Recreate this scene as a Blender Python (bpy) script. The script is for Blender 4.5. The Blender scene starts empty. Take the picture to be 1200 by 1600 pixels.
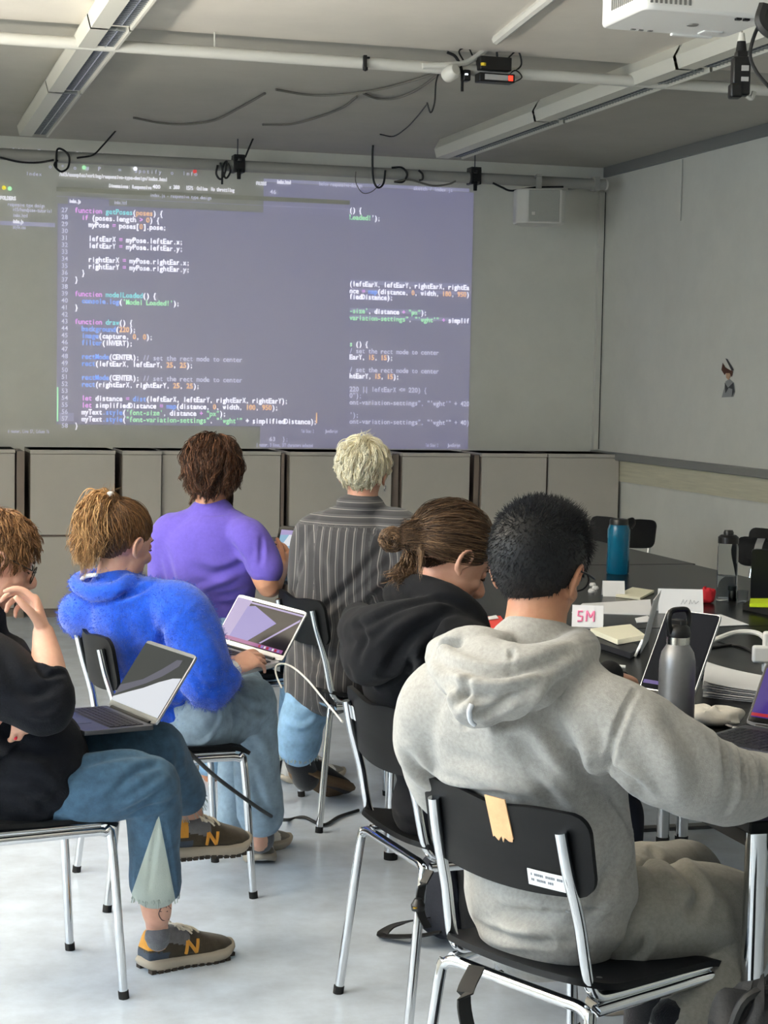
import bpy, bmesh, math, random
import numpy as np
from mathutils import Vector, Matrix, noise as mnoise
from mathutils.bvhtree import BVHTree

random.seed(7)
RNG = np.random.default_rng(7)
SC = bpy.context.scene
COL = SC.collection

# ------------------------------------------------------------------ camera
CAMPOS = np.array([0.0, 0.0, 1.55])
FPX = 2850.0
YAW, PITCH, ROLL = 0.27776, 0.07313, 0.01915


def cam_basis():
    f = np.array([math.sin(YAW) * math.cos(PITCH), math.cos(YAW) * math.cos(PITCH), -math.sin(PITCH)])
    r = np.array([math.cos(YAW), -math.sin(YAW), 0.0])
    u = np.cross(r, f)
    return (r * math.cos(ROLL) + u * math.sin(ROLL), -r * math.sin(ROLL) + u * math.cos(ROLL), f)


CR, CU, CF = cam_basis()
cd = bpy.data.cameras.new('camera')
cam = bpy.data.objects.new('camera', cd)
COL.objects.link(cam)
cd.sensor_fit = 'VERTICAL'
cd.sensor_height = 36.0
cd.lens = 36.0 * FPX / 1600.0
cd.clip_start = 0.05
mm = Matrix.Identity(4)
for i in range(3):
    mm[i][0], mm[i][1], mm[i][2], mm[i][3] = CR[i], CU[i], -CF[i], CAMPOS[i]
cam.matrix_world = mm
SC.camera = cam

# ------------------------------------------------------------------ view / world / daylight
SC.view_settings.view_transform = 'Standard'
SC.view_settings.look = 'None'
SC.view_settings.gamma = 1.0
SC.view_settings.use_curve_mapping = False
SC.view_settings.exposure = -0.15
SC.cycles.use_denoising = True
SC.cycles.max_bounces = 8
SC.cycles.diffuse_bounces = 5
SC.cycles.caustics_reflective = False
SC.cycles.caustics_refractive = False

W = bpy.data.worlds.new('daylight')
SC.world = W
W.use_nodes = True
W.node_tree.nodes['Background'].inputs[0].default_value = (0.80, 0.88, 1.0, 1)
W.node_tree.nodes['Background'].inputs[1].default_value = 0.5


def window_light(name, loc, rot, sx, sy, power, color, spread=180):
    ld = bpy.data.lights.new(name, 'AREA')
    ld.shape = 'RECTANGLE'
    ld.size, ld.size_y = sx, sy
    ld.energy = power
    ld.color = color
    ld.spread = math.radians(spread)
    o = bpy.data.objects.new(name, ld)
    o.location = loc
    o.rotation_euler = rot
    COL.objects.link(o)
    return o


# the window openings of the room: left wall (three bays) and the wall behind the photographer
LX = -2.6            # left wall
RX = 4.995           # right wall
YB = 12.03           # back wall
YF = -3.6            # wall behind the camera
ZC = 3.05            # ceiling
WIN_L = [(-0.4, 1.4), (1.9, 3.8), (4.3, 6.2)]
WIN_F = []
WZ0, WZ1 = 0.95, 2.75
SKY_P = [35, 116, 92]
FILL_P = [20, 600, 1900]
for i, (a, b) in enumerate(WIN_L):
    # sky light falling in, and an added up-aimed fill for the ceiling, standing for ground bounce
    window_light('daylight_left', (LX - 0.16, (a + b) / 2, (WZ0 + WZ1) / 2), (0, -math.pi / 2, 0),
                 WZ1 - WZ0, b - a, SKY_P[i], (0.70, 0.86, 1.0))
    window_light('bounce_fill', (LX - 0.62, (a + b) / 2, WZ0 - 0.08), (0, -math.pi / 2 - math.radians(76), 0),
                 0.9, b - a, FILL_P[i], (1.0, 0.93, 0.80), 128)


# ------------------------------------------------------------------ pixel -> place in the room
def ray(px, py):
    return CR * ((px - 600.0) / FPX) - CU * ((py - 800.0) / FPX) + CF


def at(px, py, dep):
    return CAMPOS + ray(px, py) * dep


def atz(px, py, z):
    d = ray(px, py)
    return CAMPOS + d * ((z - CAMPOS[2]) / d[2])


def aty(px, py, y):
    d = ray(px, py)
    return CAMPOS + d * (y / d[1])


def atx(px, py, x):
    d = ray(px, py)
    return CAMPOS + d * (x / d[0])


# ------------------------------------------------------------------ materials
def lin(r, g, b):
    def f(c):
        c /= 255.0
        return c / 12.92 if c <= 0.04045 else ((c + 0.055) / 1.055) ** 2.4
    return (f(r), f(g), f(b), 1.0)


def mat(name, rgb, rough=0.6, metal=0.0, var=0.0, vscale=8.0, bump=0.0, bscale=60.0, spec=0.5, sheen=0.0,
        emit=None, estr=1.0, stretch=None, trans=0.0, ior=1.45, alpha=1.0, coat=0.0, rgb2=None):
    m = bpy.data.materials.new(name)
    m.use_nodes = True
    nt = m.node_tree
    b = nt.nodes['Principled BSDF']
    c = lin(*rgb)
    b.inputs['Base Color'].default_value = c
    b.inputs['Roughness'].default_value = rough
    b.inputs['Metallic'].default_value = metal
    b.inputs['Specular IOR Level'].default_value = spec
    b.inputs['IOR'].default_value = ior
    b.inputs['Transmission Weight'].default_value = trans
    b.inputs['Alpha'].default_value = alpha
    b.inputs['Coat Weight'].default_value = coat
    if sheen:
        b.inputs['Sheen Weight'].default_value = sheen
        b.inputs['Sheen Roughness'].default_value = 0.5
    if emit is not None:
        b.inputs['Emission Color'].default_value = lin(*emit)
        b.inputs['Emission Strength'].default_value = estr
    src = None
    if var or bump:
        tc = nt.nodes.new('ShaderNodeTexCoord')
        src = tc.outputs['Object']
        if stretch:
            mp = nt.nodes.new('ShaderNodeMapping')
            mp.inputs['Scale'].default_value = stretch
            nt.links.new(src, mp.inputs[0])
            src = mp.outputs[0]
    if var:
        n = nt.nodes.new('ShaderNodeTexNoise')
        n.inputs['Scale'].default_value = vscale
        n.inputs['Detail'].default_value = 6
        n.inputs['Roughness'].default_value = 0.65
        nt.links.new(src, n.inputs['Vector'])
        r = nt.nodes.new('ShaderNodeValToRGB')
        lo = lin(*(rgb2 if rgb2 else [max(0, x * (1 - var)) for x in rgb]))
        hi = c if rgb2 else lin(*[min(255, x * (1 + var)) for x in rgb])
        r.color_ramp.elements[0].color = lo
        r.color_ramp.elements[1].color = hi
        r.color_ramp.elements[0].position = 0.3
        r.color_ramp.elements[1].position = 0.7
        nt.links.new(n.outputs['Fac'], r.inputs[0])
        nt.links.new(r.outputs[0], b.inputs['Base Color'])
    if bump:
        n2 = nt.nodes.new('ShaderNodeTexNoise')
        n2.inputs['Scale'].default_value = bscale
        n2.inputs['Detail'].default_value = 4
        nt.links.new(src, n2.inputs['Vector'])
        bp = nt.nodes.new('ShaderNodeBump')
        bp.inputs['Strength'].default_value = bump
        bp.inputs['Distance'].default_value = 0.004
        nt.links.new(n2.outputs['Fac'], bp.inputs['Height'])
        nt.links.new(bp.outputs[0], b.inputs['Normal'])
    return m


M = {}


def defm(key, *a, **k):
    M[key] = mat(key, *a, **k)


# ------------------------------------------------------------------ mesh helpers
class MB:
    """collects shapes, linked as ONE mesh object"""

    def __init__(s):
        s.v, s.f, s.mi = [], [], []

    def add(s, v, f, mi=0):
        o = len(s.v)
        s.v.extend([tuple(float(c) for c in p) for p in v])
        s.f.extend([tuple(i + o for i in q) for q in f])
        s.mi.extend([mi] * len(f))
        return s

    def box(s, c, size, rotz=0.0, mi=0, M4=None):
        x, y, z = [d / 2 for d in size]
        P = [(-x, -y, -z), (x, -y, -z), (x, y, -z), (-x, y, -z), (-x, -y, z), (x, -y, z), (x, y, z), (-x, y, z)]
        cz, sz = math.cos(rotz), math.sin(rotz)
        if M4 is None:
            V = [(c[0] + p[0] * cz - p[1] * sz, c[1] + p[0] * sz + p[1] * cz, c[2] + p[2]) for p in P]
        else:
            V = [tuple(M4 @ Vector((c[0] + p[0], c[1] + p[1], c[2] + p[2]))) for p in P]
        return s.add(V, [(0, 3, 2, 1), (4, 5, 6, 7), (0, 1, 5, 4), (1, 2, 6, 5), (2, 3, 7, 6), (3, 0, 4, 7)], mi)

    def tube(s, pts, r, n=10, mi=0, cap=True, smooth=0):
        P = np.array([tuple(p) for p in pts], float)
        if smooth:
            P = catmull(P, smooth)
        rr = np.full(len(P), r) if np.isscalar(r) else np.interp(np.linspace(0, 1, len(P)), np.linspace(0, 1, len(r)), r)
        T = np.gradient(P, axis=0)
        T /= np.linalg.norm(T, axis=1)[:, None] + 1e-12
        a = np.array([0, 0, 1.0]) if abs(T[0][2]) < 0.9 else np.array([1.0, 0, 0])
        N = np.cross(T[0], a)
        N /= np.linalg.norm(N)
        V = []
        for i in range(len(P)):
            N = N - T[i] * (N @ T[i])
            N /= np.linalg.norm(N) + 1e-12
            B = np.cross(T[i], N)
            for k in range(n):
                t = 2 * math.pi * k / n
                V.append(P[i] + rr[i] * (math.cos(t) * N + math.sin(t) * B))
        F = []
        for i in range(len(P) - 1):
            for k in range(n):
                F.append((i * n + k, i * n + (k + 1) % n, (i + 1) * n + (k + 1) % n, (i + 1) * n + k))
        if cap:
            F.append(tuple(range(n - 1, -1, -1)))
            F.append(tuple((len(P) - 1) * n + k for k in range(n)))
        return s.add(V, F, mi)

    def lathe(s, prof, c=(0, 0, 0), n=32, mi=0):
        V, F = [], []
        for (r, z) in prof:
            for k in range(n):
                t = 2 * math.pi * k / n
                V.append((c[0] + r * math.cos(t), c[1] + r * math.sin(t), c[2] + z))
        for i in range(len(prof) - 1):
            for k in range(n):
                F.append((i * n + k, i * n + (k + 1) % n, (i + 1) * n + (k + 1) % n, (i + 1) * n + k))
        if prof[0][0] > 1e-4:
            F.append(tuple(range(n - 1, -1, -1)))
        if prof[-1][0] > 1e-4:
            F.append(tuple((len(prof) - 1) * n + k for k in range(n)))
        return s.add(V, F, mi)

    def grid(s, fn, nu, nv, thick, mi=0):
        """slab from a point function of u,v in 0..1, thickness along the normal (rounded outline is up to fn)"""
        P = np.array([[fn(i / nu, j / nv) for j in range(nv + 1)] for i in range(nu + 1)], float)
        du = np.gradient(P, axis=0)
        dv = np.gradient(P, axis=1)
        N = np.cross(du, dv)
        N /= np.linalg.norm(N, axis=2)[:, :, None] + 1e-12
        A = P + N * thick / 2
        B = P - N * thick / 2
        w = nv + 1
        tot = (nu + 1) * w
        V = list(A.reshape(-1, 3)) + list(B.reshape(-1, 3))
        F = []
        for i in range(nu):
            for j in range(nv):
                a = i * w + j
                F.append((a, a + w, a + w + 1, a + 1))
                F.append((tot + a, tot + a + 1, tot + a + w + 1, tot + a + w))
        ed = [(i * w, (i + 1) * w) for i in range(nu)]
        ed += [(nu * w + j, nu * w + j + 1) for j in range(nv)]
        ed += [((i + 1) * w + nv, i * w + nv) for i in range(nu)]
        ed += [(j + 1, j) for j in range(nv)]
        for a, b in ed:
            F.append((b, a, tot + a, tot + b))
        return s.add(V, F, mi)

    def build(s, name, mats, parent=None, loc=None, smooth=True, bevel=0.0, origin=None, seg=2):
        V = s.v
        if origin is not None:
            V = [(p[0] - origin[0], p[1] - origin[1], p[2] - origin[2]) for p in V]
        me = bpy.data.meshes.new(name)
        me.from_pydata(V, [], s.f)
        if not isinstance(mats, (list, tuple)):
            mats = [mats]
        for m in mats:
            me.materials.append(M[m] if isinstance(m, str) else m)
        if any(s.mi):
            me.polygons.foreach_set('material_index', s.mi)
        bm = bmesh.new()
        bm.from_mesh(me)
        bmesh.ops.recalc_face_normals(bm, faces=bm.faces)
        bm.to_mesh(me)
        bm.free()
        o = bpy.data.objects.new(name, me)
        COL.objects.link(o)
        if parent is not None:
            o.parent = parent
        if loc is not None:
            o.location = loc
        elif origin is not None and parent is None:
            o.location = origin
        if smooth:
            me.polygons.foreach_set('use_smooth', [True] * len(me.polygons))
            try:
                me.set_sharp_from_angle(angle=math.radians(38))
            except Exception:
                pass
        if bevel:
            bv = o.modifiers.new('bevel', 'BEVEL')
            bv.width = bevel
            bv.segments = seg
            bv.limit_method = 'ANGLE'
            bv.angle_limit = math.radians(40)
            bv.harden_normals = False
        return o


def catmull(P, k):
    P = np.asarray(P, float)
    Q = np.vstack([2 * P[0] - P[1], P, 2 * P[-1] - P[-2]])
    out = []
    for i in range(1, len(Q) - 2):
        for j in range(k):
            t = j / k
            out.append(0.5 * (2 * Q[i] + (Q[i + 1] - Q[i - 1]) * t + (2 * Q[i - 1] - 5 * Q[i] + 4 * Q[i + 1] - Q[i + 2]) * t * t
                              + (3 * Q[i] - Q[i - 1] - 3 * Q[i + 1] + Q[i + 2]) * t ** 3))
    out.append(Q[-2])
    return np.array(out)


def tag(o, label=None, cat=None, group=None, kind=None):
    if label:
        o['label'] = label
    if cat:
        o['category'] = cat
    if group:
        o['group'] = group
    if kind:
        o['kind'] = kind
    return o


def empty(name, loc, rz=0.0, label=None, cat=None, group=None):
    o = bpy.data.objects.new(name, None)
    o.location = tuple(float(c) for c in loc)
    o.rotation_euler = (0, 0, rz)
    o.empty_display_size = 0.05
    COL.objects.link(o)
    return tag(o, label, cat, group)


def kids(o):
    return [c for c in bpy.data.objects if c.parent == o]


def copy_tree(o, parent=None):
    c = o.copy()
    COL.objects.link(c)
    c.parent = parent
    for ch in kids(o):
        copy_tree(ch, c)
    return c


def rounded(u, v, w, h, r):
    """map the unit square to a rounded rectangle"""
    x = (u - 0.5) * w
    y = (v - 0.5) * h
    hx, hy = w / 2, h / 2
    # squash the corners
    ax, ay = abs(x), abs(y)
    if ax > hx - r and ay > hy - r:
        px, py = (ax - (hx - r)) / r, (ay - (hy - r)) / r
        m = max(px, py)
        l = math.hypot(px, py)
        s = m / l if l > 1e-9 else 1
        ax, ay = hx - r + px * s * r, hy - r + py * s * r
    return math.copysign(ax, x), math.copysign(ay, y)
# ------------------------------------------------------------------ materials of the room
defm('wall_paint', (220, 219, 210), 0.85, var=0.02, vscale=3, bump=0.10, bscale=220)
defm('ceiling_paint', (216, 210, 200), 0.9, var=0.025, vscale=2, bump=0.08, bscale=150)
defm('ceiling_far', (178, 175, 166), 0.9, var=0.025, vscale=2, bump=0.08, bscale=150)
defm('floor_lino', (216, 226, 238), 0.28, var=0.06, vscale=6, bump=0.03, bscale=30, rgb2=(184, 192, 202))
defm('grey_rail', (128, 129, 126), 0.5)
defm('dark_gap', (30, 29, 27), 0.9)
defm('birch_board', (205, 200, 176), 0.55, var=0.05, vscale=5, stretch=(0.6, 0.6, 14))
defm('white_metal', (214, 212, 204), 0.4)
defm('lamp_white', (205, 203, 192), 0.45)
defm('lamp_mirror', (190, 195, 200), 0.25, metal=0.85)
defm('cabinet_grey', (186, 181, 172), 0.55, var=0.015, vscale=4)
defm('cabinet_side', (128, 116, 106), 0.6)
defm('black_plastic', (16, 16, 17), 0.4)
defm('black_matte', (12, 12, 13), 0.75)
defm('cable_black', (22, 22, 22), 0.5)
defm('cable_white', (225, 225, 222), 0.4)
defm('cable_grey', (112, 109, 102), 0.6)
defm('chrome', (215, 217, 220), 0.10, metal=1.0)
defm('steel_dark', (90, 90, 92), 0.3, metal=1.0)
defm('win_frame', (225, 225, 222), 0.4)


def struct(o):
    return tag(o, kind='structure')


# floor, ceiling and walls
b = MB().box(((LX + RX) / 2, (YF + YB) / 2, -0.05), (RX - LX + 0.4, YB - YF + 0.4, 0.1))
struct(b.build('floor', 'floor_lino', smooth=False))
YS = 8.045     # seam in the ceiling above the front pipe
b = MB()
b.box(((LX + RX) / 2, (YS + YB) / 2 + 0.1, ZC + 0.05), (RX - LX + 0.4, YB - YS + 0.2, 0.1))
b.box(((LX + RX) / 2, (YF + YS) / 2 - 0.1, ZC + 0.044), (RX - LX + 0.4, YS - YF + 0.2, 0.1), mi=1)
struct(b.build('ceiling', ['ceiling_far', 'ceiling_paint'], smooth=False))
b = MB().box(((LX + RX) / 2, YB + 0.1, ZC / 2), (RX - LX + 0.4, 0.2, ZC + 0.1))
struct(b.build('wall_back', 'wall_paint', smooth=False))
b = MB().box((RX + 0.1, (YF + YB) / 2, ZC / 2), (0.2, YB - YF + 0.2, ZC + 0.1))
struct(b.build('wall_right', 'wall_paint', smooth=False))


def windowed(name, wins, axis, pos, lo, hi, out):
    b = MB()

    def seg(a0, a1, z0, z1):
        if a1 - a0 < 1e-3 or z1 - z0 < 1e-3:
            return
        c = ((a0 + a1) / 2, (z0 + z1) / 2)
        if axis == 'y':
            b.box((pos + out * 0.1, c[0], c[1]), (0.2, a1 - a0, z1 - z0))
        else:
            b.box((c[0], pos + out * 0.1, c[1]), (a1 - a0, 0.2, z1 - z0))
    edges = [lo] + [e for w in wins for e in w] + [hi]
    for i in range(0, len(edges), 2):
        seg(edges[i], edges[i + 1], -0.05, ZC + 0.1)
    for a, c in wins:
        seg(a, c, -0.05, WZ0)
        seg(a, c, WZ1, ZC + 0.1)
    return struct(b.build(name, 'wall_paint', smooth=False))


windowed('wall_left', WIN_L, 'y', LX, YF - 0.2, YB + 0.2, -1)
windowed('wall_front', WIN_F, 'x', YF, LX - 0.2, RX + 0.2, -1)
wn = 0
for wins, axis in ((WIN_L, 'y'), (WIN_F, 'x')):
    for a, c in wins:
        wn += 1
        b = MB()
        for (t0, t1, z0, z1) in ((a, a + .06, WZ0, WZ1), (c - .06, c, WZ0, WZ1), (a, c, WZ0, WZ0 + .06), (a, c, WZ1 - .06, WZ1),
                                 ((a + c) / 2 - .03, (a + c) / 2 + .03, WZ0, WZ1)):
            if axis == 'y':
                b.box((LX - .05, (t0 + t1) / 2, (z0 + z1) / 2), (.07, t1 - t0, z1 - z0))
            else:
                b.box(((t0 + t1) / 2, YF - .05, (z0 + z1) / 2), (t1 - t0, .07, z1 - z0))
        struct(b.build('window_%d' % wn, 'win_frame', smooth=False))

# right wall: ceiling rail, grey ledge, birch board; corner strip on the back wall
b = MB().box((RX - 0.012, 6.0, ZC - 0.035), (0.024, 12.0, 0.07))
struct(b.build('trim_1', 'grey_rail', smooth=False))
zr = atx(1000, 711, RX)[2]
b = MB().box((RX - 0.03, 6.0, zr - 0.025), (0.06, 12.05, 0.05))
struct(b.build('trim_2', 'grey_rail', smooth=False, bevel=0.006))
zb0, zb1 = atx(1100, 771, RX)[2], atx(1100, 731, RX)[2]
b = MB().box((RX - 0.011, 5.9, (zb0 + zb1) / 2), (0.022, 11.6, zb1 - zb0))
struct(b.build('trim_3', 'birch_board', smooth=False))
xc = aty(933, 500, YB)[0]
b = MB().box((xc, YB - 0.02, 1.98), (0.036, 0.04, 1.80))
struct(b.build('trim_4', 'white_metal', smooth=False))
b = MB().box((xc + 0.026, YB - 0.014, 1.98), (0.014, 0.028, 1.80))
struct(b.build('trim_5', 'dark_gap', smooth=False))
b = MB().box((RX - 0.02, YB - 0.02, 0.5), (0.04, 0.04, 1.0))
struct(b.build('trim_6', 'cabinet_side', smooth=False))
b = MB().tube([(RX - 0.01, atx(1066, 300, RX)[1], ZC - .08), (RX - 0.01, atx(1066, 300, RX)[1], atx(1064, 345, RX)[2])], 0.006)
struct(b.build('trim_7', 'wall_paint'))

# ------------------------------------------------------------------ row of grey cabinets under the projection
YC = 11.57
segs = [(-150, 25, 0.06, 1), (47, 180, 0.0, 1), (190, 252, -.02, 0), (253, 440, 0.03, 0), (452, 612, 0.0, 0), (628, 734, 0.0, 0), (752, 854, 0.0, 0), (856, 967, 0.0, 0)]
cabl = ['grey cabinet with two stacked doors at the left edge of the photo', 'grey cabinet with two stacked doors behind the ponytail woman',
        'narrow grey cabinet strip left of the wavy-haired person', 'grey cabinet behind the wavy-haired person in purple',
        'grey cabinet directly left of the bleached blond head', 'grey cabinet right of the bleached blond head, beside dark gap',
        'grey cabinet right of the dark gap, above the black-haired head', 'last grey cabinet in the row, next to the right wall']
for i, (p0, p1, dy, split) in enumerate(segs):
    x0, x1 = aty(p0, 760, YC)[0], aty(p1, 760, YC)[0]
    top = 1.062
    e = empty('cabinet', ((x0 + x1) / 2, YC + 0.2, 0), 0, cabl[i], 'cabinet', 'row of grey cabinets along the back wall')
    w = x1 - x0
    y0 = dy
    d = YB - 0.01 - (YC + y0)
    cy = YC + y0 + d / 2 - (YC + 0.2)
    MB().box((0, cy + .011, top / 2 + .02), (w - .004, d - .022, top - .04)).build('body', 'cabinet_side', e, smooth=False)
    MB().box((0, cy, top - 0.012), (w, d, 0.024)).build('top', 'cabinet_grey', e, smooth=False, bevel=.003)
    zs = [(0.06, 0.515), (0.528, top - 0.026)] if split else [(0.06, top - 0.026)]
    for (z0, z1) in zs:
        MB().box((0, y0 - .2 + .009, (z0 + z1) / 2), (w - .006, 0.02, z1 - z0)).build('door', 'cabinet_grey', e, smooth=False, bevel=.003)
    MB().box((0, cy + .02, 0.03), (w - .01, d - .05, 0.06)).build('plinth', 'cabinet_side', e, smooth=False)
# tall boards standing edge-on in the gaps between the cabinets
for k, (p0, p1, lab) in enumerate(((27, 39, 'narrow brown-grey board on edge left of the stacked-door cabinet'),
                                   (441, 446, 'narrow brown-grey board on edge in the gap beside the tablet'),
                                   (614, 625, 'narrow brown-grey board on edge right of the blond head'),
                                   (743, 751, 'narrow brown-grey board on edge above the person with the bun'))):
    x0, x1 = aty(p0, 760, YC)[0], aty(p1, 760, YC)[0]
    o = MB().box((0, 0, .525), (x1 - x0, .40, 1.05)).build('edge_board', 'cabinet_side', None, ((x0 + x1) / 2, YC + .24, 0), smooth=False)
    tag(o, lab, 'board', 'boards on edge between the cabinets')
# ------------------------------------------------------------------ ceiling: pipes, lamps, devices
YP = 8.0
defm('pipe_white', (208, 206, 198), 0.45)
defm('pipe_grey', (160, 159, 152), 0.5)
P0, P1 = aty(-60, 55, YP), aty(1290, 148, YP)
zp = (P0[2] + P1[2]) / 2
pe = empty('ceiling_pipe', (2.0, YP, zp), 0, 'long white pipe hanging under the ceiling nearest the camera', 'pipe')
MB().tube([(-4.5, 0, 0), (RX - 2.0 - .02, 0, 0)], 0.026, 14).build('pipe', 'pipe_white', pe)
for px in (335, 1155):
    x = aty(px, 80, YP)[0]
    MB().tube([(x - 2.0, 0, .02), (x - 2.0, 0, ZC - zp)], .004, 6).build('hanger_rod', 'pipe_white', pe)

YQ = 11.55
Q0, Q1 = aty(0, 240, YQ), aty(945, 289, YQ)
zq = (Q0[2] + Q1[2]) / 2
pq = empty('curtain_pipe', (Q1[0], YQ, zq), 0, 'thick grey pipe hanging in front of the projection', 'pipe')
MB().tube([(-6.8, 0, 0), (0, 0, 0)], 0.036, 16).build('pipe', 'pipe_grey', pq)
MB().tube([(0, 0, 0), (.012, 0, 0)], 0.038, 16).build('end_cap', 'pipe_white', pq)
for px in (371, 742):
    x = aty(px, 255, YQ)[0]
    MB().tube([(x - Q1[0], 0, .03), (x - Q1[0], 0, ZC - zq)], .004, 6).build('hanger_rod', 'steel_dark', pq)
x = aty(930, 285, YQ)[0] - Q1[0]
MB().box((x, .24, 0.02), (.03, .44, .03)).box((x, .0, 0), (.035, .09, .09)).build('wall_bracket', 'pipe_grey', pq)
# clamps on the thick pipe
for px, lab in ((372, 'black clamp on the thick pipe left, beside a tangle of cable'), (741, 'black clamp on the thick pipe at the right edge of the projection')):
    x = aty(px, 258, YQ)[0]
    e = empty('pipe_clamp', (x, YQ, zq), 0, lab, 'clamp', 'black clamps on the thick pipe')
    b = MB().box((-.026, 0, .005), (.020, .10, .10)).box((.026, 0, .005), (.020, .10, .10)).box((0, 0, .058), (.07, .10, .02)).box((0, -.046, .0), (.07, .014, .05))
    b.build('jaw', 'black_plastic', e, bevel=.004)
    MB().tube([(0, -.03, -.02), (0, -.03, -.085)], [.014, .018, .012], 10).build('knob', 'black_matte', e)


def lamp(name, pa, pb, wid, label, side):
    """long trough lamp: pa/pb floor-plan ends of its axis"""
    e = empty(name, ((pa[0] + pb[0]) / 2, (pa[1] + pb[1]) / 2, ZC), math.atan2(pb[1] - pa[1], pb[0] - pa[0]) - math.pi / 2, label, 'ceiling lamp', 'unlit fluorescent ceiling lamps')
    L = math.hypot(pb[0] - pa[0], pb[1] - pa[1])
    n = int(round(L / 1.9))
    for k in range(n):
        y0 = -L / 2 + k * L / n
        y1 = y0 + L / n - 0.03
        prof = [(-wid * .40, 0), (-wid * .58, -.06), (-wid * .50, -.115), (-wid * .08, -.115), (-wid * .04, -.05), (wid * .36, -.05), (wid * .40, -.115), (wid * .46, -.115), (wid / 2, -.06), (wid * .40, 0)]
        V = [(x, y0, z) for x, z in prof] + [(x, y1, z) for x, z in prof]
        m = len(prof)
        F = [(i, (i + 1) % m, m + (i + 1) % m, m + i) for i in range(m)]
        b = MB().add(V, F)
        b.box((0, y0 + .01, -.05), (wid * .8, .02, .09)).box((0, y1 - .01, -.05), (wid * .8, .02, .09))
        b.build('housing', 'lamp_white', e, smooth=False)
        r = MB().box((wid * .16, (y0 + y1) / 2, -.055), (wid * .38, y1 - y0 - .06, .006))
        r.build('reflector', 'lamp_mirror', e, smooth=False)
        g = MB()
        nn = 46
        for q in range(nn):
            yy = y0 + .05 + (y1 - y0 - .1) * q / (nn - 1)
            g.box((wid * .16, yy, -.085), (wid * .40, .004, .045))
        g.box((wid * .16, (y0 + y1) / 2, -.086), (.006, y1 - y0 - .08, .045))
        g.build('louvre', 'lamp_mirror', e, smooth=False)
        MB().tube([(wid * .16, y0 + .05, -.073), (wid * .16, y1 - .05, -.073)], .011, 10).build('fluorescent_tube', 'white_metal', e)
    return e


ZL = ZC - .08
la0, la1 = atz(54, 205, ZL), atz(172, 36, ZL)
dx = (la0[0] + la1[0]) / 2
lamp('ceiling_lamp', (dx, 2.2), (dx, la0[1]), .175, 'unlit fluorescent trough lamp on the ceiling at upper left', -1)
lb0, lb1 = atz(702, 240, ZL), atz(1005, 128, ZL)
dx2 = (lb0[0] + lb1[0]) / 2
lamp('ceiling_lamp', (dx2, 2.2), (dx2, lb0[1]), .185, 'unlit fluorescent trough lamp on the ceiling at upper right', 1)

# ------------------------------------------------------------------ loudspeaker under the thick pipe
c = aty(841, 325, 11.40)
e = empty('loudspeaker', (c[0], 11.40, c[2]), math.radians(-14), 'white loudspeaker hanging from the thick pipe, right of the projection', 'loudspeaker')
b = MB()
hw, hh = .165, .112
pro = [(-hw, 0.0), (-hw + .01, -.10), (-hw + .07, -.155), (hw - .03, -.155), (hw, -.12), (hw, 0.0), (hw - .05, .12), (-hw + .05, .12)]
V = [(x, y, -hh) for x, y in pro] + [(x, y, hh) for x, y in pro]
m = len(pro)
b.add(V, [(i, (i + 1) % m, m + (i + 1) % m, m + i) for i in range(m)] + [tuple(range(m - 1, -1, -1)), tuple(range(m, 2 * m))])
b.build('cabinet', 'white_metal', e, smooth=False, bevel=.01)
defm('grille', (168, 168, 160), 0.6, bump=.6, bscale=420)
MB().box((.02, -.158, 0), (hw * 2 - .13, .01, hh * 2 - .02)).build('grille', 'grille', e, smooth=False, bevel=.004)
MB().box((-.05, -.166, -.05), (.02, .006, .02)).build('badge', 'white_metal', e, smooth=False)
b = MB().box((0, 0, hh + .045), (.035, .03, .09)).box((0, 0, hh + .004), (.09, .06, .012)).box((0, .06, hh + .1), (.035, .16, .016))
b.build('bracket', 'pipe_grey', e, smooth=False)

# ------------------------------------------------------------------ projector at the top edge
pf = at(935, 45, 5.35)
pc = np.array([pf[0] + .205, pf[1] - .16, pf[2] + .055])
e = empty('projector', tuple(pc), 0, 'white projector hanging from the ceiling at the top right edge', 'projector')
defm('projector_white', (226, 225, 221), 0.35)
defm('slot_grey', (120, 118, 114), 0.7)
b = MB()
b.grid(lambda u, v: (*rounded(u, v, .41, .32, .035), 0), 24, 20, .11)
b.build('housing', 'projector_white', e, bevel=.010)
g = MB()
for k in range(14):
    g.box((-.2055, -.13 + k * .0145, .012), (.004, .007, .066))
g.build('side_vent', 'slot_grey', e, smooth=False)
g = MB()
for k in range(9):
    g.box((-.18 + k * .0145, -.1605, .0), (.007, .004, .075))
g.build('rear_vent', 'slot_grey', e, smooth=False)
for k, (x, y) in enumerate(((-.11, .125), (-.085, .127), (-.055, .128))):
    MB().box((x, y, -.056), (.014, .010, .004)).build('screw_slot', 'slot_grey', e, smooth=False)
MB().lathe([(.0, -.004), (.016, -.004), (.018, 0)], (.02, .0, -.055), 18).build('screw', 'slot_grey', e)
MB().box((.085, .145, -.058), (.13, .018, .008)).build('front_lip', 'projector_white', e, smooth=False, bevel=.002)
MB().box((.12, .09, -.056), (.06, .05, .005)).build('lamp_cover', 'projector_white', e, smooth=False, bevel=.002)
MB().tube([(.06, .158, 0), (.06, .175, 0)], .034, 20).build('lens', 'black_plastic', e)
MB().tube([(0, 0, .055), (0, 0, ZC - pc[2])], .025, 14).build('ceiling_mount', 'white_metal', e)
for k, x in enumerate((.10, .125, .165)):
    MB().box((x, -.13, -.057), (.016, .014, .008)).build('socket', 'black_plastic', e, smooth=False)

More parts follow.
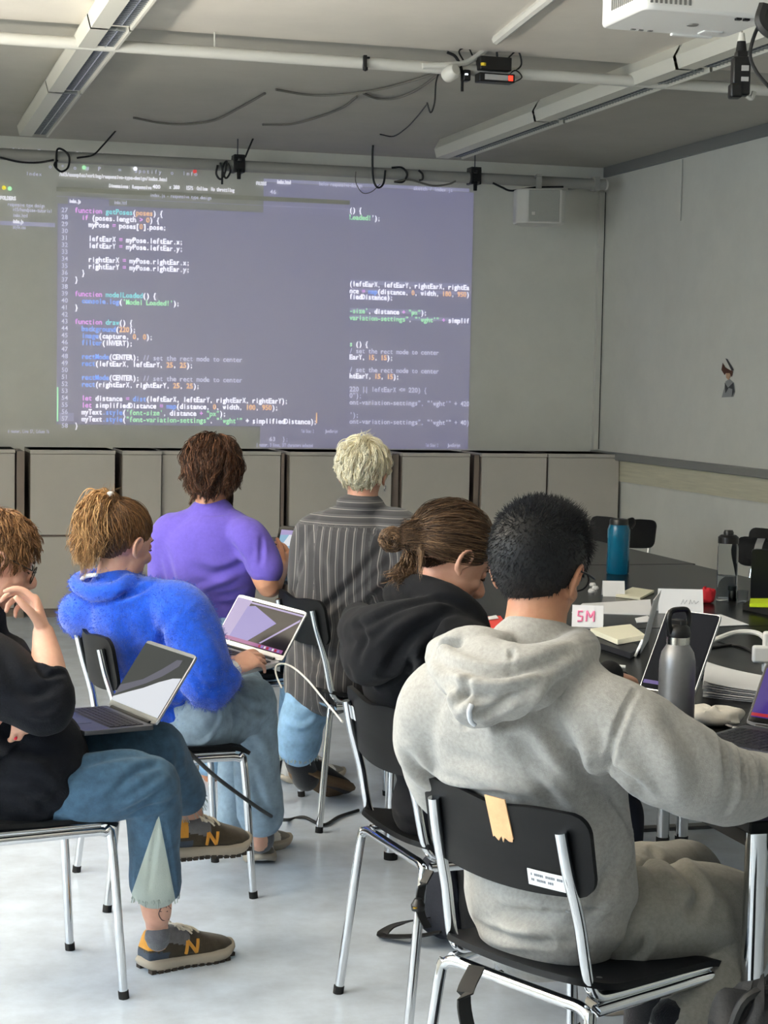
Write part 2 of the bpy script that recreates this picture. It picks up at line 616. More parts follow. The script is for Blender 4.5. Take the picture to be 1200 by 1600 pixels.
# ------------------------------------------------------------------ gadget cluster on the front pipe
defm('red_led', (255, 60, 40), emit=(255, 45, 30), estr=3.0)
defm('white_led', (240, 245, 250), emit=(235, 245, 255), estr=1.6)
defm('yellow_knob', (216, 186, 40), .5)
defm('label_grey', (170, 168, 166), .5)
g0 = aty(757, 112, YP)
e = empty('signal_converter', tuple(g0), 0, 'black electronic box with red light strapped to the front pipe', 'device')
k = YP / FPX * 1.04
MB().box((.03, -.04, .028), (.150, .07, .060)).build('box', 'black_plastic', e, bevel=.004)
MB().box((.035, -.045, -.036), (.170, .07, .040)).build('lower_box', 'black_plastic', e, bevel=.004)
MB().box((.030, -.082, -.036), (.110, .004, .024)).build('label_strip', 'label_grey', e, smooth=False)
MB().box((.098, -.083, -.036), (.022, .006, .024)).build('red_light', 'red_led', e, smooth=False, bevel=.003)
MB().lathe([(0, .0), (.012, 0), (.012, .012), (0, .012)], (-.035, -.085, .012), 14).build('knob', 'yellow_knob', e)
MB().box((-.10, -.03, -.03), (.035, .05, .05)).build('camera', 'black_plastic', e, bevel=.006)
MB().lathe([(0, 0), (.008, .0), (.008, .006), (0, .006)], (-.105, -.058, -.03), 10).build('white_light', 'white_led', e)
MB().tube([(-.10, 0, .04), (-.13, -.02, .08), (-.09, -.02, .10), (-.06, 0, .07)], .004, 6, smooth=6).build('cable_loop', 'cable_black', e)
MB().tube([(.10, -.02, .06), (.15, -.02, .10), (.17, -.02, .04), (.13, -.02, .0)], .004, 6, smooth=6).build('cable_loop', 'cable_black', e)
MB().tube([(.11, -.02, -.01), (.14, -.03, .01), (.17, -.03, -.02), (.12, -.03, -.05)], .003, 6, smooth=6).build('cable_loop', 'cable_black', e)
MB().tube([(.06, 0, .06), (.055, 0, .14), (.07, .01, .19)], .005, 6, smooth=5).build('cable_tie', 'cable_black', e)
MB().tube([(-.19, -.03, .07), (-.15, -.035, .05), (-.12, -.035, -.01), (-.115, -.03, -.10)], .007, 6, smooth=6).build('strap', 'black_matte', e)
# bare spot lamp socket beside it
g1 = aty(697, 119, YP - .03)
e = empty('spot_socket', tuple(g1), 0, 'small white round socket hanging left of the red-lit box', 'socket')
b = MB()
MBv = [(.03, 0), (.034, .01), (.036, .05), (.024, .07), (.0, .07)]
b.lathe([(.012, .02), (.026, .0)] + MBv, (0, 0, 0), 18)
o = b.build('shell', 'pipe_white', e)
o.rotation_euler = (math.radians(60), math.radians(50), 0)
o2 = MB().lathe([(0, .0), (.02, .0), (.02, .03), (0, .03)], (0, 0, -.004), 14).build('bulb_hole', 'black_matte', e)
o2.rotation_euler = (math.radians(60), math.radians(50), 0)
# white cable duct along the ceiling
pts = [aty(660, 103, YP - .03), aty(705, 101, YP - .04), aty(735, 95, YP - .02), aty(776, 63, YP - .02)]
pts2 = [atz(776, 62, ZC - .02), atz(826, 22, ZC - .02), atz(905, -40, ZC - .02)]
o = MB().tube(list(pts) + [pts2[0]],   .014, 8, smooth=5).tube(pts2, .022, 8, smooth=4).build('cable_duct', 'pipe_white')
tag(o, 'white cable duct running along the ceiling into the red-lit box', 'cable duct')
# small microphone clip on the pipe
g = aty(570, 98, YP - .03)
e = empty('pipe_clip', tuple(g), 0, 'tiny black clip on the front pipe, above the draped cables', 'clip')
MB().box((0, 0, .005), (.016, .02, .055)).box((.006, -.004, .022), (.03, .014, .008)).build('clip', 'black_plastic', e, bevel=.002)
MB().lathe([(0, -.012), (.012, -.006), (.012, .006), (0, .012)], (0, -.01, -.028), 12).build('tip', 'black_matte', e)
# black socket block hanging at the right
g = aty(1157, 116, 5.5)
e = empty('socket_block', tuple(g), math.radians(-15), 'black socket block with white plug hanging at upper right', 'socket')
e.scale = (.78, .78, .78)
b = MB().box((0, 0, -.01), (.075, .06, .16)).box((-.02, -.0, -.07), (.05, .07, .06)).box((.0, 0, .075), (.05, .05, .04))
b.build('block', 'black_plastic', e, bevel=.008)
MB().box((.012, -.034, .02), (.030, .006, .022)).box((.012, -.034, -.025), (.030, .006, .018)).build('sockets', 'label_grey', e, smooth=False)
MB().tube([(0, 0, .09), (0, 0, .135)], [.024, .020, .018], 12).build('plug_neck', 'black_matte', e)
MB().tube([(0, 0, .130), (0, 0, .17)], [.018, .020, .012], 12).build('white_plug', 'pipe_white', e)
MB().tube([(0, 0, .16), (0, 0, (ZC - g[2]) / .78)], .004, 6).build('cord', 'cable_grey', e)
MB().tube([(.03, 0, -.09), (.05, 0, -.10), (.06, 0, -.07)], .010, 8, smooth=4).build('hook', 'pipe_grey', e)
g = MB().tube([at(1192, 30, 5.2), at(1180, 52, 5.2), at(1172, 85, 5.2), at(1182, 112, 5.2), at(1205, 140, 5.2)], .0055, 8, smooth=6).build('hanging_cable', 'cable_black')
tag(g, 'black cable bowing down from the projector at the right edge', 'cable')
g = MB().tube([at(1196, 8, 5.0), at(1190, 30, 5.0), at(1198, 45, 5.0), at(1215, 55, 5.0)], .02, 8, smooth=6).build('cable_bundle', 'cable_black')
tag(g, 'thick black cable bundle at the very top right corner', 'cable')


# ------------------------------------------------------------------ cables draped on the ceiling
def ccable(name, pts, label, r=.007, m='cable_grey', z=ZC - .012, dep=None):
    P = [atz(x, y, z) if dep is None else aty(x, y, dep) for x, y in pts]
    o = MB().tube(P, r, 6, smooth=6).build(name, m)
    tag(o, label, 'cable', 'cables on the ceiling')


ccable('ceiling_cable', [(209, 184), (250, 192), (290, 194), (335, 188), (375, 168), (414, 146)], 'grey cable draped on the ceiling left, bowing from under the lamp')
ccable('ceiling_cable', [(431, 140), (480, 148), (530, 148), (590, 140), (640, 127), (690, 111)], 'grey cable on the ceiling running up to the white round socket')
ccable('ceiling_cable', [(410, 195), (455, 194), (500, 182), (535, 168), (558, 151)], 'short grey cable on the ceiling above the left clamp')
ccable('ceiling_cable', [(568, 146), (590, 154), (620, 153), (655, 138), (690, 112)], 'lower bowing cable on the ceiling below the white round socket')
ccable('ceiling_cable', [(594, 210), (615, 213), (635, 200), (652, 182), (667, 163)], 'thin black cable on the ceiling between pipe and right lamp', .004, 'cable_black')
ccable('ceiling_cable', [(667, 160), (673, 176), (679, 160), (681, 130), (686, 112)], 'thin black cable dropping from the front pipe with a kink', .004, 'cable_black', dep=YP + .3)
ccable('ceiling_cable', [(192, 190), (180, 205), (160, 228), (145, 242), (120, 247)], 'dark cable going from the ceiling down to the far left pipe', .006, 'cable_black', dep=YQ - .05)
ccable('ceiling_cable', [(402, 202), (393, 222), (383, 246)], 'short dark cable from the ceiling down to the left clamp', .006, 'cable_black', dep=YQ - .05)
for pts, lab in (([(0, 246), (30, 253), (60, 254), (84, 250)], 'black cable lying along the pipe at the far left'),
                 ([(88, 262), (89, 235), (98, 234), (108, 245), (106, 262), (95, 268), (85, 258), (90, 250)], 'black cable loop tied at the left end of the pipe'),
                 ([(340, 258), (338, 272), (345, 280), (352, 268), (354, 252), (348, 262), (347, 288)], 'tangle of black cable left of the left clamp'),
                 ([(356, 255), (360, 268), (352, 278), (344, 254)], 'second small black cable curl left of the left clamp'),
                 ([(584, 217), (582, 240), (583, 278), (590, 293), (599, 287), (602, 266)], 'thin black cable hanging in a hook over the middle of the pipe'),
                 ([(556, 268), (556, 285), (566, 301), (580, 300), (594, 288)], 'faint grey thread hanging below the middle of the pipe'),
                 ([(612, 262), (628, 262), (636, 272), (630, 284), (616, 284)], 'coiled cable wrapped round the pipe right of the middle'),
                 ([(654, 266), (660, 272), (660, 280), (655, 282)], 'narrow cable band wrapped round the pipe'),
                 ([(616, 284), (640, 281), (675, 290), (700, 288), (712, 283)], 'grey cable sagging below the pipe beside the right clamp'),
                 ([(770, 286), (785, 293), (800, 298), (835, 293), (880, 292)], 'black cable running along the pipe to the loudspeaker')):
    th = 'thread' in lab
    P = [aty(x, y, YQ - .055) for x, y in pts]
    o = MB().tube(P, .003 if th else .007, 6, smooth=6).build('pipe_cable', 'cable_grey' if th or 'sagging' in lab else 'cable_black')
    tag(o, lab, 'cable', 'cables on the thick pipe')
# ------------------------------------------------------------------ projected desktop on the back wall
YW = YB - 0.004


def emat(name, base, emit, s):
    M[name] = mat(name, base, 0.9, emit=emit, estr=s)


ES = 1.0
emat('pj_panel', (210, 209, 202), (92, 82, 170), .36)
emat('pj_panel_back', (210, 209, 202), (96, 87, 170), .38)
emat('pj_tab', (210, 209, 202), (140, 138, 190), .5)
emat('pj_select', (210, 209, 202), (130, 128, 190), .5)
emat('pj_olive', (200, 199, 185), (70, 70, 40), .08)
emat('pj_white', (235, 235, 235), (240, 240, 255), 1.25)
emat('pj_dim', (190, 190, 200), (200, 200, 225), .85)
emat('pj_pink', (205, 150, 205), (225, 160, 235), .95)
emat('pj_blue', (140, 165, 220), (130, 170, 255), .95)
emat('pj_teal', (140, 200, 200), (140, 225, 230), .9)
emat('pj_green', (160, 210, 170), (170, 240, 180), .95)
emat('pj_orange', (220, 180, 140), (245, 190, 140), .95)
emat('pj_red', (220, 90, 90), (230, 80, 80), .60)
emat('pj_yellow', (230, 220, 90), (235, 215, 60), .8)
PJM = ['pj_white', 'pj_dim', 'pj_pink', 'pj_blue', 'pj_teal', 'pj_green', 'pj_orange', 'pj_red', 'pj_yellow']
CODE = dict(w=0, d=1, p=2, b=3, t=4, g=5, o=6, r=7, y=8)
pj = empty('projected_image', (2.2, YW, 1.5), 0, 'projected purple code editor screen filling the back wall', 'projection')


def W2(px, py, lift):
    p = aty(px, py, YW)
    return (p[0] - 2.2, -lift, p[2] - 1.5)


def pquad(name, tl, br, m, lift=0.0, tr=None, bl=None):
    a, c = W2(*tl, lift), W2(*br, lift)
    x0, x1, z0, z1 = a[0], c[0], c[2], a[2]
    o = MB().box(((x0 + x1) / 2, a[1], (z0 + z1) / 2), (x1 - x0, .002, z1 - z0)).build(name, m, pj, smooth=False)
    return o


pquad('editor_window_back', (412, 285), (731, 702), 'pj_panel_back', .002)
pquad('tab_bar', (412, 279), (733, 300), 'pj_tab', .004)
pquad('editor_window', (90, 318), (543, 668), 'pj_panel', .007)
pquad('tab_bar', (88, 307), (546, 327), 'pj_tab', .009)
pquad('title_bar', (88, 292), (546, 320), 'pj_olive', .0085)
pquad('active_tab', (106, 309), (170, 323), 'pj_panel', .0105)
pquad('active_row', (93, 645), (115, 658), 'pj_select', .0095)
pquad('change_marker', (89, 605), (90.5, 658), 'pj_green', .0095)
pquad('text_cursor', (493.6, 645), (494.6, 661), 'pj_orange', .0095)
pquad('file_row', (0, 345), (86, 355), 'pj_select', .002)
for (x0, y0, x1, y1) in ((545, 437, 731, 450), (545, 450, 731, 461), (545, 460, 612, 470), (545, 481, 664, 491), (545, 492, 731, 503)):
    pquad('selected_text', (x0, y0), (x1, y1), 'pj_select', .004)

GL = {}


def glyph(ch):
    if ch not in GL:
        cu = bpy.data.curves.new('g', 'FONT')
        cu.body = ch
        cu.resolution_u = 2
        cu.offset = .007
        o = bpy.data.objects.new('g', cu)
        COL.objects.link(o)
        bpy.context.view_layer.update()
        me = bpy.data.meshes.new_from_object(o)
        V = np.array([tuple(v.co) for v in me.vertices]).reshape(-1, 3)
        F = [tuple(p.vertices) for p in me.polygons]
        bpy.data.objects.remove(o)
        bpy.data.curves.remove(cu)
        bpy.data.meshes.remove(me)
        GL[ch] = (V, F)
    return GL[ch]


def code_line(px, py, spans, cw=5.32, size=11.5, lift=.011, name='code_text', slope=0.0):
    """spans: 'c:text' pieces, c = colour letter; px,py = left end of the base line in the photo"""
    a = W2(px, py, lift)
    s = (W2(px + 100, py, 0)[0] - W2(px, py, 0)[0]) / 100
    adv = cw * s
    h = size * s
    b = MB()
    k = 0
    for sp in spans:
        c, t = sp[0], sp[2:]
        for ch in t:
            if ch != ' ':
                V, F = glyph(ch)
                if len(V):
                    wd = V[:, 0].max() - V[:, 0].min()
                    sc = min(h * 1.0, adv * .92 / max(wd, .05)) if wd * h > adv * .92 else h * 1.0
                    x0 = a[0] + (k + .5) * adv - (V[:, 0].max() + V[:, 0].min()) / 2 * sc
                    Q = [(x0 + p[0] * sc, a[1], a[2] + p[1] * h + (k * adv) * slope) for p in V]
                    b.add(Q, F, CODE[c])
            k += 1
    if b.v:
        b.build(name, PJM, pj, smooth=False)


rows = {
    27: ['p:function ', 't:getPoses', 'w:(', 'o:poses', 'w:) {'],
    28: ['w:  ', 'p:if ', 'w:(poses.length ', 'p:> ', 'o:0', 'w:) {'],
    29: ['w:    myPose ', 'p:= ', 'w:poses[', 'o:0', 'w:].pose;'],
    31: ['w:    leftEarX ', 'p:= ', 'w:myPose.leftEar.x;'],
    32: ['w:    leftEarY ', 'p:= ', 'w:myPose.leftEar.y;'],
    34: ['w:    rightEarX ', 'p:= ', 'w:myPose.rightEar.x;'],
    35: ['w:    rightEarY ', 'p:= ', 'w:myPose.rightEar.y;'],
    36: ['w:  }'], 37: ['w:}'],
    39: ['p:function ', 't:modelLoaded', 'w:() {'],
    40: ['w:  ', 'b:console.log', 'w:(', "g:'Model Loaded!'", 'w:);'],
    41: ['w:}'],
    43: ['p:function ', 't:draw', 'w:() {'],
    44: ['w:  ', 'b:background', 'w:(', 'o:220', 'w:);'],
    45: ['w:  ', 'b:image', 'w:(capture, ', 'o:0', 'w:, ', 'o:0', 'w:);'],
    46: ['w:  ', 'b:filter', 'w:(INVERT);'],
    48: ['w:  ', 'b:rectMode', 'w:(CENTER); ', 'd:// set the rect mode to center'],
    49: ['w:  ', 'b:rect', 'w:(leftEarX, leftEarY, ', 'o:25', 'w:, ', 'o:25', 'w:);'],
    51: ['w:  ', 'b:rectMode', 'w:(CENTER); ', 'd:// set the rect mode to center'],
    52: ['w:  ', 'b:rect', 'w:(rightEarX, rightEarY, ', 'o:25', 'w:, ', 'o:25', 'w:);'],
    54: ['w:  ', 'p:let ', 'w:distance ', 'p:= ', 'b:dist', 'w:(leftEarX, leftEarY, rightEarX, rightEarY);'],
    55: ['w:  ', 'p:let ', 'w:simplifiedDistance ', 'p:= ', 'b:map', 'w:(distance, ', 'o:0', 'w:, width, ', 'o:100', 'w:, ', 'o:950', 'w:);'],
    56: ['w:  myText', 'b:.style', "w:(", "g:'font-size'", 'w:, distance ', 'p:+ ', 'g:"px"', 'w:);'],
    57: ['w:  myText', 'b:.style', "w:(", 'g:"font-variation-settings"', "w:, ", "g:\"'wght'\"", 'w: + simplifiedDistance);'],
    58: ['w:}'],
}
for n in range(27, 59):
    py = 331.5 + (n - 27) * 10.86
    code_line(95.5, py, ['d:%d' % n], 5.2, 10, name='line_number')
    if n in rows:
        code_line(116.5, py + .8, rows[n])
for (py, sp) in ((332, ['w:() {']), (343, ['g:Loaded!', "w:');"]), (447, ['w:(leftEarX, leftEarY, rightEarX, rightEa']),
                 (458, ['w:nce ', 'p:= ', 'b:map', 'w:(distance, ', 'o:0', 'w:, width, ', 'o:180', 'w:, ', 'o:950', 'w:)']),
                 (467, ['w:fiedDistance);']), (489, ["g:-size'", 'w:, distance ', 'p:+ ', 'g:"px"', 'w:);']),
                 (500, ['g:variation-settings"', 'w:, ', "g:\"'wght'\"", 'p: + ', 'w:simplif']),
                 (541, ['g:s ', 'w:() {']), (551.5, ['d:/ set the rect mode to center']), (561.5, ['w:EarY, ', 'o:15', 'w:, ', 'o:15', 'w:);']),
                 (581, ['d:/ set the rect mode to center']), (591, ['w:htEarY, ', 'o:15', 'w:, ', 'o:15', 'w:);']),
                 (611.5, ['d:220 || leftEarX <= 220) {']), (621.5, ["d:0\");"]), (632, ["d:ont-variation-settings\", \"'wght'\" + 420"]),
                 (652, ["d:');"]), (662, ["d:ont-variation-settings\", \"'wght'\" + 40)"])):
    code_line(545.5, py, sp, 4.85, 10.5, .008)
# menus, tabs and side bar: small text as in the photo
for (px, py, t, cw, sz) in ((18, 238, 'w:Sublime Text  File  Edit  Selection  Find  View  Goto', 5.0, 9), (75, 263, 'd:o  *  o  #  P    =   Spotify  o  Info', 6.4, 9),
                            (40, 274, 'd:Index', 5, 8), (92, 275, 'w:/ml5/examples/working/responsive-type-design/index.html', 3.1, 8),
                            (170, 293, 'w:Dimensions: Responsive', 3.0, 8), (238, 294.5, 'w:400', 4, 8), (264, 295, 'w:x 300', 3.2, 8), (290, 296.5, 'w:157%  Online  No throttling', 2.8, 8),
                            (234, 307.5, 'd:index.js - responsive type design', 2.9, 7.5), (0, 312, 'w:FOLDERS', 3.5, 8), (12, 322, 'd:responsive type design', 2.6, 8),
                            (20, 330, 'd:ml5/handpose-tutorial', 2.9, 8), (20, 339, 'd:index.html', 2.3, 8), (20, 348.5, 'w:index.js', 2.0, 8), (20, 357.5, 'd:style.css', 2.2, 8),
                            (108, 317, 'w:index.js', 2.2, 8), (178, 319, 'd:index.html', 2.0, 8), (12, 676, 'd:# master, Line 57, Column 76', 2.3, 7.5), (470, 676, 'd:Tab Size: 2', 1.8, 7),
                            (507, 676, 'd:JavaScript', 2, 7), (400, 697.5, 'd:@ master, 3 lines, 377 characters selected', 2.1, 7.5), (664, 698, 'd:Tab Size: 2', 1.8, 7), (698, 698, 'd:JavaScript', 2, 7),
                            (420, 689, 'd:63  };', 5, 9), (432, 287, 'w:index.html', 2.2, 8), (498, 290, 'd:below responsive-design', 2.9, 8), (645, 297, 'd:sketch / index.js', 3.6, 8), (421, 303, 'd:46', 5, 9), (400, 289, 'w:FOLDERS', 2.2, 7)):
    code_line(px, py, [t], cw, sz, .013, name='menu_text', slope=-.003)
for (x, y, m) in ((6, 293.5, 'pj_yellow'), (15, 295, 'pj_green'), (304, 268, 'pj_red'), (131, 262, 'pj_green'), (211, 264, 'pj_white')):
    p = W2(x, y, .010)
    o = MB().lathe([(0, 0), (.013, 0), (.013, .003), (0, .003)], (0, 0, 0), 16).build('round_icon', m, pj, (p[0], p[1], p[2]))
    o.rotation_euler = (math.pi / 2, 0, 0)
# ------------------------------------------------------------------ chairs
defm('chair_black', (13, 14, 16), 0.50, spec=.18, var=.12, vscale=20)
defm('rubber', (20, 20, 20), 0.8)
defm('tan_tape', (214, 170, 126), 0.7, var=.08, vscale=22)
defm('sticker_white', (232, 235, 238), 0.5)
defm('sticker_print', (120, 124, 132), 0.6)
defm('bolt', (170, 170, 172), .3, metal=1)


def make_chair(label, group='black stacking chairs with chrome legs', loc=(0, 0, 0), rz=0):
    e = empty('stacking_chair', loc, rz, label, 'chair', group)
    # seat: slightly dished plywood
    def seat(u, v):
        x, y = rounded(u, v, .41, .42, .07)
        t = (y + .21) / .42
        z = .452 + .022 * max(0, .28 - t) ** 2 * 12 - .030 * max(0, t - .80) ** 2 * 25 + .012 * (abs(x) / .2) ** 2 * (1 - t)
        return (x, y + .0, z)
    MB().grid(seat, 22, 22, .012).build('seat', 'chair_black', e)
    def back(u, v):
        x, z = rounded(u, v, .43, .150, .035)
        yy = -.240 - .06 * (z / .165) * .5
        yy += .55 * x * x
        dip = -.012 * math.exp(-(x / .07) ** 2) if z > .02 else 0
        bow = -.016 * (1 - (x / .21) ** 2) if z < -.03 else 0
        return (x, yy, .716 + z + dip * (z / .08) + bow)
    MB().grid(back, 26, 14, .011).build('backrest', 'chair_black', e)
    for s in (-1, 1):
        u = MB().tube([(s * .166, -.250, .757), (s * .170, -.235, .69), (s * .174, -.217, .63), (s * .176, -.203, .58), (s * .178, -.191, .52),
                       (s * .179, -.180, .475), (s * .180, -.160, .448), (s * .181, -.125, .441), (s * .183, .0, .440), (s * .184, .15, .440)], .0115, 12, smooth=4)
        u.build('back_upright', 'chrome', e)
        l = MB().tube([(s * .12, -.185, .427), (s * .165, -.186, .427), (s * .190, -.189, .415), (s * .198, -.196, .38), (s * .222, -.236, .006)], .0115, 12, smooth=4)
        lo = l.build('leg', 'chrome', e)
        MB().tube([(s * .2215, -.235, .02), (s * .2228, -.237, 0.0)], .0135, 12).build('rubber_foot', 'rubber', lo)
        l = MB().tube([(s * .190, -.17, .424), (s * .192, .0, .424), (s * .193, .12, .424), (s * .195, .160, .420), (s * .197, .178, .39), (s * .212, .206, .006)], .0115, 12, smooth=4)
        lo = l.build('leg', 'chrome', e)
        MB().tube([(s * .2115, .205, .02), (s * .2125, .207, 0.0)], .0135, 12).build('rubber_foot', 'rubber', lo)
        MB().lathe([(0, 0), (.007, .0), (.006, .004), (0, .005)], (s * .15, -.12, .461), 10).build('bolt', 'bolt', e)
    MB().tube([(-.125, -.185, .427), (.125, -.185, .427)], .0115, 12).build('crossbar', 'chrome', e)
    return e


# (mid of rear seat edge, facing angle from +x)
CH = {}


def place_chair(key, cx, cy, ang, label, src=None):
    e = make_chair(label) if src is None else copy_tree(src)
    e.location = (cx, cy, 0)
    e.rotation_euler = (0, 0, math.radians(ang - 90))
    e['label'] = label
    CH[key] = e
    return e


proto = place_chair('G', 1.335, 3.215, 25, 'black chair with tan tape on its backrest, under the person in the grey hoodie')
a = math.radians(5)
place_chair('K', 1.405, 4.16, 6, 'black chair under the person in the black hoodie, small white sticker on its back', proto)
place_chair('L', .37, 4.60, 12, 'black chair cut by the left photo edge, under the person in dark jumper', proto)
place_chair('B', .885, 5.42, 5, 'black chair under the woman in the blue sweater', proto)
place_chair('P', 1.30, 6.64, 14, 'black chair under the person in the purple t-shirt', proto)
place_chair('W', 1.69, 6.20, 8, 'black chair under the blond person in the striped shirt', proto)
place_chair('F', 3.92, 9.35, 215, 'empty black chair beyond the blue bottle, at the far table edge', proto)
place_chair('H', 4.45, 8.55, 205, 'black chair behind the clear bottle at the right photo edge', proto)
for k in ('F', 'H'):
    pass
# tape and stickers belong to their chairs
e = CH['G']


def backpt(x, z, off=.0085):
    yy = -.240 - .06 * ((z - .716) / .150) * .5 + .55 * x * x
    return (x, yy - off, z)


b = MB()
b.grid(lambda u, v: backpt(.012 + (u - .5) * .052 + .010 * (1 - v) + (.003 * math.sin(37 * u) if v < .08 else 0), .715 + .078 * v - (.006 * math.sin(29 * u) if v < .05 else 0), .0075), 8, 12, .0025)
b.build('tan_tape', 'tan_tape', e)
b = MB()
b.grid(lambda u, v: backpt(.118 + (u - .5) * .084, .657 + .030 * (v - .5) - .0, .0112), 6, 3, .0015)
st = b.build('label_sticker', 'sticker_white', e)
b = MB()
for r, (zz, n) in enumerate(((.663, 17), (.653, 12))):
    x = .084
    for q in range(n):
        w = .0024 + .0012 * ((q * 7 + r * 3) % 3) / 2
        if (q * 5 + r) % 6 != 5:
            b.grid(lambda u, v, x=x, w=w, zz=zz: backpt(x + w * u, zz + .0045 * (v - .5), .0124), 1, 1, .0006)
        x += w + .0012
b.build('label_print', 'sticker_print', st)
b = MB()
b.grid(lambda u, v: backpt(-.165 + (u - .5) * .055, .728 + .034 * (v - .5), .0074), 5, 3, .0015)
b.build('white_sticker', 'sticker_white', CH['K'])

# ------------------------------------------------------------------ tables
defm('table_black', (20, 20, 19), 0.26, spec=.12, var=.10, vscale=3, bump=.03, bscale=300)
defm('table_edge', (18, 18, 18), 0.5)
TZ = .73


def table(x0, x1, y0, y1, label, legs):
    e = empty('table', ((x0 + x1) / 2, (y0 + y1) / 2, 0), 0, label, 'table', 'black tables pushed together')
    cx, cy = (x0 + x1) / 2, (y0 + y1) / 2
    MB().box((0, 0, TZ - .0125), (x1 - x0 - .004, y1 - y0 - .004, .025)).build('tabletop', 'table_black', e, smooth=False, bevel=.003)
    g = MB()
    ins = .045
    g.box((0, y0 - cy + ins, TZ - .045), (x1 - x0 - .1, .03, .04)).box((0, y1 - cy - ins, TZ - .045), (x1 - x0 - .1, .03, .04))
    g.box((x0 - cx + ins, 0, TZ - .045), (.03, y1 - y0 - .1, .04)).box((x1 - cx - ins, 0, TZ - .045), (.03, y1 - y0 - .1, .04))
    g.build('under_frame', 'table_edge', e, smooth=False)
    for (sx, sy) in legs:
        lx = (x0 + .032 - cx) if sx < 0 else (x1 - .032 - cx)
        ly = (y0 + .032 - cy) if sy < 0 else (y1 - .032 - cy)
        lo = MB().tube([(lx, ly, TZ - .025), (lx, ly, .02)], .0215, 16).build('leg', 'chrome', e)
        MB().tube([(lx, ly, .025), (lx, ly, 0)], .0225, 16).build('leveller', 'rubber', lo)


A4 = [(-1, -1), (-1, 1), (1, -1), (1, 1)]
table(1.60, 2.62, 3.06, 5.60, 'black table under the steel bottle, nearest the camera', A4)
table(2.625, 3.64, 3.06, 5.60, 'black table at the right edge, behind the nearest table', A4)
table(2.08, 3.64, 5.605, 7.60, 'black table under the clear bottle, the blue bottle and the paper name cards', A4)
table(1.84, 3.66, 7.605, 9.10, 'farthest black table, behind the blue bottle', A4)

# ------------------------------------------------------------------ bottles
defm('blue_plastic', (20, 130, 175), 0.12, trans=.55, ior=1.4)
defm('blue_water', (24, 120, 170), 0.05, trans=.9, ior=1.33)
defm('clear_plastic', (248, 250, 250), 0.0, trans=1.0, ior=1.08)
defm('bottle_steel', (128, 128, 130), 0.38, metal=.55, var=.03, vscale=40)
defm('steel_ring', (220, 218, 212), .22, metal=1)

p = atz(965, 896, TZ)
s = np.dot(p - CAMPOS, CF) / FPX     # metres per pixel there
e = empty('blue_bottle', tuple(p), 0, 'translucent blue water bottle with black lid on the far tables', 'bottle')
R0 = 17.5 * s
H0 = 78 * s
b = MB().lathe([(0, .004), (R0 * .92, 0), (R0, .006), (R0 * 1.0, H0 * .3), (R0 * .97, H0 * .5), (R0, H0 * .7), (R0, H0 * .88), (R0 * .86, H0 * .97), (R0 * .8, H0)], n=36)
b.build('body', 'blue_plastic', e)
MB().lathe([(0, .006), (R0 * .94, .006), (R0 * .94, H0 * .42), (0, H0 * .42)], n=30).build('water', 'blue_water', e)
MB().lathe([(0, H0 - .004), (R0 * .84, H0 - .004), (R0 * .84, H0 + .014), (R0 * .78, H0 + .020), (R0 * .5, H0 + .022), (0, H0 + .022)], n=30).build('lid', 'black_plastic', e)
MB().tube([(R0 * .6, 0, H0 + .012), (R0 * 1.3, 0, H0 + .022), (R0 * 1.5, 0, H0 + .0), (R0 * 1.25, 0, H0 - .02)], .005, 8, smooth=6).build('lid_loop', 'black_plastic', e)

p = atz(1135, 938, TZ)
s = np.dot(p - CAMPOS, CF) / FPX
e = empty('clear_bottle', tuple(p), 0, 'clear see-through drinking bottle with black lid on the table at right', 'bottle')
R0, H0 = 16 * s, 92 * s
MB().lathe([(0, .002), (R0 * .95, 0), (R0, .006), (R0, H0 * .9), (R0 * .85, H0), (R0 * .82, H0), (R0 * .95, H0 * .9), (R0 * .95, .010), (0, .008)], n=36).build('body', 'clear_plastic', e)
MB().lathe([(0, .010), (R0 * .92, .010), (R0 * .92, H0 * .42), (0, H0 * .42)], n=30).build('water', 'clear_plastic', e)
MB().lathe([(0, H0 - .006), (R0 * 1.0, H0 - .006), (R0 * 1.0, H0 + .018), (R0 * .75, H0 + .026), (0, H0 + .026)], n=30).build('lid', 'black_plastic', e)
MB().lathe([(0, H0 + .02), (R0 * .45, H0 + .02), (R0 * .5, H0 + .035), (R0 * .4, H0 + .044), (0, H0 + .044)], n=24).build('spout_cap', 'black_plastic', e)

p = atz(1055, 1150, TZ)
s = np.dot(p - CAMPOS, CF) / FPX
e = empty('steel_bottle', tuple(p), math.radians(20), 'grey steel bottle with black carry-loop lid on the nearest table', 'bottle')
R0, H0 = 28.5 * s, 148 * s
MB().lathe([(0, .002), (R0 * .94, 0), (R0, .005), (R0, H0 * .70), (R0 * .985, H0 * .80), (R0 * .88, H0 * .895), (R0 * .68, H0 * .955), (R0 * .60, H0 * .985)], n=48).build('body', 'bottle_steel', e)
MB().lathe([(R0 * .60, H0 * .975), (R0 * .63, H0 * .98), (R0 * .63, H0 * 1.06), (R0 * .58, H0 * 1.065)], n=40).build('neck_ring', 'steel_ring', e)
b = MB().lathe([(0, H0 * 1.055), (R0 * .66, H0 * 1.055), (R0 * .68, H0 * 1.10), (R0 * .60, H0 * 1.16), (R0 * .40, H0 * 1.19), (0, H0 * 1.19)], n=30)
b.box((0, 0, H0 * 1.17), (R0 * .42, R0 * .8, H0 * .14))
b.build('lid', 'black_plastic', e, bevel=.002)
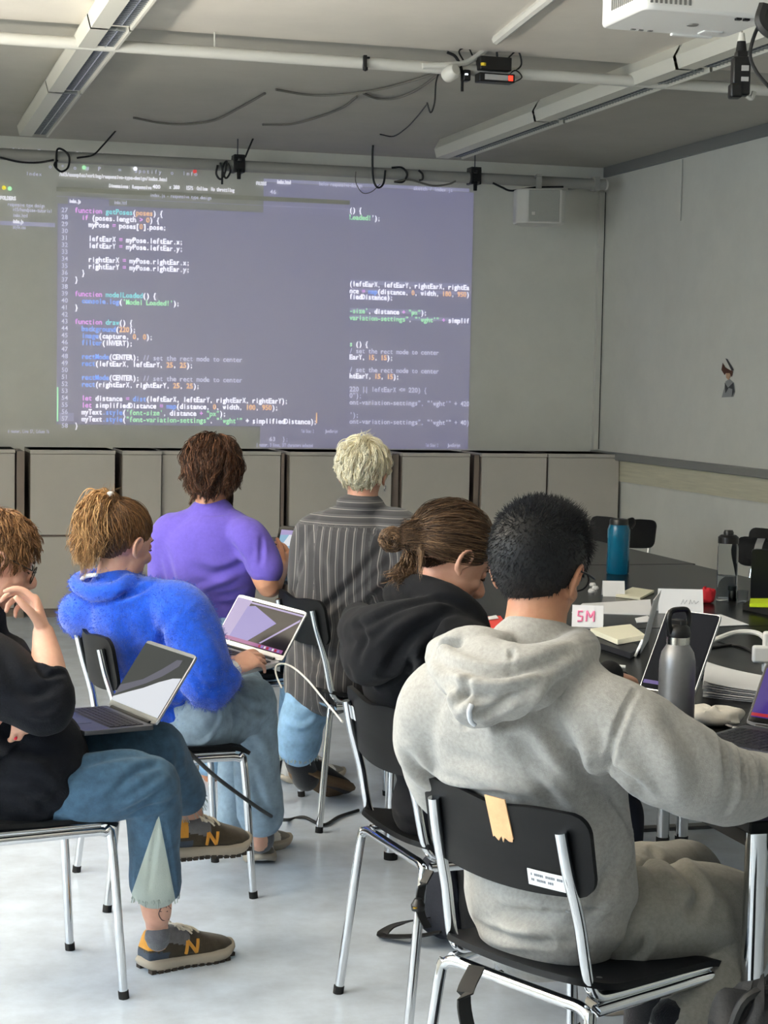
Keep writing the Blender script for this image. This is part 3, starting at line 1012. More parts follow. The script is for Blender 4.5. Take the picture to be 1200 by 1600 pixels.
MB().tube([(-R0 * .62, 0, H0 * 1.10), (-R0 * .78, 0, H0 * 1.24), (-R0 * .6, 0, H0 * 1.33), (0, 0, H0 * 1.345), (R0 * .6, 0, H0 * 1.33), (R0 * .78, 0, H0 * 1.24), (R0 * .62, 0, H0 * 1.10)], .0065, 10, smooth=6).build('carry_loop', 'black_plastic', e)

# ------------------------------------------------------------------ papers and small things on the tables
defm('paper', (238, 238, 240), 0.8)
defm('paper_cream', (232, 228, 205), 0.75)
defm('pink_marker', (238, 130, 170), 0.7)
defm('red_paper', (226, 74, 66), 0.7)
defm('red_cloth', (190, 30, 42), 0.75, bump=.3, bscale=90)
defm('yellow_pad', (206, 228, 40), 0.6)
defm('notebook_black', (26, 28, 33), 0.5)
defm('cloth_white', (222, 216, 206), 0.85, bump=.35, bscale=70)
defm('plastic_white', (236, 236, 236), 0.35)
defm('pencil_grey', (150, 152, 158), .7)


def tent(name, px, py, w, h, ang, label, marks=None):
    p = atz(px, py, TZ)
    e = empty(name, tuple(p), math.radians(ang), label, 'name card', 'folded paper name cards')
    d = h * .45
    b = MB()
    b.grid(lambda u, v: ((u - .5) * w, -d * (1 - v) + .001 * math.sin(9 * u), h * v), 6, 6, .0012)
    b.grid(lambda u, v: ((u - .5) * w, d * (1 - v), h * v), 6, 6, .0012)
    b.build('card', 'paper', e)
    if marks:
        for pts in marks[1]:
            P = [((q[0] - .5) * w, -d * (1 - q[1]) - .0015, h * q[1]) for q in pts]
            MB().tube(P, marks[2], 6).build('letter', marks[0], e)


tent('name_card', 958, 931, .085, .058, -16, 'small blank white folded name card in front of the blue bottle')
tent('name_card', 1062, 957, .16, .085, -18, 'large white folded name card beside the red pouch',
     ('pencil_grey', [[(.50, .38), (.56, .58), (.58, .40), (.64, .56)], [(.68, .40), (.72, .58), (.75, .42), (.80, .55), (.83, .42), (.90, .52)]], .0010))
tent('name_card', 918, 978, .105, .070, -24, 'white folded name card with pink lettering',
     ('pink_marker', [[(.34, .72), (.20, .72), (.19, .52), (.33, .48), (.32, .28), (.18, .26)], [(.46, .26), (.47, .74)], [(.47, .74), (.59, .45)], [(.59, .45), (.70, .74)], [(.70, .74), (.70, .26)]], .0036))


def sheet(name, corners, th, m, label, cat, group=None, z=TZ, lift=0.0, curl=0.0):
    P = [atz(x, y, z + lift) for x, y in corners]
    c = sum(P) / 4

    def fn(u, v):
        q = (1 - u) * (1 - v) * P[0] + u * (1 - v) * P[1] + u * v * P[2] + (1 - u) * v * P[3]
        return (q[0] - c[0], q[1] - c[1], th / 2 + .0008 + curl * (u ** 2) * (v))
    o = MB().grid(fn, 8, 8, th).build(name, m, None, (c[0], c[1], z + lift), bevel=.0008 if th > .004 else 0)
    return tag(o, label, cat, group)


sheet('red_folder', [(700, 968), (782, 964), (800, 992), (715, 995)], .004, 'red_paper', 'flat red paper folder on the table between the two hoodie heads', 'folder')
sheet('paper_sheet', [(757, 966), (775, 962), (779, 967), (760, 970)], .002, 'paper', 'tiny white paper slip on the red folder', 'paper', lift=.006)
sheet('paper_sheet', [(893, 958), (910, 944), (1016, 946), (1020, 962)], .002, 'paper', 'loose white sheet lying behind the pink-lettered name card', 'paper', curl=.02)
sheet('paper_sheet', [(1080, 963), (1126, 961), (1170, 977), (1100, 980)], .002, 'paper', 'loose white sheet on the table right of the large name card', 'paper')
sheet('paper_sheet', [(992, 967), (1012, 963), (1020, 972), (995, 974)], .002, 'paper', 'small white slip lying between name card and notebook', 'paper')
sheet('small_notebook', [(962, 933), (988, 921), (1022, 926), (1000, 938)], .009, 'paper_cream', 'small cream notebook lying before the blank name card', 'notebook')
p0 = sheet('dark_notebook', [(903, 1003), (945, 992), (1002, 1020), (985, 1030)], .018, 'notebook_black', 'closed dark notebook under the cream notebook', 'notebook')
sheet('cream_notebook', [(922, 990), (985, 983), (1008, 1000), (965, 1008)], .016, 'paper_cream', 'thick cream notebook lying on the dark notebook', 'notebook', lift=.0205)
c0 = atz(992, 1026, TZ + .002)
c1 = atz(1004, 1000, TZ + .05)
tag(MB().tube([c0, c1], .004, 8).build('white_pen', 'plastic_white'), 'white pen leaning on the cream notebook', 'pen')
c0, c1 = atz(902, 1041, TZ + .004), atz(977, 1042, TZ + .004)
tag(MB().tube([c0, (c0 + c1) / 2 + np.array([0, 0, .004]), c1], .005, 8, smooth=4).build('charging_cable', 'cable_white'), 'short white cord lying flat by the dark notebook', 'cable')
tag(MB().tube([atz(962, 1050, TZ + .02), atz(976, 1056, TZ + .02)], .011, 10).build('black_pen_cap', 'black_matte'), 'black object beside the hands at the dark laptop', 'pen')
# sheet stack, white pouch, jar, red pouch, yellow pad
b = MB()
P = [atz(1098, 1090, TZ), atz(1102, 1058, TZ), atz(1215, 1078, TZ), atz(1215, 1102, TZ)]
c = sum(P) / 4
for k in range(7):
    rr = RNG.normal(0, .004, 2)
    b.grid(lambda u, v: tuple((1 - u) * (1 - v) * P[0] + u * (1 - v) * P[1] + u * v * P[2] + (1 - u) * v * P[3] - c + np.array([rr[0], rr[1], .002 + .005 * k + .012 * (1 - v) ** 3 * k / 6])), 4, 8, .0015)
tag(b.build('paper_stack', 'paper', None, (c[0], c[1], TZ)), 'fanned stack of white paper right of the steel bottle', 'paper stack')


def blob(pts_fn, n=28, m=20):
    b = MB()
    V, F = [], []
    for i in range(m + 1):
        for k in range(n):
            V.append(pts_fn(2 * math.pi * k / n, i / m))
    for i in range(m):
        for k in range(n):
            F.append((i * n + k, i * n + (k + 1) % n, (i + 1) * n + (k + 1) % n, (i + 1) * n + k))
    F.append(tuple(range(n - 1, -1, -1)))
    F.append(tuple(m * n + k for k in range(n)))
    return b.add(V, F)


def lump(lx, ly, lz, seed, amp=.1, pw=.6):
    def fn(t, s):
        ph = math.pi * (s - .5)
        r = max(.02, math.cos(ph)) ** pw
        n = 1 + amp * mnoise.noise(Vector((math.cos(t) * 1.7 + seed, math.sin(t) * 1.7, s * 3)))
        return (lx * r * math.cos(t) * n, ly * r * math.sin(t) * n, lz * (.5 + .5 * math.sin(ph)) * n)
    return fn


p = atz(1112, 1133, TZ)
e = empty('white_pouch', tuple(p), math.radians(-30), 'crumpled white cloth pouch beside the steel bottle', 'pouch')
blob(lump(.072, .045, .042, 3, .35)).build('pouch', 'cloth_white', e)
MB().tube([(.03, -.03, .012), (.06, -.05, .006), (.085, -.03, .01)], .006, 8, smooth=5).build('zip_pull', 'steel_dark', e)
MB().box((.062, -.055, .006), (.02, .012, .008)).build('tag_end', 'plastic_white', e, bevel=.002)
p = atz(1104, 942, TZ)
e = empty('red_pouch', tuple(p), 0, 'small rounded red pouch on the table beside the clear bottle', 'pouch')
blob(lump(.032, .026, .055, 8, .25, .45)).build('pouch', 'red_cloth', e)
p = atz(1144, 938, TZ)
e = empty('white_jar', tuple(p), 0, 'small white jar standing in front of the clear bottle', 'jar')
MB().lathe([(0, 0), (.015, 0), (.016, .004), (.014, .036), (.012, .04)], n=20).build('jar', 'plastic_white', e)
MB().lathe([(.013, .038), (.018, .040), (.018, .055), (.0, .056)], n=20).build('lid', 'plastic_white', e)
p = atz(1160, 941, TZ)
e = empty('glass_tumbler', tuple(p), 0, 'small clear glass right of the white jar', 'glass')
MB().lathe([(0, .002), (.018, 0), (.021, .045), (.0195, .045), (.017, .006), (0, .006)], n=20).build('glass', 'clear_plastic', e)
sheet('black_pouch', [(1160, 953), (1180, 940), (1225, 948), (1215, 965)], .02, 'black_matte', 'flat black case under the yellow pad', 'case')
sheet('yellow_pad', [(1171, 949), (1172, 941), (1222, 941), (1222, 950)], .014, 'yellow_pad', 'bright yellow pad on the black case at the right edge', 'pad', lift=.0215)
for k, (x, y) in enumerate(((926, 916), (930, 921), (924, 926))):
    p = atz(x, y, TZ)
    o = MB().lathe([(0, 0), (.012, 0), (.014, .006), (.010, .014), (0, .014)], n=12).build('white_earbud_case', 'plastic_white', None, tuple(p))
    tag(o, ('rear', 'middle', 'front')[k] + ' one of three tiny white pieces on the table beside the black-haired head', 'table clutter', 'tiny white pieces on the table')
# white sheet standing upright behind the dark laptop
b = MB()
q = at(1012, 1010, 4.75)
qs = [at(997, 1012, 4.75), at(1012, 1012, 4.70), at(1030, 922, 4.8), at(1024, 930, 4.88)]
c = atz(1004, 1022, TZ)
defm('white_board', (226, 226, 232), .6)
qs = [atz(1000, 1022, TZ + .002), atz(1013, 1000, TZ + .002), at(1033, 922, 5.16), at(1021, 938, 4.92)]
b.grid(lambda u, v: tuple((1 - v) * ((1 - u) * qs[0] + u * qs[1]) + v * ((1 - u) * qs[3] + u * qs[2]) - c), 4, 8, .002)
tag(b.build('upright_sheet', 'paper', None, tuple(c)), 'white sheet standing upright behind the dark laptop', 'paper')
b = MB()
P = [atz(1090, 1006, TZ + .006), atz(1115, 1000, TZ + .03), atz(1150, 988, TZ + .05), atz(1185, 990, TZ + .05), atz(1205, 1010, TZ + .02)]
tag(MB().tube(P, .008, 8, smooth=6).build('white_cable', 'cable_white'), 'white charging cable arching over the table at right', 'cable')
tag(MB().tube([atz(1108, 1012, TZ + .004), atz(1150, 1008, TZ + .004), atz(1190, 1025, TZ + .004)], .004, 6, smooth=6).build('black_cable', 'cable_black'), 'thin black cable lying under the white charging cable', 'cable')
tag(MB().tube([atz(1095, 1045, TZ + .006), atz(1108, 1040, TZ + .006), atz(1112, 1052, TZ + .006), atz(1098, 1056, TZ + .006)], .006, 6, smooth=6).build('cable_knot', 'cable_black'), 'small knot of black cable right of the dark laptop', 'cable')
p = atz(1188, 1052, TZ)
e = empty('charger_block', tuple(p), math.radians(-20), 'white charger block standing at the right edge behind the open laptop', 'charger')
MB().box((0, 0, .055), (.05, .028, .05)).build('block', 'plastic_white', e, bevel=.008, seg=3)
MB().box((.03, .01, .06), (.05, .028, .12)).build('plug', 'plastic_white', e, bevel=.008, seg=3)
MB().tube([(.01, 0, .05), (.015, -.01, .02), (.03, -.01, .006)], .004, 8, smooth=4).build('cord', 'plastic_white', e)

# ------------------------------------------------------------------ laptops
defm('alu', (190, 192, 196), .32, metal=.9)
defm('alu_dark', (96, 98, 104), .38, metal=.8)
defm('key_black', (24, 24, 30), .5)
defm('key_deck', (70, 70, 82), .42, metal=.5)
defm('screen_glass', (10, 11, 13), .04, coat=.6)
defm('bezel_black', (8, 8, 9), .12)
defm('screen_matte', (26, 28, 34), .6, spec=.04)
defm('lap_black', (24, 26, 30), .45, bump=.1, bscale=200)


def laptop(name, hinge_l, hinge_r, front, top_l, label, shell='alu', screen='screen_glass', deck='key_deck', bez='bezel_black', bw=.008, th=.012, rim=None):
    """hinge ends, one point giving the front edge direction+depth, one point giving the lid direction+height"""
    hl, hr = np.array(hinge_l, float), np.array(hinge_r, float)
    X = hr - hl
    w = np.linalg.norm(X)
    X = X / w
    Yv = np.array(front, float) - hl
    Yv = Yv - X * (Yv @ X)
    d = np.linalg.norm(Yv)
    Yv /= d
    N = np.cross(X, -Yv)          # up out of the deck
    if N[2] < 0:
        N = -N
    Lv = np.array(top_l, float) - hl
    Lv = Lv - X * (Lv @ X)
    h = np.linalg.norm(Lv)
    Lv /= h
    LN = np.cross(X, Lv)
    if LN @ Yv < 0:
        LN = -LN                  # towards the user
    e = empty(name, tuple(hl), 0, label, 'laptop')

    def slab(fx, fy, nrm, cx, cy, sx, sy, z0, z1, r=.008, nu=16):
        b = MB()
        mid = (z0 + z1) / 2
        b.grid(lambda u, v: tuple(X * (cx + rounded(u, v, sx, sy, r)[0]) + fy * (cy + rounded(u, v, sx, sy, r)[1]) + nrm * mid), nu, nu, z1 - z0)
        return b
    slab(X, Yv, N, w / 2, d / 2, w, d, -th, 0).build('base', shell, e, bevel=.0015)
    slab(X, Yv, N, w / 2, d * .36, w * .88, d * .50, .0002, .0012, .004).build('key_deck', deck, e)
    k = MB()
    rows_, cols = 6, 14
    for i in range(rows_):
        for j in range(cols):
            if i == 5 and 4 <= j <= 8:
                if j != 6:
                    continue
                kw = 4.9
            else:
                kw = .86
            cx = w * .06 + w * .88 * (j + .5) / cols
            cy = d * .12 + d * .48 * (i + .5) / rows_
            sx, sy = w * .88 / cols * kw, d * .48 / rows_ * .84
            V = []
            for zz in (.001, .0024):
                for (a, c_) in ((-1, -1), (1, -1), (1, 1), (-1, 1)):
                    V.append(X * (cx + a * sx / 2) + Yv * (cy + c_ * sy / 2) + N * zz)
            k.add(V, [(4, 5, 6, 7), (0, 1, 5, 4), (1, 2, 6, 5), (2, 3, 7, 6), (3, 0, 4, 7)])
    k.build('keyboard', 'key_black', e, smooth=False)
    slab(X, Yv, N, w / 2, d * .82, w * .38, d * .28, .0002, .0008, .004).build('trackpad', shell, e)
    lid = slab(X, Lv, LN, w / 2, h / 2, w, h, -.007, 0, .010).build('lid', rim or shell, e, bevel=.0012)
    slab(X, Lv, LN, w / 2, h / 2 + .003, w - .006, h - .012, .0002, .0010, .007).build('bezel', bez, lid)
    sc = slab(X, Lv, LN, w / 2, h / 2 + .004, w - 2 * bw, h - .02 - 2 * bw, .0012, .0016, .004).build('screen', screen, lid)
    hg = MB().tube([X * .03 + N * .0, X * (w - .03)], .006, 10).build('hinge', 'black_plastic', e)
    return e, dict(X=X, Y=Yv, N=N, L=Lv, LN=LN, w=w, d=d, h=h, o=hl, lid=lid, bw=bw)


def on_screen(lp, quad, m, name='screen_area', lift=.0020):
    """a coloured area glowing on a laptop display, shown content and painted reflections alike; quad in 0..1 screen units"""
    b = MB()
    P = [lp['X'] * (lp['bw'] + (lp['w'] - 2 * lp['bw']) * u) + lp['L'] * (.014 + lp['bw'] + (lp['h'] - .02 - 2 * lp['bw']) * v) + lp['LN'] * lift for u, v in quad]
    b.add(P, [tuple(range(len(P)))])
    return b.build(name, m, lp['lid'], smooth=False)


def lp_mat(key, rgb, s):
    M[key] = mat(key, (10, 10, 12), .12, emit=rgb, estr=s, spec=.2)


lp_mat('lcd_purple', (84, 58, 165), .62)
lp_mat('lcd_red', (210, 60, 70), .7)
lp_mat('lcd_lilac', (170, 160, 232), .75)
lp_mat('lcd_lilac_pale', (205, 190, 240), .75)
lp_mat('lcd_pink', (205, 120, 190), .6)
lp_mat('lcd_dark', (52, 46, 58), .35)
lp_mat('lcd_and_glare_white', (238, 242, 248), .95)
lp_mat('lcd_sky', (165, 205, 232), .85)
lp_mat('reflect_grey', (150, 150, 165), .5)

# G's laptop at the right edge: purple screen
hl, hr = atz(1164, 1132, TZ + .022), atz(1330, 1158, TZ + .022)
fr = atz(1110, 1188, TZ + .018)
tl = at(1204, 1036, np.dot(hl - CAMPOS, CF) + .05)
e, lp = laptop('laptop', hl, hr, fr, tl, 'open laptop with purple screen at the right photo edge', shell='alu_dark')
on_screen(lp, [(0, 0), (1, 0), (1, 1), (0, 1)], 'lcd_purple', lift=.0018)
on_screen(lp, [(0, .02), (.32, .02), (.32, .085), (0, .085)], 'lcd_red', lift=.0022)
on_screen(lp, [(.33, .02), (.38, .02), (.38, .09), (.33, .09)], 'lcd_and_glare_white', lift=.0022)
on_screen(lp, [(.40, .02), (.9, .02), (.9, .085), (.40, .085)], 'lcd_pink', lift=.0022)

# dark laptop in front of the black hoodie person (seen from the side, screen towards left)
bl, br = atz(997, 1078, TZ + .02), atz(1082, 1092, TZ + .02)
tl = at(1022, 948, np.dot(bl - CAMPOS, CF) + .10)
fr = atz(940, 1092, TZ + .016)
e, lp = laptop('laptop', bl, br, fr, tl, 'dark laptop with thin silver edge behind the steel bottle', shell='lap_black', deck='lap_black', rim='alu', screen='screen_matte', bez='screen_matte')
on_screen(lp, [(.0, .0), (1, .0), (1, .05), (0, .05)], 'lcd_purple', lift=.0022)
# black laptop seen from behind at far right
p0, p1 = atz(1172, 935, TZ + .02), atz(1290, 940, TZ + .02)
tl = at(1150, 856, np.dot(p0 - CAMPOS, CF) - .08)
fr = p0 + np.array([.10, .30, 0])
e, lp = laptop('laptop', p0, p1, fr, tl, 'black laptop seen from behind at the right edge, beside the clear bottle', shell='lap_black', deck='lap_black')

# jacket with a grey strap over the chair at the right edge
p = CH['H'].location
defm('jacket_black', (18, 18, 20), .8, bump=.4, bscale=60)
c = aty(1194, 852, 8.55)
e = empty('black_jacket', tuple(c), math.radians(-10), 'black jacket with grey strap hung over the chair at the right edge', 'jacket')
o = blob(lump(.15, .05, .14, 5, .3, .4)).build('jacket', 'jacket_black', e, (0, 0, -.11))
MB().grid(lambda u, v: (-.055 + .04 * (u - .5) + .02 * v, -.062 + .02 * math.sin(3 * v), -.06 + .10 * v), 4, 8, .004).build('grey_strap', 'label_grey', e)

# ------------------------------------------------------------------ drawing stuck on the right wall
c = atx(1139, 591, RX - .002)
e = empty('wall_drawing', (RX - .002, c[1], c[2]), 0, 'small cut-out drawing of a figure in a grey robe on the right wall', 'drawing')
defm('ink_brown', (92, 58, 44), .8)
defm('ink_grey', (150, 152, 150), .8)
defm('ink_dark', (70, 72, 72), .8)
defm('ink_skin', (196, 160, 130), .8)


def cut(name, poly, m, lift):
    a = [atx(x, y, RX - .002) for x, y in poly]
    V = [(-lift, q[1] - c[1], q[2] - c[2]) for q in a] + [(-lift - .0008, q[1] - c[1], q[2] - c[2]) for q in a]
    n = len(a)
    MB().add(V, [tuple(range(n)), tuple(range(2 * n - 1, n - 1, -1))] + [(i, (i + 1) % n, n + (i + 1) % n, n + i) for i in range(n)]).build(name, m, e, smooth=False)


cut('robe', [(1134, 596), (1140, 592), (1147, 598), (1149, 612), (1146, 620), (1128, 621), (1132, 606)], 'ink_grey', .001)
cut('robe_shade', [(1133, 598), (1138, 606), (1146, 598), (1148, 612), (1144, 620), (1145, 608), (1139, 606), (1134, 614)], 'ink_dark', .002)
cut('face', [(1135, 582), (1141, 582), (1142, 588), (1139, 594), (1135, 590)], 'ink_skin', .002)
cut('hair', [(1130, 567), (1134, 574), (1141, 578), (1146, 580), (1144, 589), (1141, 583), (1135, 583), (1133, 586), (1128, 578)], 'ink_brown', .003)
cut('staff', [(1134, 560), (1137, 561), (1147, 578), (1144, 580)], 'ink_dark', .002)

# ------------------------------------------------------------------ bags on the floor
defm('bag_black', (12, 13, 16), .7, bump=.35, bscale=80)
defm('bag_navy', (26, 30, 42), .7, bump=.3, bscale=80)
defm('strap_black', (16, 16, 17), .6)
defm('brass', (200, 160, 60), .35, metal=1)


def soft_box(sx, sy, sz, seed, amp=.05, pw=.35):
    def fn(t, s):
        c_, s_ = math.cos(t), math.sin(t)
        m = (abs(c_) ** 4 + abs(s_) ** 4) ** -.25
        k = (1 - abs(2 * s - 1) ** 6) ** .5 if 0 < s < 1 else .25
        k = .25 + .75 * k
        n = 1 + amp * mnoise.noise(Vector((c_ * 2 + seed, s_ * 2, s * 4)))
        return (sx / 2 * m * c_ * k * n * (1 - .25 * s), sy / 2 * m * s_ * k * n * (1 - .3 * s), sz * s)
    return fn


p = atz(735, 1480, 0)
e = empty('black_backpack', tuple(p + np.array([.05, .10, 0])), math.radians(15), 'black backpack with loose straps under the chair of the black hoodie person', 'bag')
blob(soft_box(.26, .30, .40, 2)).build('bag', 'bag_black', e)
blob(soft_box(.06, .2, .22, 4)).build('front_pocket', 'bag_navy', e, (-.13, 0, .02))
q = atz(640, 1462, 0.02)
o0 = np.array([1.50, 3.98, 0])


def inloc(pt, e):
    return tuple(e.matrix_basis.inverted() @ Vector([float(v) for v in pt]))


def strap(pts, e, w, m, name='strap'):
    P = catmull(np.array([inloc(p_, e) for p_ in pts]), 6)
    T = np.gradient(P, axis=0)
    b = MB()
    n = len(P)

    def fn(u, v):
        i = min(n - 1, int(round(u * (n - 1))))
        t = T[i] / (np.linalg.norm(T[i]) + 1e-9)
        s = np.cross(t, (0, 0, 1.0))
        s /= np.linalg.norm(s) + 1e-9
        if abs(t[2]) > .8:
            s = np.array([1.0, 0, 0])
        return tuple(P[i] + s * w * (v - .5))
    b.grid(fn, n - 1, 2, .004)
    return b.build(name, m, e)


strap([atz(690, 1455, .05), atz(655, 1462, .03), atz(600, 1462, .012), atz(612, 1448, .03), atz(640, 1440, .05), atz(664, 1435, .08)], e, .035, 'strap_black')
strap([at(672, 1360, 4.02), at(658, 1390, 4.0), at(657, 1425, 4.0), at(668, 1450, 4.0)], e, .02, 'strap_black')
q = at(653, 1425, 3.97)
o = MB().lathe([(0, 0), (.014, .004), (.016, .016), (.008, .03), (0, .03)], n=14).build('toggle', 'black_plastic', e, inloc(q, e))
MB().lathe([(0, 0), (.005, 0), (.005, .003), (0, .003)], (-.012, -.008, .012), 10).build('brass_stud', 'brass', o)

e = empty('floor_backpack', (1.27, 3.05, 0), math.radians(25), 'dark backpack standing on the floor under the chair of the grey hoodie person', 'bag')
blob(soft_box(.36, .26, .34, 6)).build('bag', 'bag_black', e)
b = blob(soft_box(.10, .16, .30, 9)).build('side_pocket', 'bag_navy', e, (-.14, .06, 0.0))
strap([at(745, 1510, 3.2), at(725, 1560, 3.15), at(735, 1625, 3.15)], e, .03, 'strap_black')
qb = at(1190, 1600, 3.10)
e = empty('floor_bag', (qb[0], qb[1], 0), 0, 'black bag on the floor cut by the bottom right corner', 'bag')
hz = 1.0
pt = at(1190, 1548, 3.10)
blob(lump(.10, .10, float(pt[2]), 12, .15, .4)).build('bag', 'bag_black', e)
MB().tube([(-.08, -.03, pt[2] * .85), (-.05, -.04, pt[2] + .005), (.03, -.04, pt[2] + .015), (.07, -.03, pt[2])], .010, 8, smooth=6).build('handle', 'strap_black', e)

# ------------------------------------------------------------------ floor cables, cable channel
P = [atz(262, 1150, .60), atz(300, 1180, .45), atz(335, 1212, .22), atz(375, 1238, .08), atz(425, 1272, .012), atz(445, 1280, .008), atz(475, 1278, .008), atz(505, 1288, .008), atz(530, 1276, .008), atz(552, 1270, .008)]
P = [at(262, 1148, 4.75), at(300, 1180, 4.9), at(335, 1212, 5.1), at(380, 1246, 5.3), at(412, 1268, 5.5), at(432, 1279, 5.9), atz(450, 1281, .008), atz(475, 1277, .008), atz(505, 1289, .008), atz(530, 1276, .008), atz(560, 1266, .008)]
tag(MB().tube(P, .006, 8, smooth=8).build('black_power_cable', 'cable_black'), 'black cable running from the left laptop down across the floor', 'cable')
tag(MB().box((0, 0, .006), (1.1, .05, .012)).build('floor_channel', 'steel_dark', None, (3.05, 5.75, 0), bevel=.003), 'flat dark cable channel on the floor under the tables', 'cable channel')
# ------------------------------------------------------------------ figures: lofted limbs fused into one skin / one garment
def unit(v):
    v = np.asarray(v, float)
    return v / (np.linalg.norm(v) + 1e-12)


def loft(pts, rx, ry=None, right=None, k=5, n=22, ends=True, pw=2.0):
    """closed tube through points with elliptic rings (rx along 'right', ry across)"""
    P = np.asarray([tuple(p) for p in pts], float)
    m = len(P)
    rx = np.full(m, rx) if np.isscalar(rx) else np.asarray(rx, float)
    ry = rx if ry is None else (np.full(m, ry) if np.isscalar(ry) else np.asarray(ry, float))
    if right is None:
        d = unit(P[-1] - P[0])
        a = np.array([0, 0, 1.0]) if abs(d[2]) < .85 else np.array([1.0, .2, 0])
        right = np.tile(unit(np.cross(d, a)), (m, 1))
    else:
        right = np.asarray(right, float)
        if right.ndim == 1:
            right = np.tile(right, (m, 1))
    A = catmull(np.hstack([P, rx[:, None], ry[:, None], right]), k) if m > 2 else catmull(np.hstack([P, rx[:, None], ry[:, None], right]), k)
    C, a, b, R = A[:, :3], np.maximum(A[:, 3], .002), np.maximum(A[:, 4], .002), A[:, 5:8]
    T = np.gradient(C, axis=0)
    T /= np.linalg.norm(T, axis=1)[:, None] + 1e-12
    rings = []

    def ring(c, t, r, x, y):
        r = unit(r - t * (r @ t))
        s = np.cross(t, r)
        out = []
        for q in range(n):
            th = 2 * math.pi * q / n
            cc, ss = math.cos(th), math.sin(th)
            if pw != 2.0:
                cc = math.copysign(abs(cc) ** (2 / pw), cc)
                ss = math.copysign(abs(ss) ** (2 / pw), ss)
            out.append(c + r * cc * x + s * ss * y)
        return out
    if ends:
        for th in (75, 50, 25):
            th = math.radians(th)
            rings.append(ring(C[0] - T[0] * min(a[0], b[0]) * math.sin(th), T[0], R[0], a[0] * math.cos(th), b[0] * math.cos(th)))
    for i in range(len(C)):
        rings.append(ring(C[i], T[i], R[i], a[i], b[i]))
    if ends:
        for th in (25, 50, 75):
            th = math.radians(th)
            rings.append(ring(C[-1] + T[-1] * min(a[-1], b[-1]) * math.sin(th), T[-1], R[-1], a[-1] * math.cos(th), b[-1] * math.cos(th)))
    V = [v for r in rings for v in r]
    F = []
    for i in range(len(rings) - 1):
        for q in range(n):
            F.append((i * n + q, i * n + (q + 1) % n, (i + 1) * n + (q + 1) % n, (i + 1) * n + q))
    F.append(tuple(range(n - 1, -1, -1)))
    F.append(tuple((len(rings) - 1) * n + q for q in range(n)))
    return V, F


def ellipsoid(c, rad, R=None, n=22, m=14):
    V, F = [], []
    R = np.eye(3) if R is None else R
    for i in range(m + 1):
        ph = math.pi * (i / m - .5)
        for q in range(n):
            th = 2 * math.pi * q / n
            p = np.array([rad[0] * math.cos(ph) * math.cos(th), rad[1] * math.cos(ph) * math.sin(th), rad[2] * math.sin(ph)])
            V.append(np.asarray(c) + R @ p)
    for i in range(m):
        for q in range(n):
            F.append((i * n + q, i * n + (q + 1) % n, (i + 1) * n + (q + 1) % n, (i + 1) * n + q))
    return V, F


def fuse(parts, voxel, smooth=4, factor=.5):
    """union of closed shapes -> (verts, faces) of one continuous surface"""
    b = MB()
    for V, F in parts:
        b.add(V, F)
    me = bpy.data.meshes.new('tmp')
    me.from_pydata(b.v, [], b.f)
    bm = bmesh.new()
    bm.from_mesh(me)
    bmesh.ops.remove_doubles(bm, verts=bm.verts, dist=1e-5)
    bmesh.ops.recalc_face_normals(bm, faces=bm.faces)
    bm.to_mesh(me)
    bm.free()
    o = bpy.data.objects.new('tmp', me)
    COL.objects.link(o)
    r = o.modifiers.new('r', 'REMESH')
    r.mode = 'VOXEL'
    r.voxel_size = voxel
    if smooth:
        s = o.modifiers.new('s', 'SMOOTH')
        s.iterations = smooth
        s.factor = factor
    dg = bpy.context.evaluated_depsgraph_get()
    ev = o.evaluated_get(dg)
    m2 = bpy.data.meshes.new_from_object(ev)
    V = np.empty(len(m2.vertices) * 3)
    m2.vertices.foreach_get('co', V)
    V = V.reshape(-1, 3)
    F = [tuple(p.vertices) for p in m2.polygons]
    bpy.data.objects.remove(o)
    bpy.data.meshes.remove(me)
    bpy.data.meshes.remove(m2)
    return V, F


def normals(V, F):
    q = np.array([f if len(f) == 4 else (f[0], f[1], f[2], f[2]) for f in F])
    n = np.cross(V[q[:, 2]] - V[q[:, 0]], V[q[:, 3]] - V[q[:, 1]])
    out = np.zeros_like(V)
    for c in range(4):
        np.add.at(out, q[:, c], n)
    return out / (np.linalg.norm(out, axis=1)[:, None] + 1e-12)


def hit(tree, px, py):
    d = ray(px, py)
    h = tree.ray_cast(Vector(CAMPOS), Vector(d / np.linalg.norm(d)))
    return None if h[0] is None else np.array(h[0])


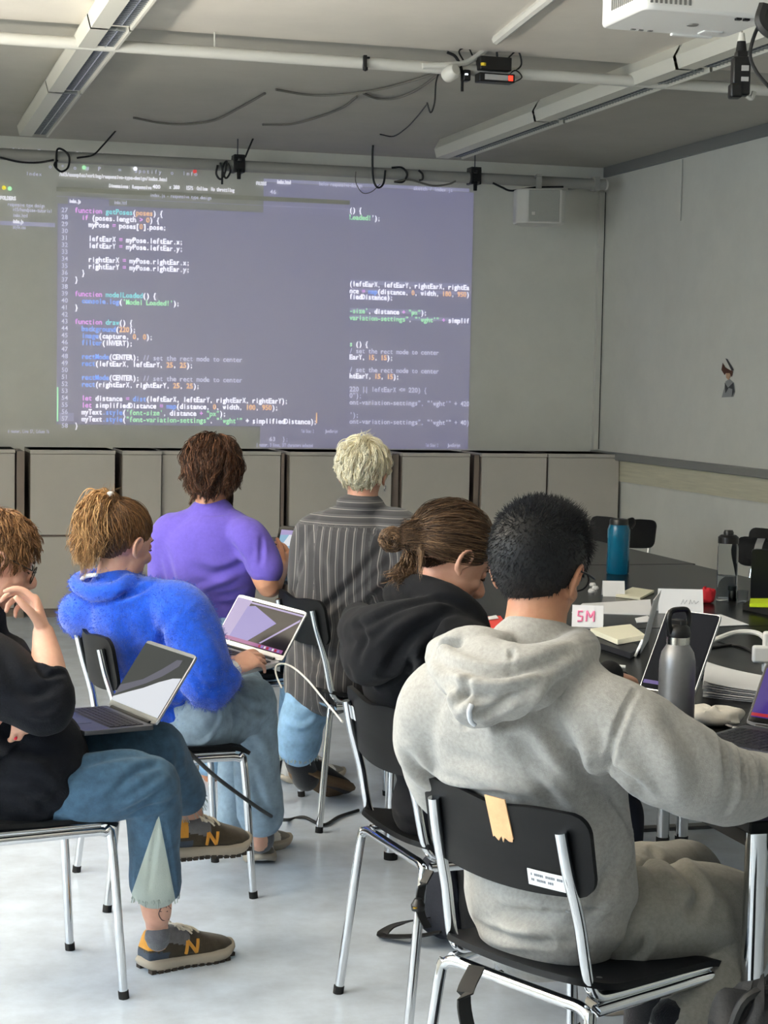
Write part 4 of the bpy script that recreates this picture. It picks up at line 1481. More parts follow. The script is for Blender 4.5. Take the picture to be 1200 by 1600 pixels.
def folds(V, F, creases, amb=0.0, ambs=9.0, seed=0, stretch=(1, 1, 1)):
    """sculpt cloth folds: each crease = (list of points on the cloth, width m, height m); points are picked on the built surface"""
    V = np.array(V)
    N = normals(V, F)
    tree = BVHTree.FromPolygons([Vector(v) for v in V], F)
    D = np.zeros(len(V))
    for pts, w, amp in creases:
        P = [hit(tree, x, y) if len(q) == 2 else np.array(q) for q in pts for x, y in [q[:2]]]
        P = [p for p in P if p is not None]
        if len(P) < 2:
            continue
        P = catmull(np.array(P), 6)
        lo, hi = P.min(0) - 3 * w, P.max(0) + 3 * w
        idx = np.where(((V > lo) & (V < hi)).all(1))[0]
        if not len(idx):
            continue
        best = np.full(len(idx), 9.0)
        tt = np.zeros(len(idx))
        for i in range(len(P) - 1):
            a, b = P[i], P[i + 1]
            ab = b - a
            t = np.clip(((V[idx] - a) @ ab) / (ab @ ab + 1e-12), 0, 1)
            d = np.linalg.norm(V[idx] - (a + t[:, None] * ab), axis=1)
            m = d < best
            best[m] = d[m]
            tt[m] = (i + t[m]) / (len(P) - 1)
        taper = np.sin(np.pi * np.clip(tt * .92 + .04, 0, 1)) ** .6
        g = np.exp(-(best / w) ** 2) - .45 * np.exp(-((best - 1.6 * w) / (.9 * w)) ** 2)
        D[idx] += amp * taper * g
    if amb:
        st = np.array(stretch)
        for i, v in enumerate(V):
            q = Vector(v * st * ambs) + Vector((seed, seed * 2, 0))
            a = mnoise.noise(q)
            c = mnoise.noise(q * 2.3)
            D[i] += amb * ((1 - 2 * abs(a)) * .7 + .4 * c)
    return V + N * D[:, None]


def mesh_obj(name, V, F, mats, parent, attr=None, mi=None):
    me = bpy.data.meshes.new(name)
    inv = np.array(parent.matrix_basis.inverted()) if parent is not None else np.eye(4)
    V = np.asarray(V, float) @ inv[:3, :3].T + inv[:3, 3]
    me.from_pydata([tuple(v) for v in V], [], F)
    for m in (mats if isinstance(mats, (list, tuple)) else [mats]):
        me.materials.append(M[m] if isinstance(m, str) else m)
    if mi is not None:
        me.polygons.foreach_set('material_index', mi)
    me.polygons.foreach_set('use_smooth', [True] * len(me.polygons))
    for k, a in (attr or {}).items():
        at_ = me.attributes.new(k, 'FLOAT', 'POINT')
        at_.data.foreach_set('value', np.asarray(a, np.float32))
    o = bpy.data.objects.new(name, me)
    COL.objects.link(o)
    o.parent = parent
    return o


class Head:
    """local frame of a head: r right, f forward (nose), u up; c = middle of the skull between the ears"""

    def __init__(s, c, az, pitch=0, roll=0, size=1.0):
        a, p, ro = math.radians(az), math.radians(pitch), math.radians(roll)
        f = np.array([math.cos(a) * math.cos(p), math.sin(a) * math.cos(p), -math.sin(p)])
        r = np.array([math.sin(a), -math.cos(a), 0])
        u = np.cross(r, f)
        s.f = f
        s.r = r * math.cos(ro) + u * math.sin(ro)
        s.u = -r * math.sin(ro) + u * math.cos(ro)
        s.c = np.asarray(c, float)
        s.k = size
        s.R = np.array([s.r, s.f, s.u]).T

    def p(s, x, y, z):
        return s.c + s.k * (s.r * x + s.f * y + s.u * z)

    def loc(s, V):
        return (np.asarray(V) - s.c) @ s.R / s.k

    def parts(s):
        k = s.k
        E = lambda c, r, R=None: ellipsoid(s.p(*c), [q * k for q in r], s.R if R is None else s.R @ R)
        P = [E((0, -.012, .030), (.075, .096, .086)), E((0, .022, .008), (.068, .072, .082)),
             E((0, .038, -.040), (.057, .055, .070)), E((0, .030, -.070), (.052, .052, .040)),
             E((0, .066, -.098), (.022, .018, .016)), E((0, .072, .026), (.052, .020, .014)),
             E((.034, .062, -.030), (.022, .024, .022)), E((-.034, .062, -.030), (.022, .024, .022)),
             E((0, .086, -.066), (.022, .012, .008)), E((0, .084, -.076), (.020, .011, .008))]
        P.append(loft([s.p(0, .082, .014), s.p(0, .098, -.008), s.p(0, .111, -.026), s.p(0, .103, -.038)], [.007 * k, .010 * k, .014 * k, .011 * k], n=14))
        for q in (-1, 1):
            P.append(E((q * .012, .096, -.036), (.009, .011, .008)))
            a = math.radians(18) * q
            Rz = np.array([[math.cos(a), -math.sin(a), 0], [math.sin(a), math.cos(a), 0], [0, 0, 1]])
            P.append(E((q * .077, -.006, -.012), (.0065, .018, .030), Rz))
            rim = [(q * .076, .012, -.014), (q * .082, .010, .010), (q * .087, -.004, .020), (q * .090, -.018, .010), (q * .088, -.021, -.008), (q * .083, -.012, -.026), (q * .079, .002, -.040), (q * .075, .006, -.034)]
            P.append(loft([s.p(*t) for t in rim], .0048 * k, n=10))
        return P

    def sculpt(s, V, F):
        """press in eye sockets, ear hollows, mouth line"""
        L = s.loc(V)
        D = np.zeros_like(V)

        def dent(c, w, amt, axis):
            d = ((L - np.array(c)) / np.array(w)) ** 2
            g = np.exp(-d.sum(1)) * amt * s.k
            D[:] += g[:, None] * (s.R @ np.array(axis, float))
        for q in (-1, 1):
            dent((q * .031, .085, .004), (.017, .03, .011), .011, (0, -1, 0))
            dent((q * .031, .088, .002), (.012, .03, .006), -.005, (0, -1, 0))
            dent((q * .088, -.004, -.008), (.012, .009, .016), .008, (-q, 0, 0))
            dent((q * .045, .075, -.055), (.016, .03, .02), .004, (-q * .4, -1, 0))
        dent((0, .094, -.071), (.024, .02, .0025), .004, (0, -1, 0))
        dent((0, .094, -.085), (.018, .02, .006), .004, (0, -1, 0))
        return np.asarray(V) + D


def hand_parts(wrist, direction, palm_n, side=1, curl=(.3, .35, .4, .45), thumb=.4, scale=1.0, spread=.16, tcurl=.3):
    """palm and five fingers; direction = wrist to knuckles, palm_n = out of the palm, side=+1 when the thumb lies towards cross(direction, palm_n)"""
    d = unit(direction)
    n = unit(np.asarray(palm_n, float) - d * (np.asarray(palm_n, float) @ d))
    t = np.cross(d, n) * side          # towards the thumb
    w = np.asarray(wrist, float)
    S = scale
    P = [loft([w - d * .025 * S, w + d * .012 * S, w + d * .045 * S, w + d * .078 * S, w + d * .090 * S],
              [.026 * S, .028 * S, .036 * S, .039 * S, .036 * S], [.019 * S, .019 * S, .0165 * S, .014 * S, .011 * S], right=t, n=20)]
    Ls = [(.043, .027, .021), (.048, .030, .022), (.044, .028, .021), (.034, .021, .018)]
    for i in range(4):
        off = (.0275 - .0185 * i) * S
        base = w + d * (.078 - .004 * abs(i - 1)) * S + t * off
        ang = curl[i]
        sp = (1.2 - i) * spread * .45
        p = base - d * .012 * S
        pts = [p, base]
        a = 0
        dd0 = unit(d + t * sp)
        q = base
        for j, L in enumerate(Ls[i]):
            a += ang * (1.0, 1.15, .8)[j]
            q = q + (dd0 * math.cos(a) + n * math.sin(a)) * L * S
            pts.append(q)
        r = .0086 - (.0012 if i == 3 else 0)
        P.append(loft(pts, [r * 1.1 * S, r * 1.08 * S, r * 1.0 * S, r * .92 * S, r * .72 * S], n=12, k=4))
    b0 = w + d * .020 * S + t * .022 * S + n * .004 * S
    d1 = unit(d * .75 + t * (.75 * (1 - thumb) + .15) + n * (.35 + .5 * thumb))
    p1 = b0 + d1 * .040 * S
    d2 = unit(d1 + d * .35 * tcurl + n * .5 * tcurl - t * .5 * tcurl)
    p2 = p1 + d2 * .032 * S
    d3 = unit(d2 + n * .5 * tcurl - t * .4 * tcurl + d * .3)
    p3 = p2 + d3 * .024 * S
    P.append(loft([b0 - d1 * .01 * S, b0, p1, p2, p3], [.012 * S, .0145 * S, .0115 * S, .0100 * S, .0078 * S], n=12, k=4))
    return P


# ------------------------------------------------------------------ hair: many tapered strands over a cap
def strand_mesh(P, rad, tone, sides=3):
    """P: (S,K,3) strand points -> verts, faces, tone attr"""
    S, K, _ = P.shape
    T = np.gradient(P, axis=1)
    T /= np.linalg.norm(T, axis=2)[:, :, None] + 1e-9
    A = np.where(np.abs(T[:, :, 2:3]) < .9, np.array([0, 0, 1.0]), np.array([1.0, 0, 0]))
    N = np.cross(T, A)
    N /= np.linalg.norm(N, axis=2)[:, :, None] + 1e-9
    B = np.cross(T, N)
    tap = np.linspace(1, 0, K) ** .6 * .85 + .15
    rr = np.asarray(rad)[:, None] * tap[None, :]
    V = np.empty((S, K, sides, 3))
    for q in range(sides):
        th = 2 * math.pi * q / sides
        V[:, :, q] = P + rr[:, :, None] * (math.cos(th) * N + math.sin(th) * B)
    base = (np.arange(S) * K * sides)[:, None, None] + (np.arange(K - 1) * sides)[None, :, None] + np.arange(sides)[None, None, :]
    nxt = (np.arange(S) * K * sides)[:, None, None] + (np.arange(K - 1) * sides)[None, :, None] + ((np.arange(sides) + 1) % sides)[None, None, :]
    F = np.stack([base, nxt, nxt + sides, base + sides], -1).reshape(-1, 4)
    tn = np.repeat(np.asarray(tone), K * sides)
    return V.reshape(-1, 3), [tuple(f) for f in F.tolist()], tn


def hair_mat(key, root, mid, tip, rough=.42):
    m = bpy.data.materials.new(key)
    m.use_nodes = True
    nt = m.node_tree
    b = nt.nodes['Principled BSDF']
    a = nt.nodes.new('ShaderNodeAttribute')
    a.attribute_name = 'tone'
    r = nt.nodes.new('ShaderNodeValToRGB')
    r.color_ramp.elements[0].color = lin(*root)
    r.color_ramp.elements[1].color = lin(*tip)
    e = r.color_ramp.elements.new(.5)
    e.color = lin(*mid)
    nt.links.new(a.outputs['Fac'], r.inputs[0])
    nt.links.new(r.outputs[0], b.inputs['Base Color'])
    b.inputs['Roughness'].default_value = rough
    b.inputs['Specular IOR Level'].default_value = .35
    M[key] = m


def ell_dirs(n, rng):
    z = rng.uniform(-1, 1, n)
    t = rng.uniform(0, 2 * math.pi, n)
    s = np.sqrt(1 - z * z)
    return np.stack([s * np.cos(t), s * np.sin(t), z], 1)


SK_C = np.array([0, -.012, .030])
SK_R = np.array([.0775, .0985, .0885])


def scalp_roots(n, rng, keep):
    """points on the skull (head-local metres) where keep(local) is true"""
    out = []
    while sum(len(o) for o in out) < n:
        d = ell_dirs(n * 2, rng)
        p = SK_C + SK_R * d
        out.append(p[keep(p)])
    return np.concatenate(out)[:n]


def march(p0, field, K, step, lift, rng, jitter=.0, surf=True, free=None, lift_var=.3):
    """strands grown from skull points along a direction field, hugging the skull at a growing height"""
    S = len(p0)
    P = np.zeros((S, K, 3))
    p = p0.copy()
    P[:, 0] = p
    lv = 1 + rng.normal(0, lift_var, S)
    j = rng.normal(0, jitter, (S, 3))
    stp = step if not np.isscalar(step) else np.full(S, step)
    for i in range(1, K):
        v = field(p, i / (K - 1)) + j
        v /= np.linalg.norm(v, axis=1)[:, None] + 1e-9
        q = p + v * stp[:, None]
        d = (q - SK_C) / SK_R
        L = np.linalg.norm(d, axis=1)
        want = 1 + (lift(i / (K - 1)) * lv) / .085
        if surf:
            # keep outside the skull, pull onto the hugging shell while attached
            hug = np.ones(S) if free is None else free(q, i / (K - 1))
            L2 = np.where(L < want, want, L * (1 - hug) + want * hug)
            q = SK_C + d / L[:, None] * L2[:, None] * SK_R
        p = q
        P[:, i] = p
    return P


def person_root(loc, label):
    return empty('person', loc, 0, label, 'person')


def fabric(key, rgb, var=.10, vscale=60, bump=.25, bscale=500, rough=.9, sheen=.25, stretch=None, rgb2=None):
    M[key] = mat(key, rgb, rough, var=var, vscale=vscale, bump=bump, bscale=bscale, sheen=sheen, stretch=stretch, spec=.2, rgb2=rgb2)


def skin_mat(key, rgb, rgb2):
    M[key] = mat(key, rgb, .48, var=.08, vscale=14, bump=.06, bscale=260, spec=.4, rgb2=rgb2)
    b = M[key].node_tree.nodes['Principled BSDF']
    b.inputs['Subsurface Weight'].default_value = .12
    b.inputs['Subsurface Radius'].default_value = (.9, .35, .2)
    b.inputs['Subsurface Scale'].default_value = .008


# ------------------------------------------------------------------ shoes
def shoe(parent, heel, toe, up, name='shoe', upper='shoe_brown', sole='shoe_sole', style='runner', width=.098, sole_h=.028, height=.075, letter=None, lace='lace'):
    """heel/toe: the sole's bottom end points; up: out of the sole"""
    h, t = np.asarray(heel, float), np.asarray(toe, float)
    f = unit(t - h)
    L = np.linalg.norm(t - h)
    u = unit(np.asarray(up, float) - f * (np.asarray(up, float) @ f))
    r = np.cross(f, u)
    q = lambda x, y, z: h + f * (y * L) + r * x + u * z
    w = width / 2
    # upper: rings along the length
    st = [(.02, .62, .55), (.07, .70, 1.0), (.18, .76, 1.10), (.30, .78, 1.05), (.42, .82, .98), (.55, .90, .82), (.70, .98, .60), (.84, .92, .46), (.94, .70, .36), (.99, .42, .26)]
    pts, rx, ry = [], [], []
    V, F = [], []
    n = 24
    for (y, wx, hz) in st:
        H = sole_h * .6 + (height) * hz
        for k in range(n):
            th = 2 * math.pi * k / n
            c, s = math.cos(th), math.sin(th)
            x = w * wx * math.copysign(abs(c) ** .8, c)
            z = sole_h * .5 + (H - sole_h * .5) * (.5 + .5 * math.copysign(abs(s) ** .75, s))
            narrow = 1 - .22 * max(0, (z - sole_h) / max(.02, H))
            V.append(q(x * narrow, y, z))
    m = len(st)
    for i in range(m - 1):
        for k in range(n):
            F.append((i * n + k, i * n + (k + 1) % n, (i + 1) * n + (k + 1) % n, (i + 1) * n + k))
    F += [tuple(range(n - 1, -1, -1)), tuple((m - 1) * n + k for k in range(n))]
    inv = parent.matrix_basis.inverted()
    V2, F2 = fuse([(V, F)], .0045, 3)
    # colour zones by place on the shoe
    A = (V2 - h) @ np.array([r, f, u]).T
    mats = [upper, 'shoe_yellow', 'shoe_grey', 'shoe_navy', 'shoe_tongue']
    mi = []
    for fc in F2:
        c = A[list(fc)].mean(0)
        y, z = c[1] / L, c[2]
        k = 0
        if style == 'runner':
            if y < .19 and z > height * .66 + .0:
                k = 1
            elif y < .24 and z < sole_h + .022:
                k = 3
            elif .16 < y < .46 and z > height * .72 + .10 * height * math.sin(9 * y) and abs(c[0]) > .010:
                k = 2
            elif abs(c[0]) < .017 and .30 < y < .60:
                k = 4
        elif style == 'white':
            if .15 < y < .45 and z > height * .6:
                k = 2
            elif y > .80 and z > sole_h:
                k = 4
        mi.append(k)
    e = mesh_obj(name, V2, F2, mats, parent, mi=mi)
    # sole: outline extruded, with tread lugs
    out = []
    for i in range(40):
        th = 2 * math.pi * i / 40
        yy = .5 + .515 * math.cos(th)
        prof = np.interp(yy, [-.02, .02, .1, .25, .42, .58, .72, .88, .97, 1.02], [.10, .58, .74, .76, .74, .90, 1.03, .92, .60, .05])
        out.append((w * 1.06 * prof * math.copysign(1, math.sin(th)) if abs(math.sin(th)) > .02 else 0, yy))
    SV, SF = [], []
    for z, sc in ((0, .95), (.004, 1.0), (sole_h * .6, 1.04), (sole_h, 1.0)):
        for x, y in out:
            lift = .030 * max(0, y - .78) ** 2 * 12 + .010 * max(0, .12 - y) ** 2 * 60
            SV.append(q(x * sc, .5 + (y - .5) * sc, z + lift * (1 - z / sole_h * .4)))
    nn = len(out)
    for i in range(3):
        for k in range(nn):
            SF.append((i * nn + k, i * nn + (k + 1) % nn, (i + 1) * nn + (k + 1) % nn, (i + 1) * nn + k))
    SF += [tuple(range(nn - 1, -1, -1)), tuple(3 * nn + k for k in range(nn))]
    so = mesh_obj('sole', SV, SF, sole, parent)
    so.parent = e
    if style == 'runner':
        b = MB()
        for k in range(13):
            y = .06 + .88 * k / 12
            pr = np.interp(y, [0, .1, .25, .42, .58, .72, .88, 1.0], [.6, .74, .76, .74, .90, 1.03, .92, .5]) * w
            lift = .030 * max(0, y - .78) ** 2 * 12 + .010 * max(0, .12 - y) ** 2 * 60
            for s in (-1, 1):
                c = q(s * pr * .86, y, lift - .001)
                VV = [c + r * a * .010 + f * b_ * .0065 + u * z * .005 for z in (-1, 1) for (a, b_) in ((-1, -1), (1, -1), (1, 1), (-1, 1))]
                b.add(VV, [(0, 3, 2, 1), (4, 5, 6, 7), (0, 1, 5, 4), (1, 2, 6, 5), (2, 3, 7, 6), (3, 0, 4, 7)])
        o = b.build('tread', 'shoe_tread', None, smooth=False)
        o.parent = e
        o.data.transform(inv)
    tree = BVHTree.FromPolygons([Vector(v) for v in V2], F2)
    if lace:
        b = MB()
        for k in range(5):
            y = .36 + .052 * k
            pts = []
            for s in np.linspace(-1, 1, 9):
                p = q(s * .026, y + .012 * s * (-1) ** k, .2)
                hh = tree.ray_cast(Vector(p), Vector(-u))
                pts.append(np.array(hh[0]) + u * .002 if hh[0] is not None else p - u * .13)
            b.tube(pts, .0032, 6)
        for s in (-1, 1):
            a = q(0, .36, height * 1.02 + .006)
            b.tube([a, a + r * s * .022 + u * .016 - f * .004, a + r * s * .034 + u * .004 + f * .012, a + r * s * .010 + f * .006], .0026, 6, smooth=6)
            b.tube([a, a + r * s * .026 + f * .018 + u * .004, a + r * s * .036 + f * .034 - u * .010], .0024, 6, smooth=5)
        o = b.build('laces', lace, None)
        o.parent = e
        o.data.transform(inv)
    if letter:
        # stroked letter N on both sides of the upper
        for s in (-1, 1):
            b = MB()
            for seg in (((-.5, -.5), (-.36, .5)), ((-.36, .5), (.34, -.5)), ((.34, -.5), (.5, .5))):
                pts = []
                for tt in np.linspace(0, 1, 7):
                    a = seg[0][0] + (seg[1][0] - seg[0][0]) * tt
                    c = seg[0][1] + (seg[1][1] - seg[0][1]) * tt
                    p = q(s * .12, .475 + a * .13 * (1 if s > 0 else 1), sole_h + .024 + c * .034)
                    hh = tree.ray_cast(Vector(p), Vector(-r * s))
                    if hh[0] is not None:
                        pts.append(np.array(hh[0]) + r * s * .0012)
                if len(pts) > 2:
                    b.tube(pts, .0046, 8)
            o = b.build('letter', 'shoe_yellow', None)
            o.parent = e
            o.data.transform(inv)
    return e


fabric('shoe_brown', (66, 58, 46), .12, 50, .2, 500)
fabric('shoe_yellow', (214, 152, 62), .05)
fabric('shoe_grey', (112, 112, 116), .08, bump=.5, bscale=900)
fabric('shoe_navy', (66, 76, 90), .08)
fabric('shoe_tongue', (120, 116, 108), .05)
fabric('lace', (214, 206, 190), .05)
fabric('shoe_white', (214, 212, 206), .04, rough=.6)
fabric('shoe_dark', (30, 28, 28), .1)
defm('shoe_sole', (176, 166, 150), .6)
defm('shoe_sole_brown', (112, 88, 62), .65)
defm('shoe_tread', (60, 52, 44), .8)
# ------------------------------------------------------------------ the six seated people
skin_mat('skin_fair', (206, 160, 136), (190, 138, 116))
skin_mat('skin_pale', (214, 170, 148), (198, 148, 128))
skin_mat('skin_tan', (196, 146, 116), (176, 122, 96))
fabric('hoodie_grey', (172, 170, 165), .07, 120, .25, 420, rgb2=(150, 148, 143))
fabric('sweat_grey', (142, 140, 133), .06, 120, .25, 420, rgb2=(126, 124, 117))
fabric('hoodie_black', (15, 16, 20), .10, 80, .2, 420, sheen=.03)
fabric('jumper_navy', (12, 15, 22), .15, 60, .4, 260, sheen=.03)
fabric('sweater_blue', (18, 74, 188), .12, 50, .6, 220, sheen=.35)
fabric('tshirt_purple', (98, 84, 176), .04, 60, .12, 600, sheen=.15)
fabric('denim_teal', (62, 90, 114), .12, 40, .3, 600, sheen=.1)
fabric('denim_light', (138, 160, 178), .10, 26, .3, 600, sheen=.1)
fabric('denim_sky', (128, 164, 196), .12, 22, .3, 600, sheen=.1)
fabric('denim_panel', (168, 178, 172), .05, 40, .2, 600, sheen=.1)
fabric('trouser_navy', (22, 25, 38), .1, 60, .2, 500, sheen=.08)
fabric('cuff_white', (216, 218, 222), .04)
fabric('sock_black', (22, 23, 28), .1, bump=.5, bscale=300)
fabric('sock_grey', (96, 98, 104), .1, bump=.5, bscale=300)
defm('glasses_metal', (80, 76, 70), .25, metal=1)
defm('glasses_black', (20, 20, 22), .3)
defm('lens', (240, 242, 245), .02, trans=1.0, ior=1.05)
defm('nail_red', (196, 26, 48), .25)
defm('tattoo_ink', (84, 62, 62), .7)
defm('earring', (205, 205, 208), .2, metal=1)
hair_mat('hair_blackblue', (9, 9, 11), (17, 18, 22), (36, 38, 46), .55)
hair_mat('hair_brown', (44, 31, 23), (88, 66, 47), (142, 112, 82))
hair_mat('hair_bleach', (176, 156, 112), (240, 230, 196), (252, 248, 230))
hair_mat('hair_darkbrown', (36, 23, 17), (82, 54, 38), (146, 100, 70))
hair_mat('hair_blond', (60, 40, 24), (138, 100, 62), (206, 164, 112))
hair_mat('hair_ginger', (74, 48, 28), (128, 90, 56), (176, 134, 88))


def A(*q):
    return at(*q)


def rvec(az):
    a = math.radians(az)
    return np.array([math.sin(a), -math.cos(a), 0.0])


def fvec(az):
    a = math.radians(az)
    return np.array([math.cos(a), math.sin(a), 0.0])


def pts(*q):
    return [at(*p) for p in q]


def to_world(head, P):
    return head.c + head.k * (P @ head.R.T)


def cap_mesh(head, keep, off=.004, n=56, m=40):
    V, F = [], []
    for i in range(m + 1):
        ph = math.pi * (i / m - .5)
        for q in range(n):
            th = 2 * math.pi * q / n
            d = np.array([math.cos(ph) * math.cos(th), math.cos(ph) * math.sin(th), math.sin(ph)])
            V.append(SK_C + (SK_R + off) * d)
    V = np.array(V)
    k = keep(V)
    for i in range(m):
        for q in range(n):
            f = (i * n + q, i * n + (q + 1) % n, (i + 1) * n + (q + 1) % n, (i + 1) * n + q)
            if all(k[list(f)]):
                F.append(f)
    return to_world(head, V), F


def hair_obj(root, head, chunks, key, keep=None, off=.004, captone=.12, name='hair', local=True):
    """chunks: list of (P (S,K,3) head-local or world, radius array, tone array, local?)"""
    VV, FF, TT = [], [], []
    o = 0
    if keep is not None:
        V, F = cap_mesh(head, keep, off)
        VV.append(V)
        FF += F
        TT.append(np.full(len(V), captone))
        o = len(V)
    for P, rad, tone, loc in chunks:
        if loc:
            P = to_world(head, P)
        V, F, t = strand_mesh(P, rad, tone)
        VV.append(V)
        FF += [tuple(i + o for i in f) for f in F]
        TT.append(t)
        o += len(V)
    return mesh_obj(name, np.concatenate(VV), FF, key, root, attr={'tone': np.concatenate(TT)})


def nrm(p):
    d = (p - SK_C) / SK_R ** 2
    return d / (np.linalg.norm(d, axis=1)[:, None] + 1e-9)


def hairline(nape=-.068, side=-.004, front=.034, fy=.070):
    def keep(p):
        y, z = p[:, 1], p[:, 2]
        # limit rises from the nape over the ears to the forehead
        lim = np.where(y < -.045, nape, np.where(y < .0, nape + (y + .045) / .045 * (side + .02 - nape), np.where(y < .045, side + .02 - .012 * (1 - np.abs(y - .022) / .022), side + .02 + (y - .045) / (fy - .045) * (front - side))))
        return (z > lim) & (y < fy + .012)
    return keep


def waves(P, amp, freq, rng, grow=True):
    S, K, _ = P.shape
    t = np.linspace(0, 1, K)
    ph = rng.uniform(0, 6.28, (S, 1, 3))
    g = t[None, :, None] ** (1.0 if grow else .3)
    return P + amp * g * np.sin(ph + 2 * math.pi * freq * t[None, :, None] * np.array([1, .83, .6])[None, None, :])


def guide_strands(guides, S, K, rng, spread0, spread1, wave=.0, freq=3.0, length=(.8, 1.0)):
    """strands blended between world guide curves"""
    G = []
    for g in guides:
        c = catmull(np.array(g), 8)
        G.append(np.stack([np.interp(np.linspace(0, 1, K), np.linspace(0, 1, len(c)), c[:, i]) for i in range(3)], 1))
    G = np.array(G)
    w = rng.dirichlet(np.full(len(G), .55), S)
    P = np.einsum('sg,gkd->skd', w, G)
    t = np.linspace(0, 1, K)
    off = rng.normal(0, 1, (S, 1, 3))
    P = P + off * (spread0 + (spread1 - spread0) * t)[None, :, None]
    # random lengths
    L = rng.uniform(length[0], length[1], S)
    Q = np.empty_like(P)
    for s in range(S):
        x = np.linspace(0, L[s], K)
        for i in range(3):
            Q[s, :, i] = np.interp(x, t, P[s, :, i])
    return waves(Q, wave, freq, rng) if wave else Q


def clump(P, n, w, rng):
    """draw strands together into n locks towards their tips"""
    S, K, _ = P.shape
    c = rng.choice(S, n, replace=False)
    d = ((P[:, None, 0] - P[None, c, 0]) ** 2).sum(-1)
    near = c[d.argmin(1)]
    t = np.linspace(0, 1, K)[None, :, None] ** .8
    return P + (P[near] - P) * w * t


def limb(p, r, **k):
    return loft(p, r, **k)


def make_body(root, parts, head, skin, voxel=.0045, extra=None):
    V, F = fuse(parts, voxel, 3)
    V = head.sculpt(V, F)
    return mesh_obj('body', V, F, skin, root)


def eyes(root, head):
    for s in (-1, 1):
        b = MB()
        V, F = ellipsoid(head.p(s * .031, .0745, .002), (.0118 * head.k,) * 3, head.R)
        b.add(V, F)
        V, F = ellipsoid(head.p(s * .031, .0765, .005), (.0122 * head.k, .0118 * head.k, .0122 * head.k), head.R)
        k = [f for f in F if (head.loc(np.array([V[i] for i in f]))[:, 2] > -.0095).all()]
        o = mesh_obj('eyelid', V, F, 'eyelid', root)
        # lashes of the lowered lid
        ls = [head.p(s * x, y, z) for x, y, z in ((.020, .0845, -.0030), (.027, .0885, -.0050), (.035, .0880, -.0055), (.042, .0835, -.0035))]
        V, F = loft(ls, [.0009, .0013, .0013, .0009], n=6)
        mesh_obj('eyelash', V, F, 'brow', root)
        # brow
        bw = [head.p(s * x, y, z) for x, y, z in ((.014, .093, .022), (.026, .092, .026), (.040, .084, .027), (.050, .072, .021))]
        V, F = loft(bw, [.0025, .0034, .003, .0015], n=8)
        mesh_obj('eyebrow', V, F, 'brow', root)


defm('eye_white', (226, 222, 216), .2)
defm('iris', (60, 48, 40), .15)
defm('eyelid', (186, 136, 116), .5)
defm('brow', (88, 64, 46), .8)
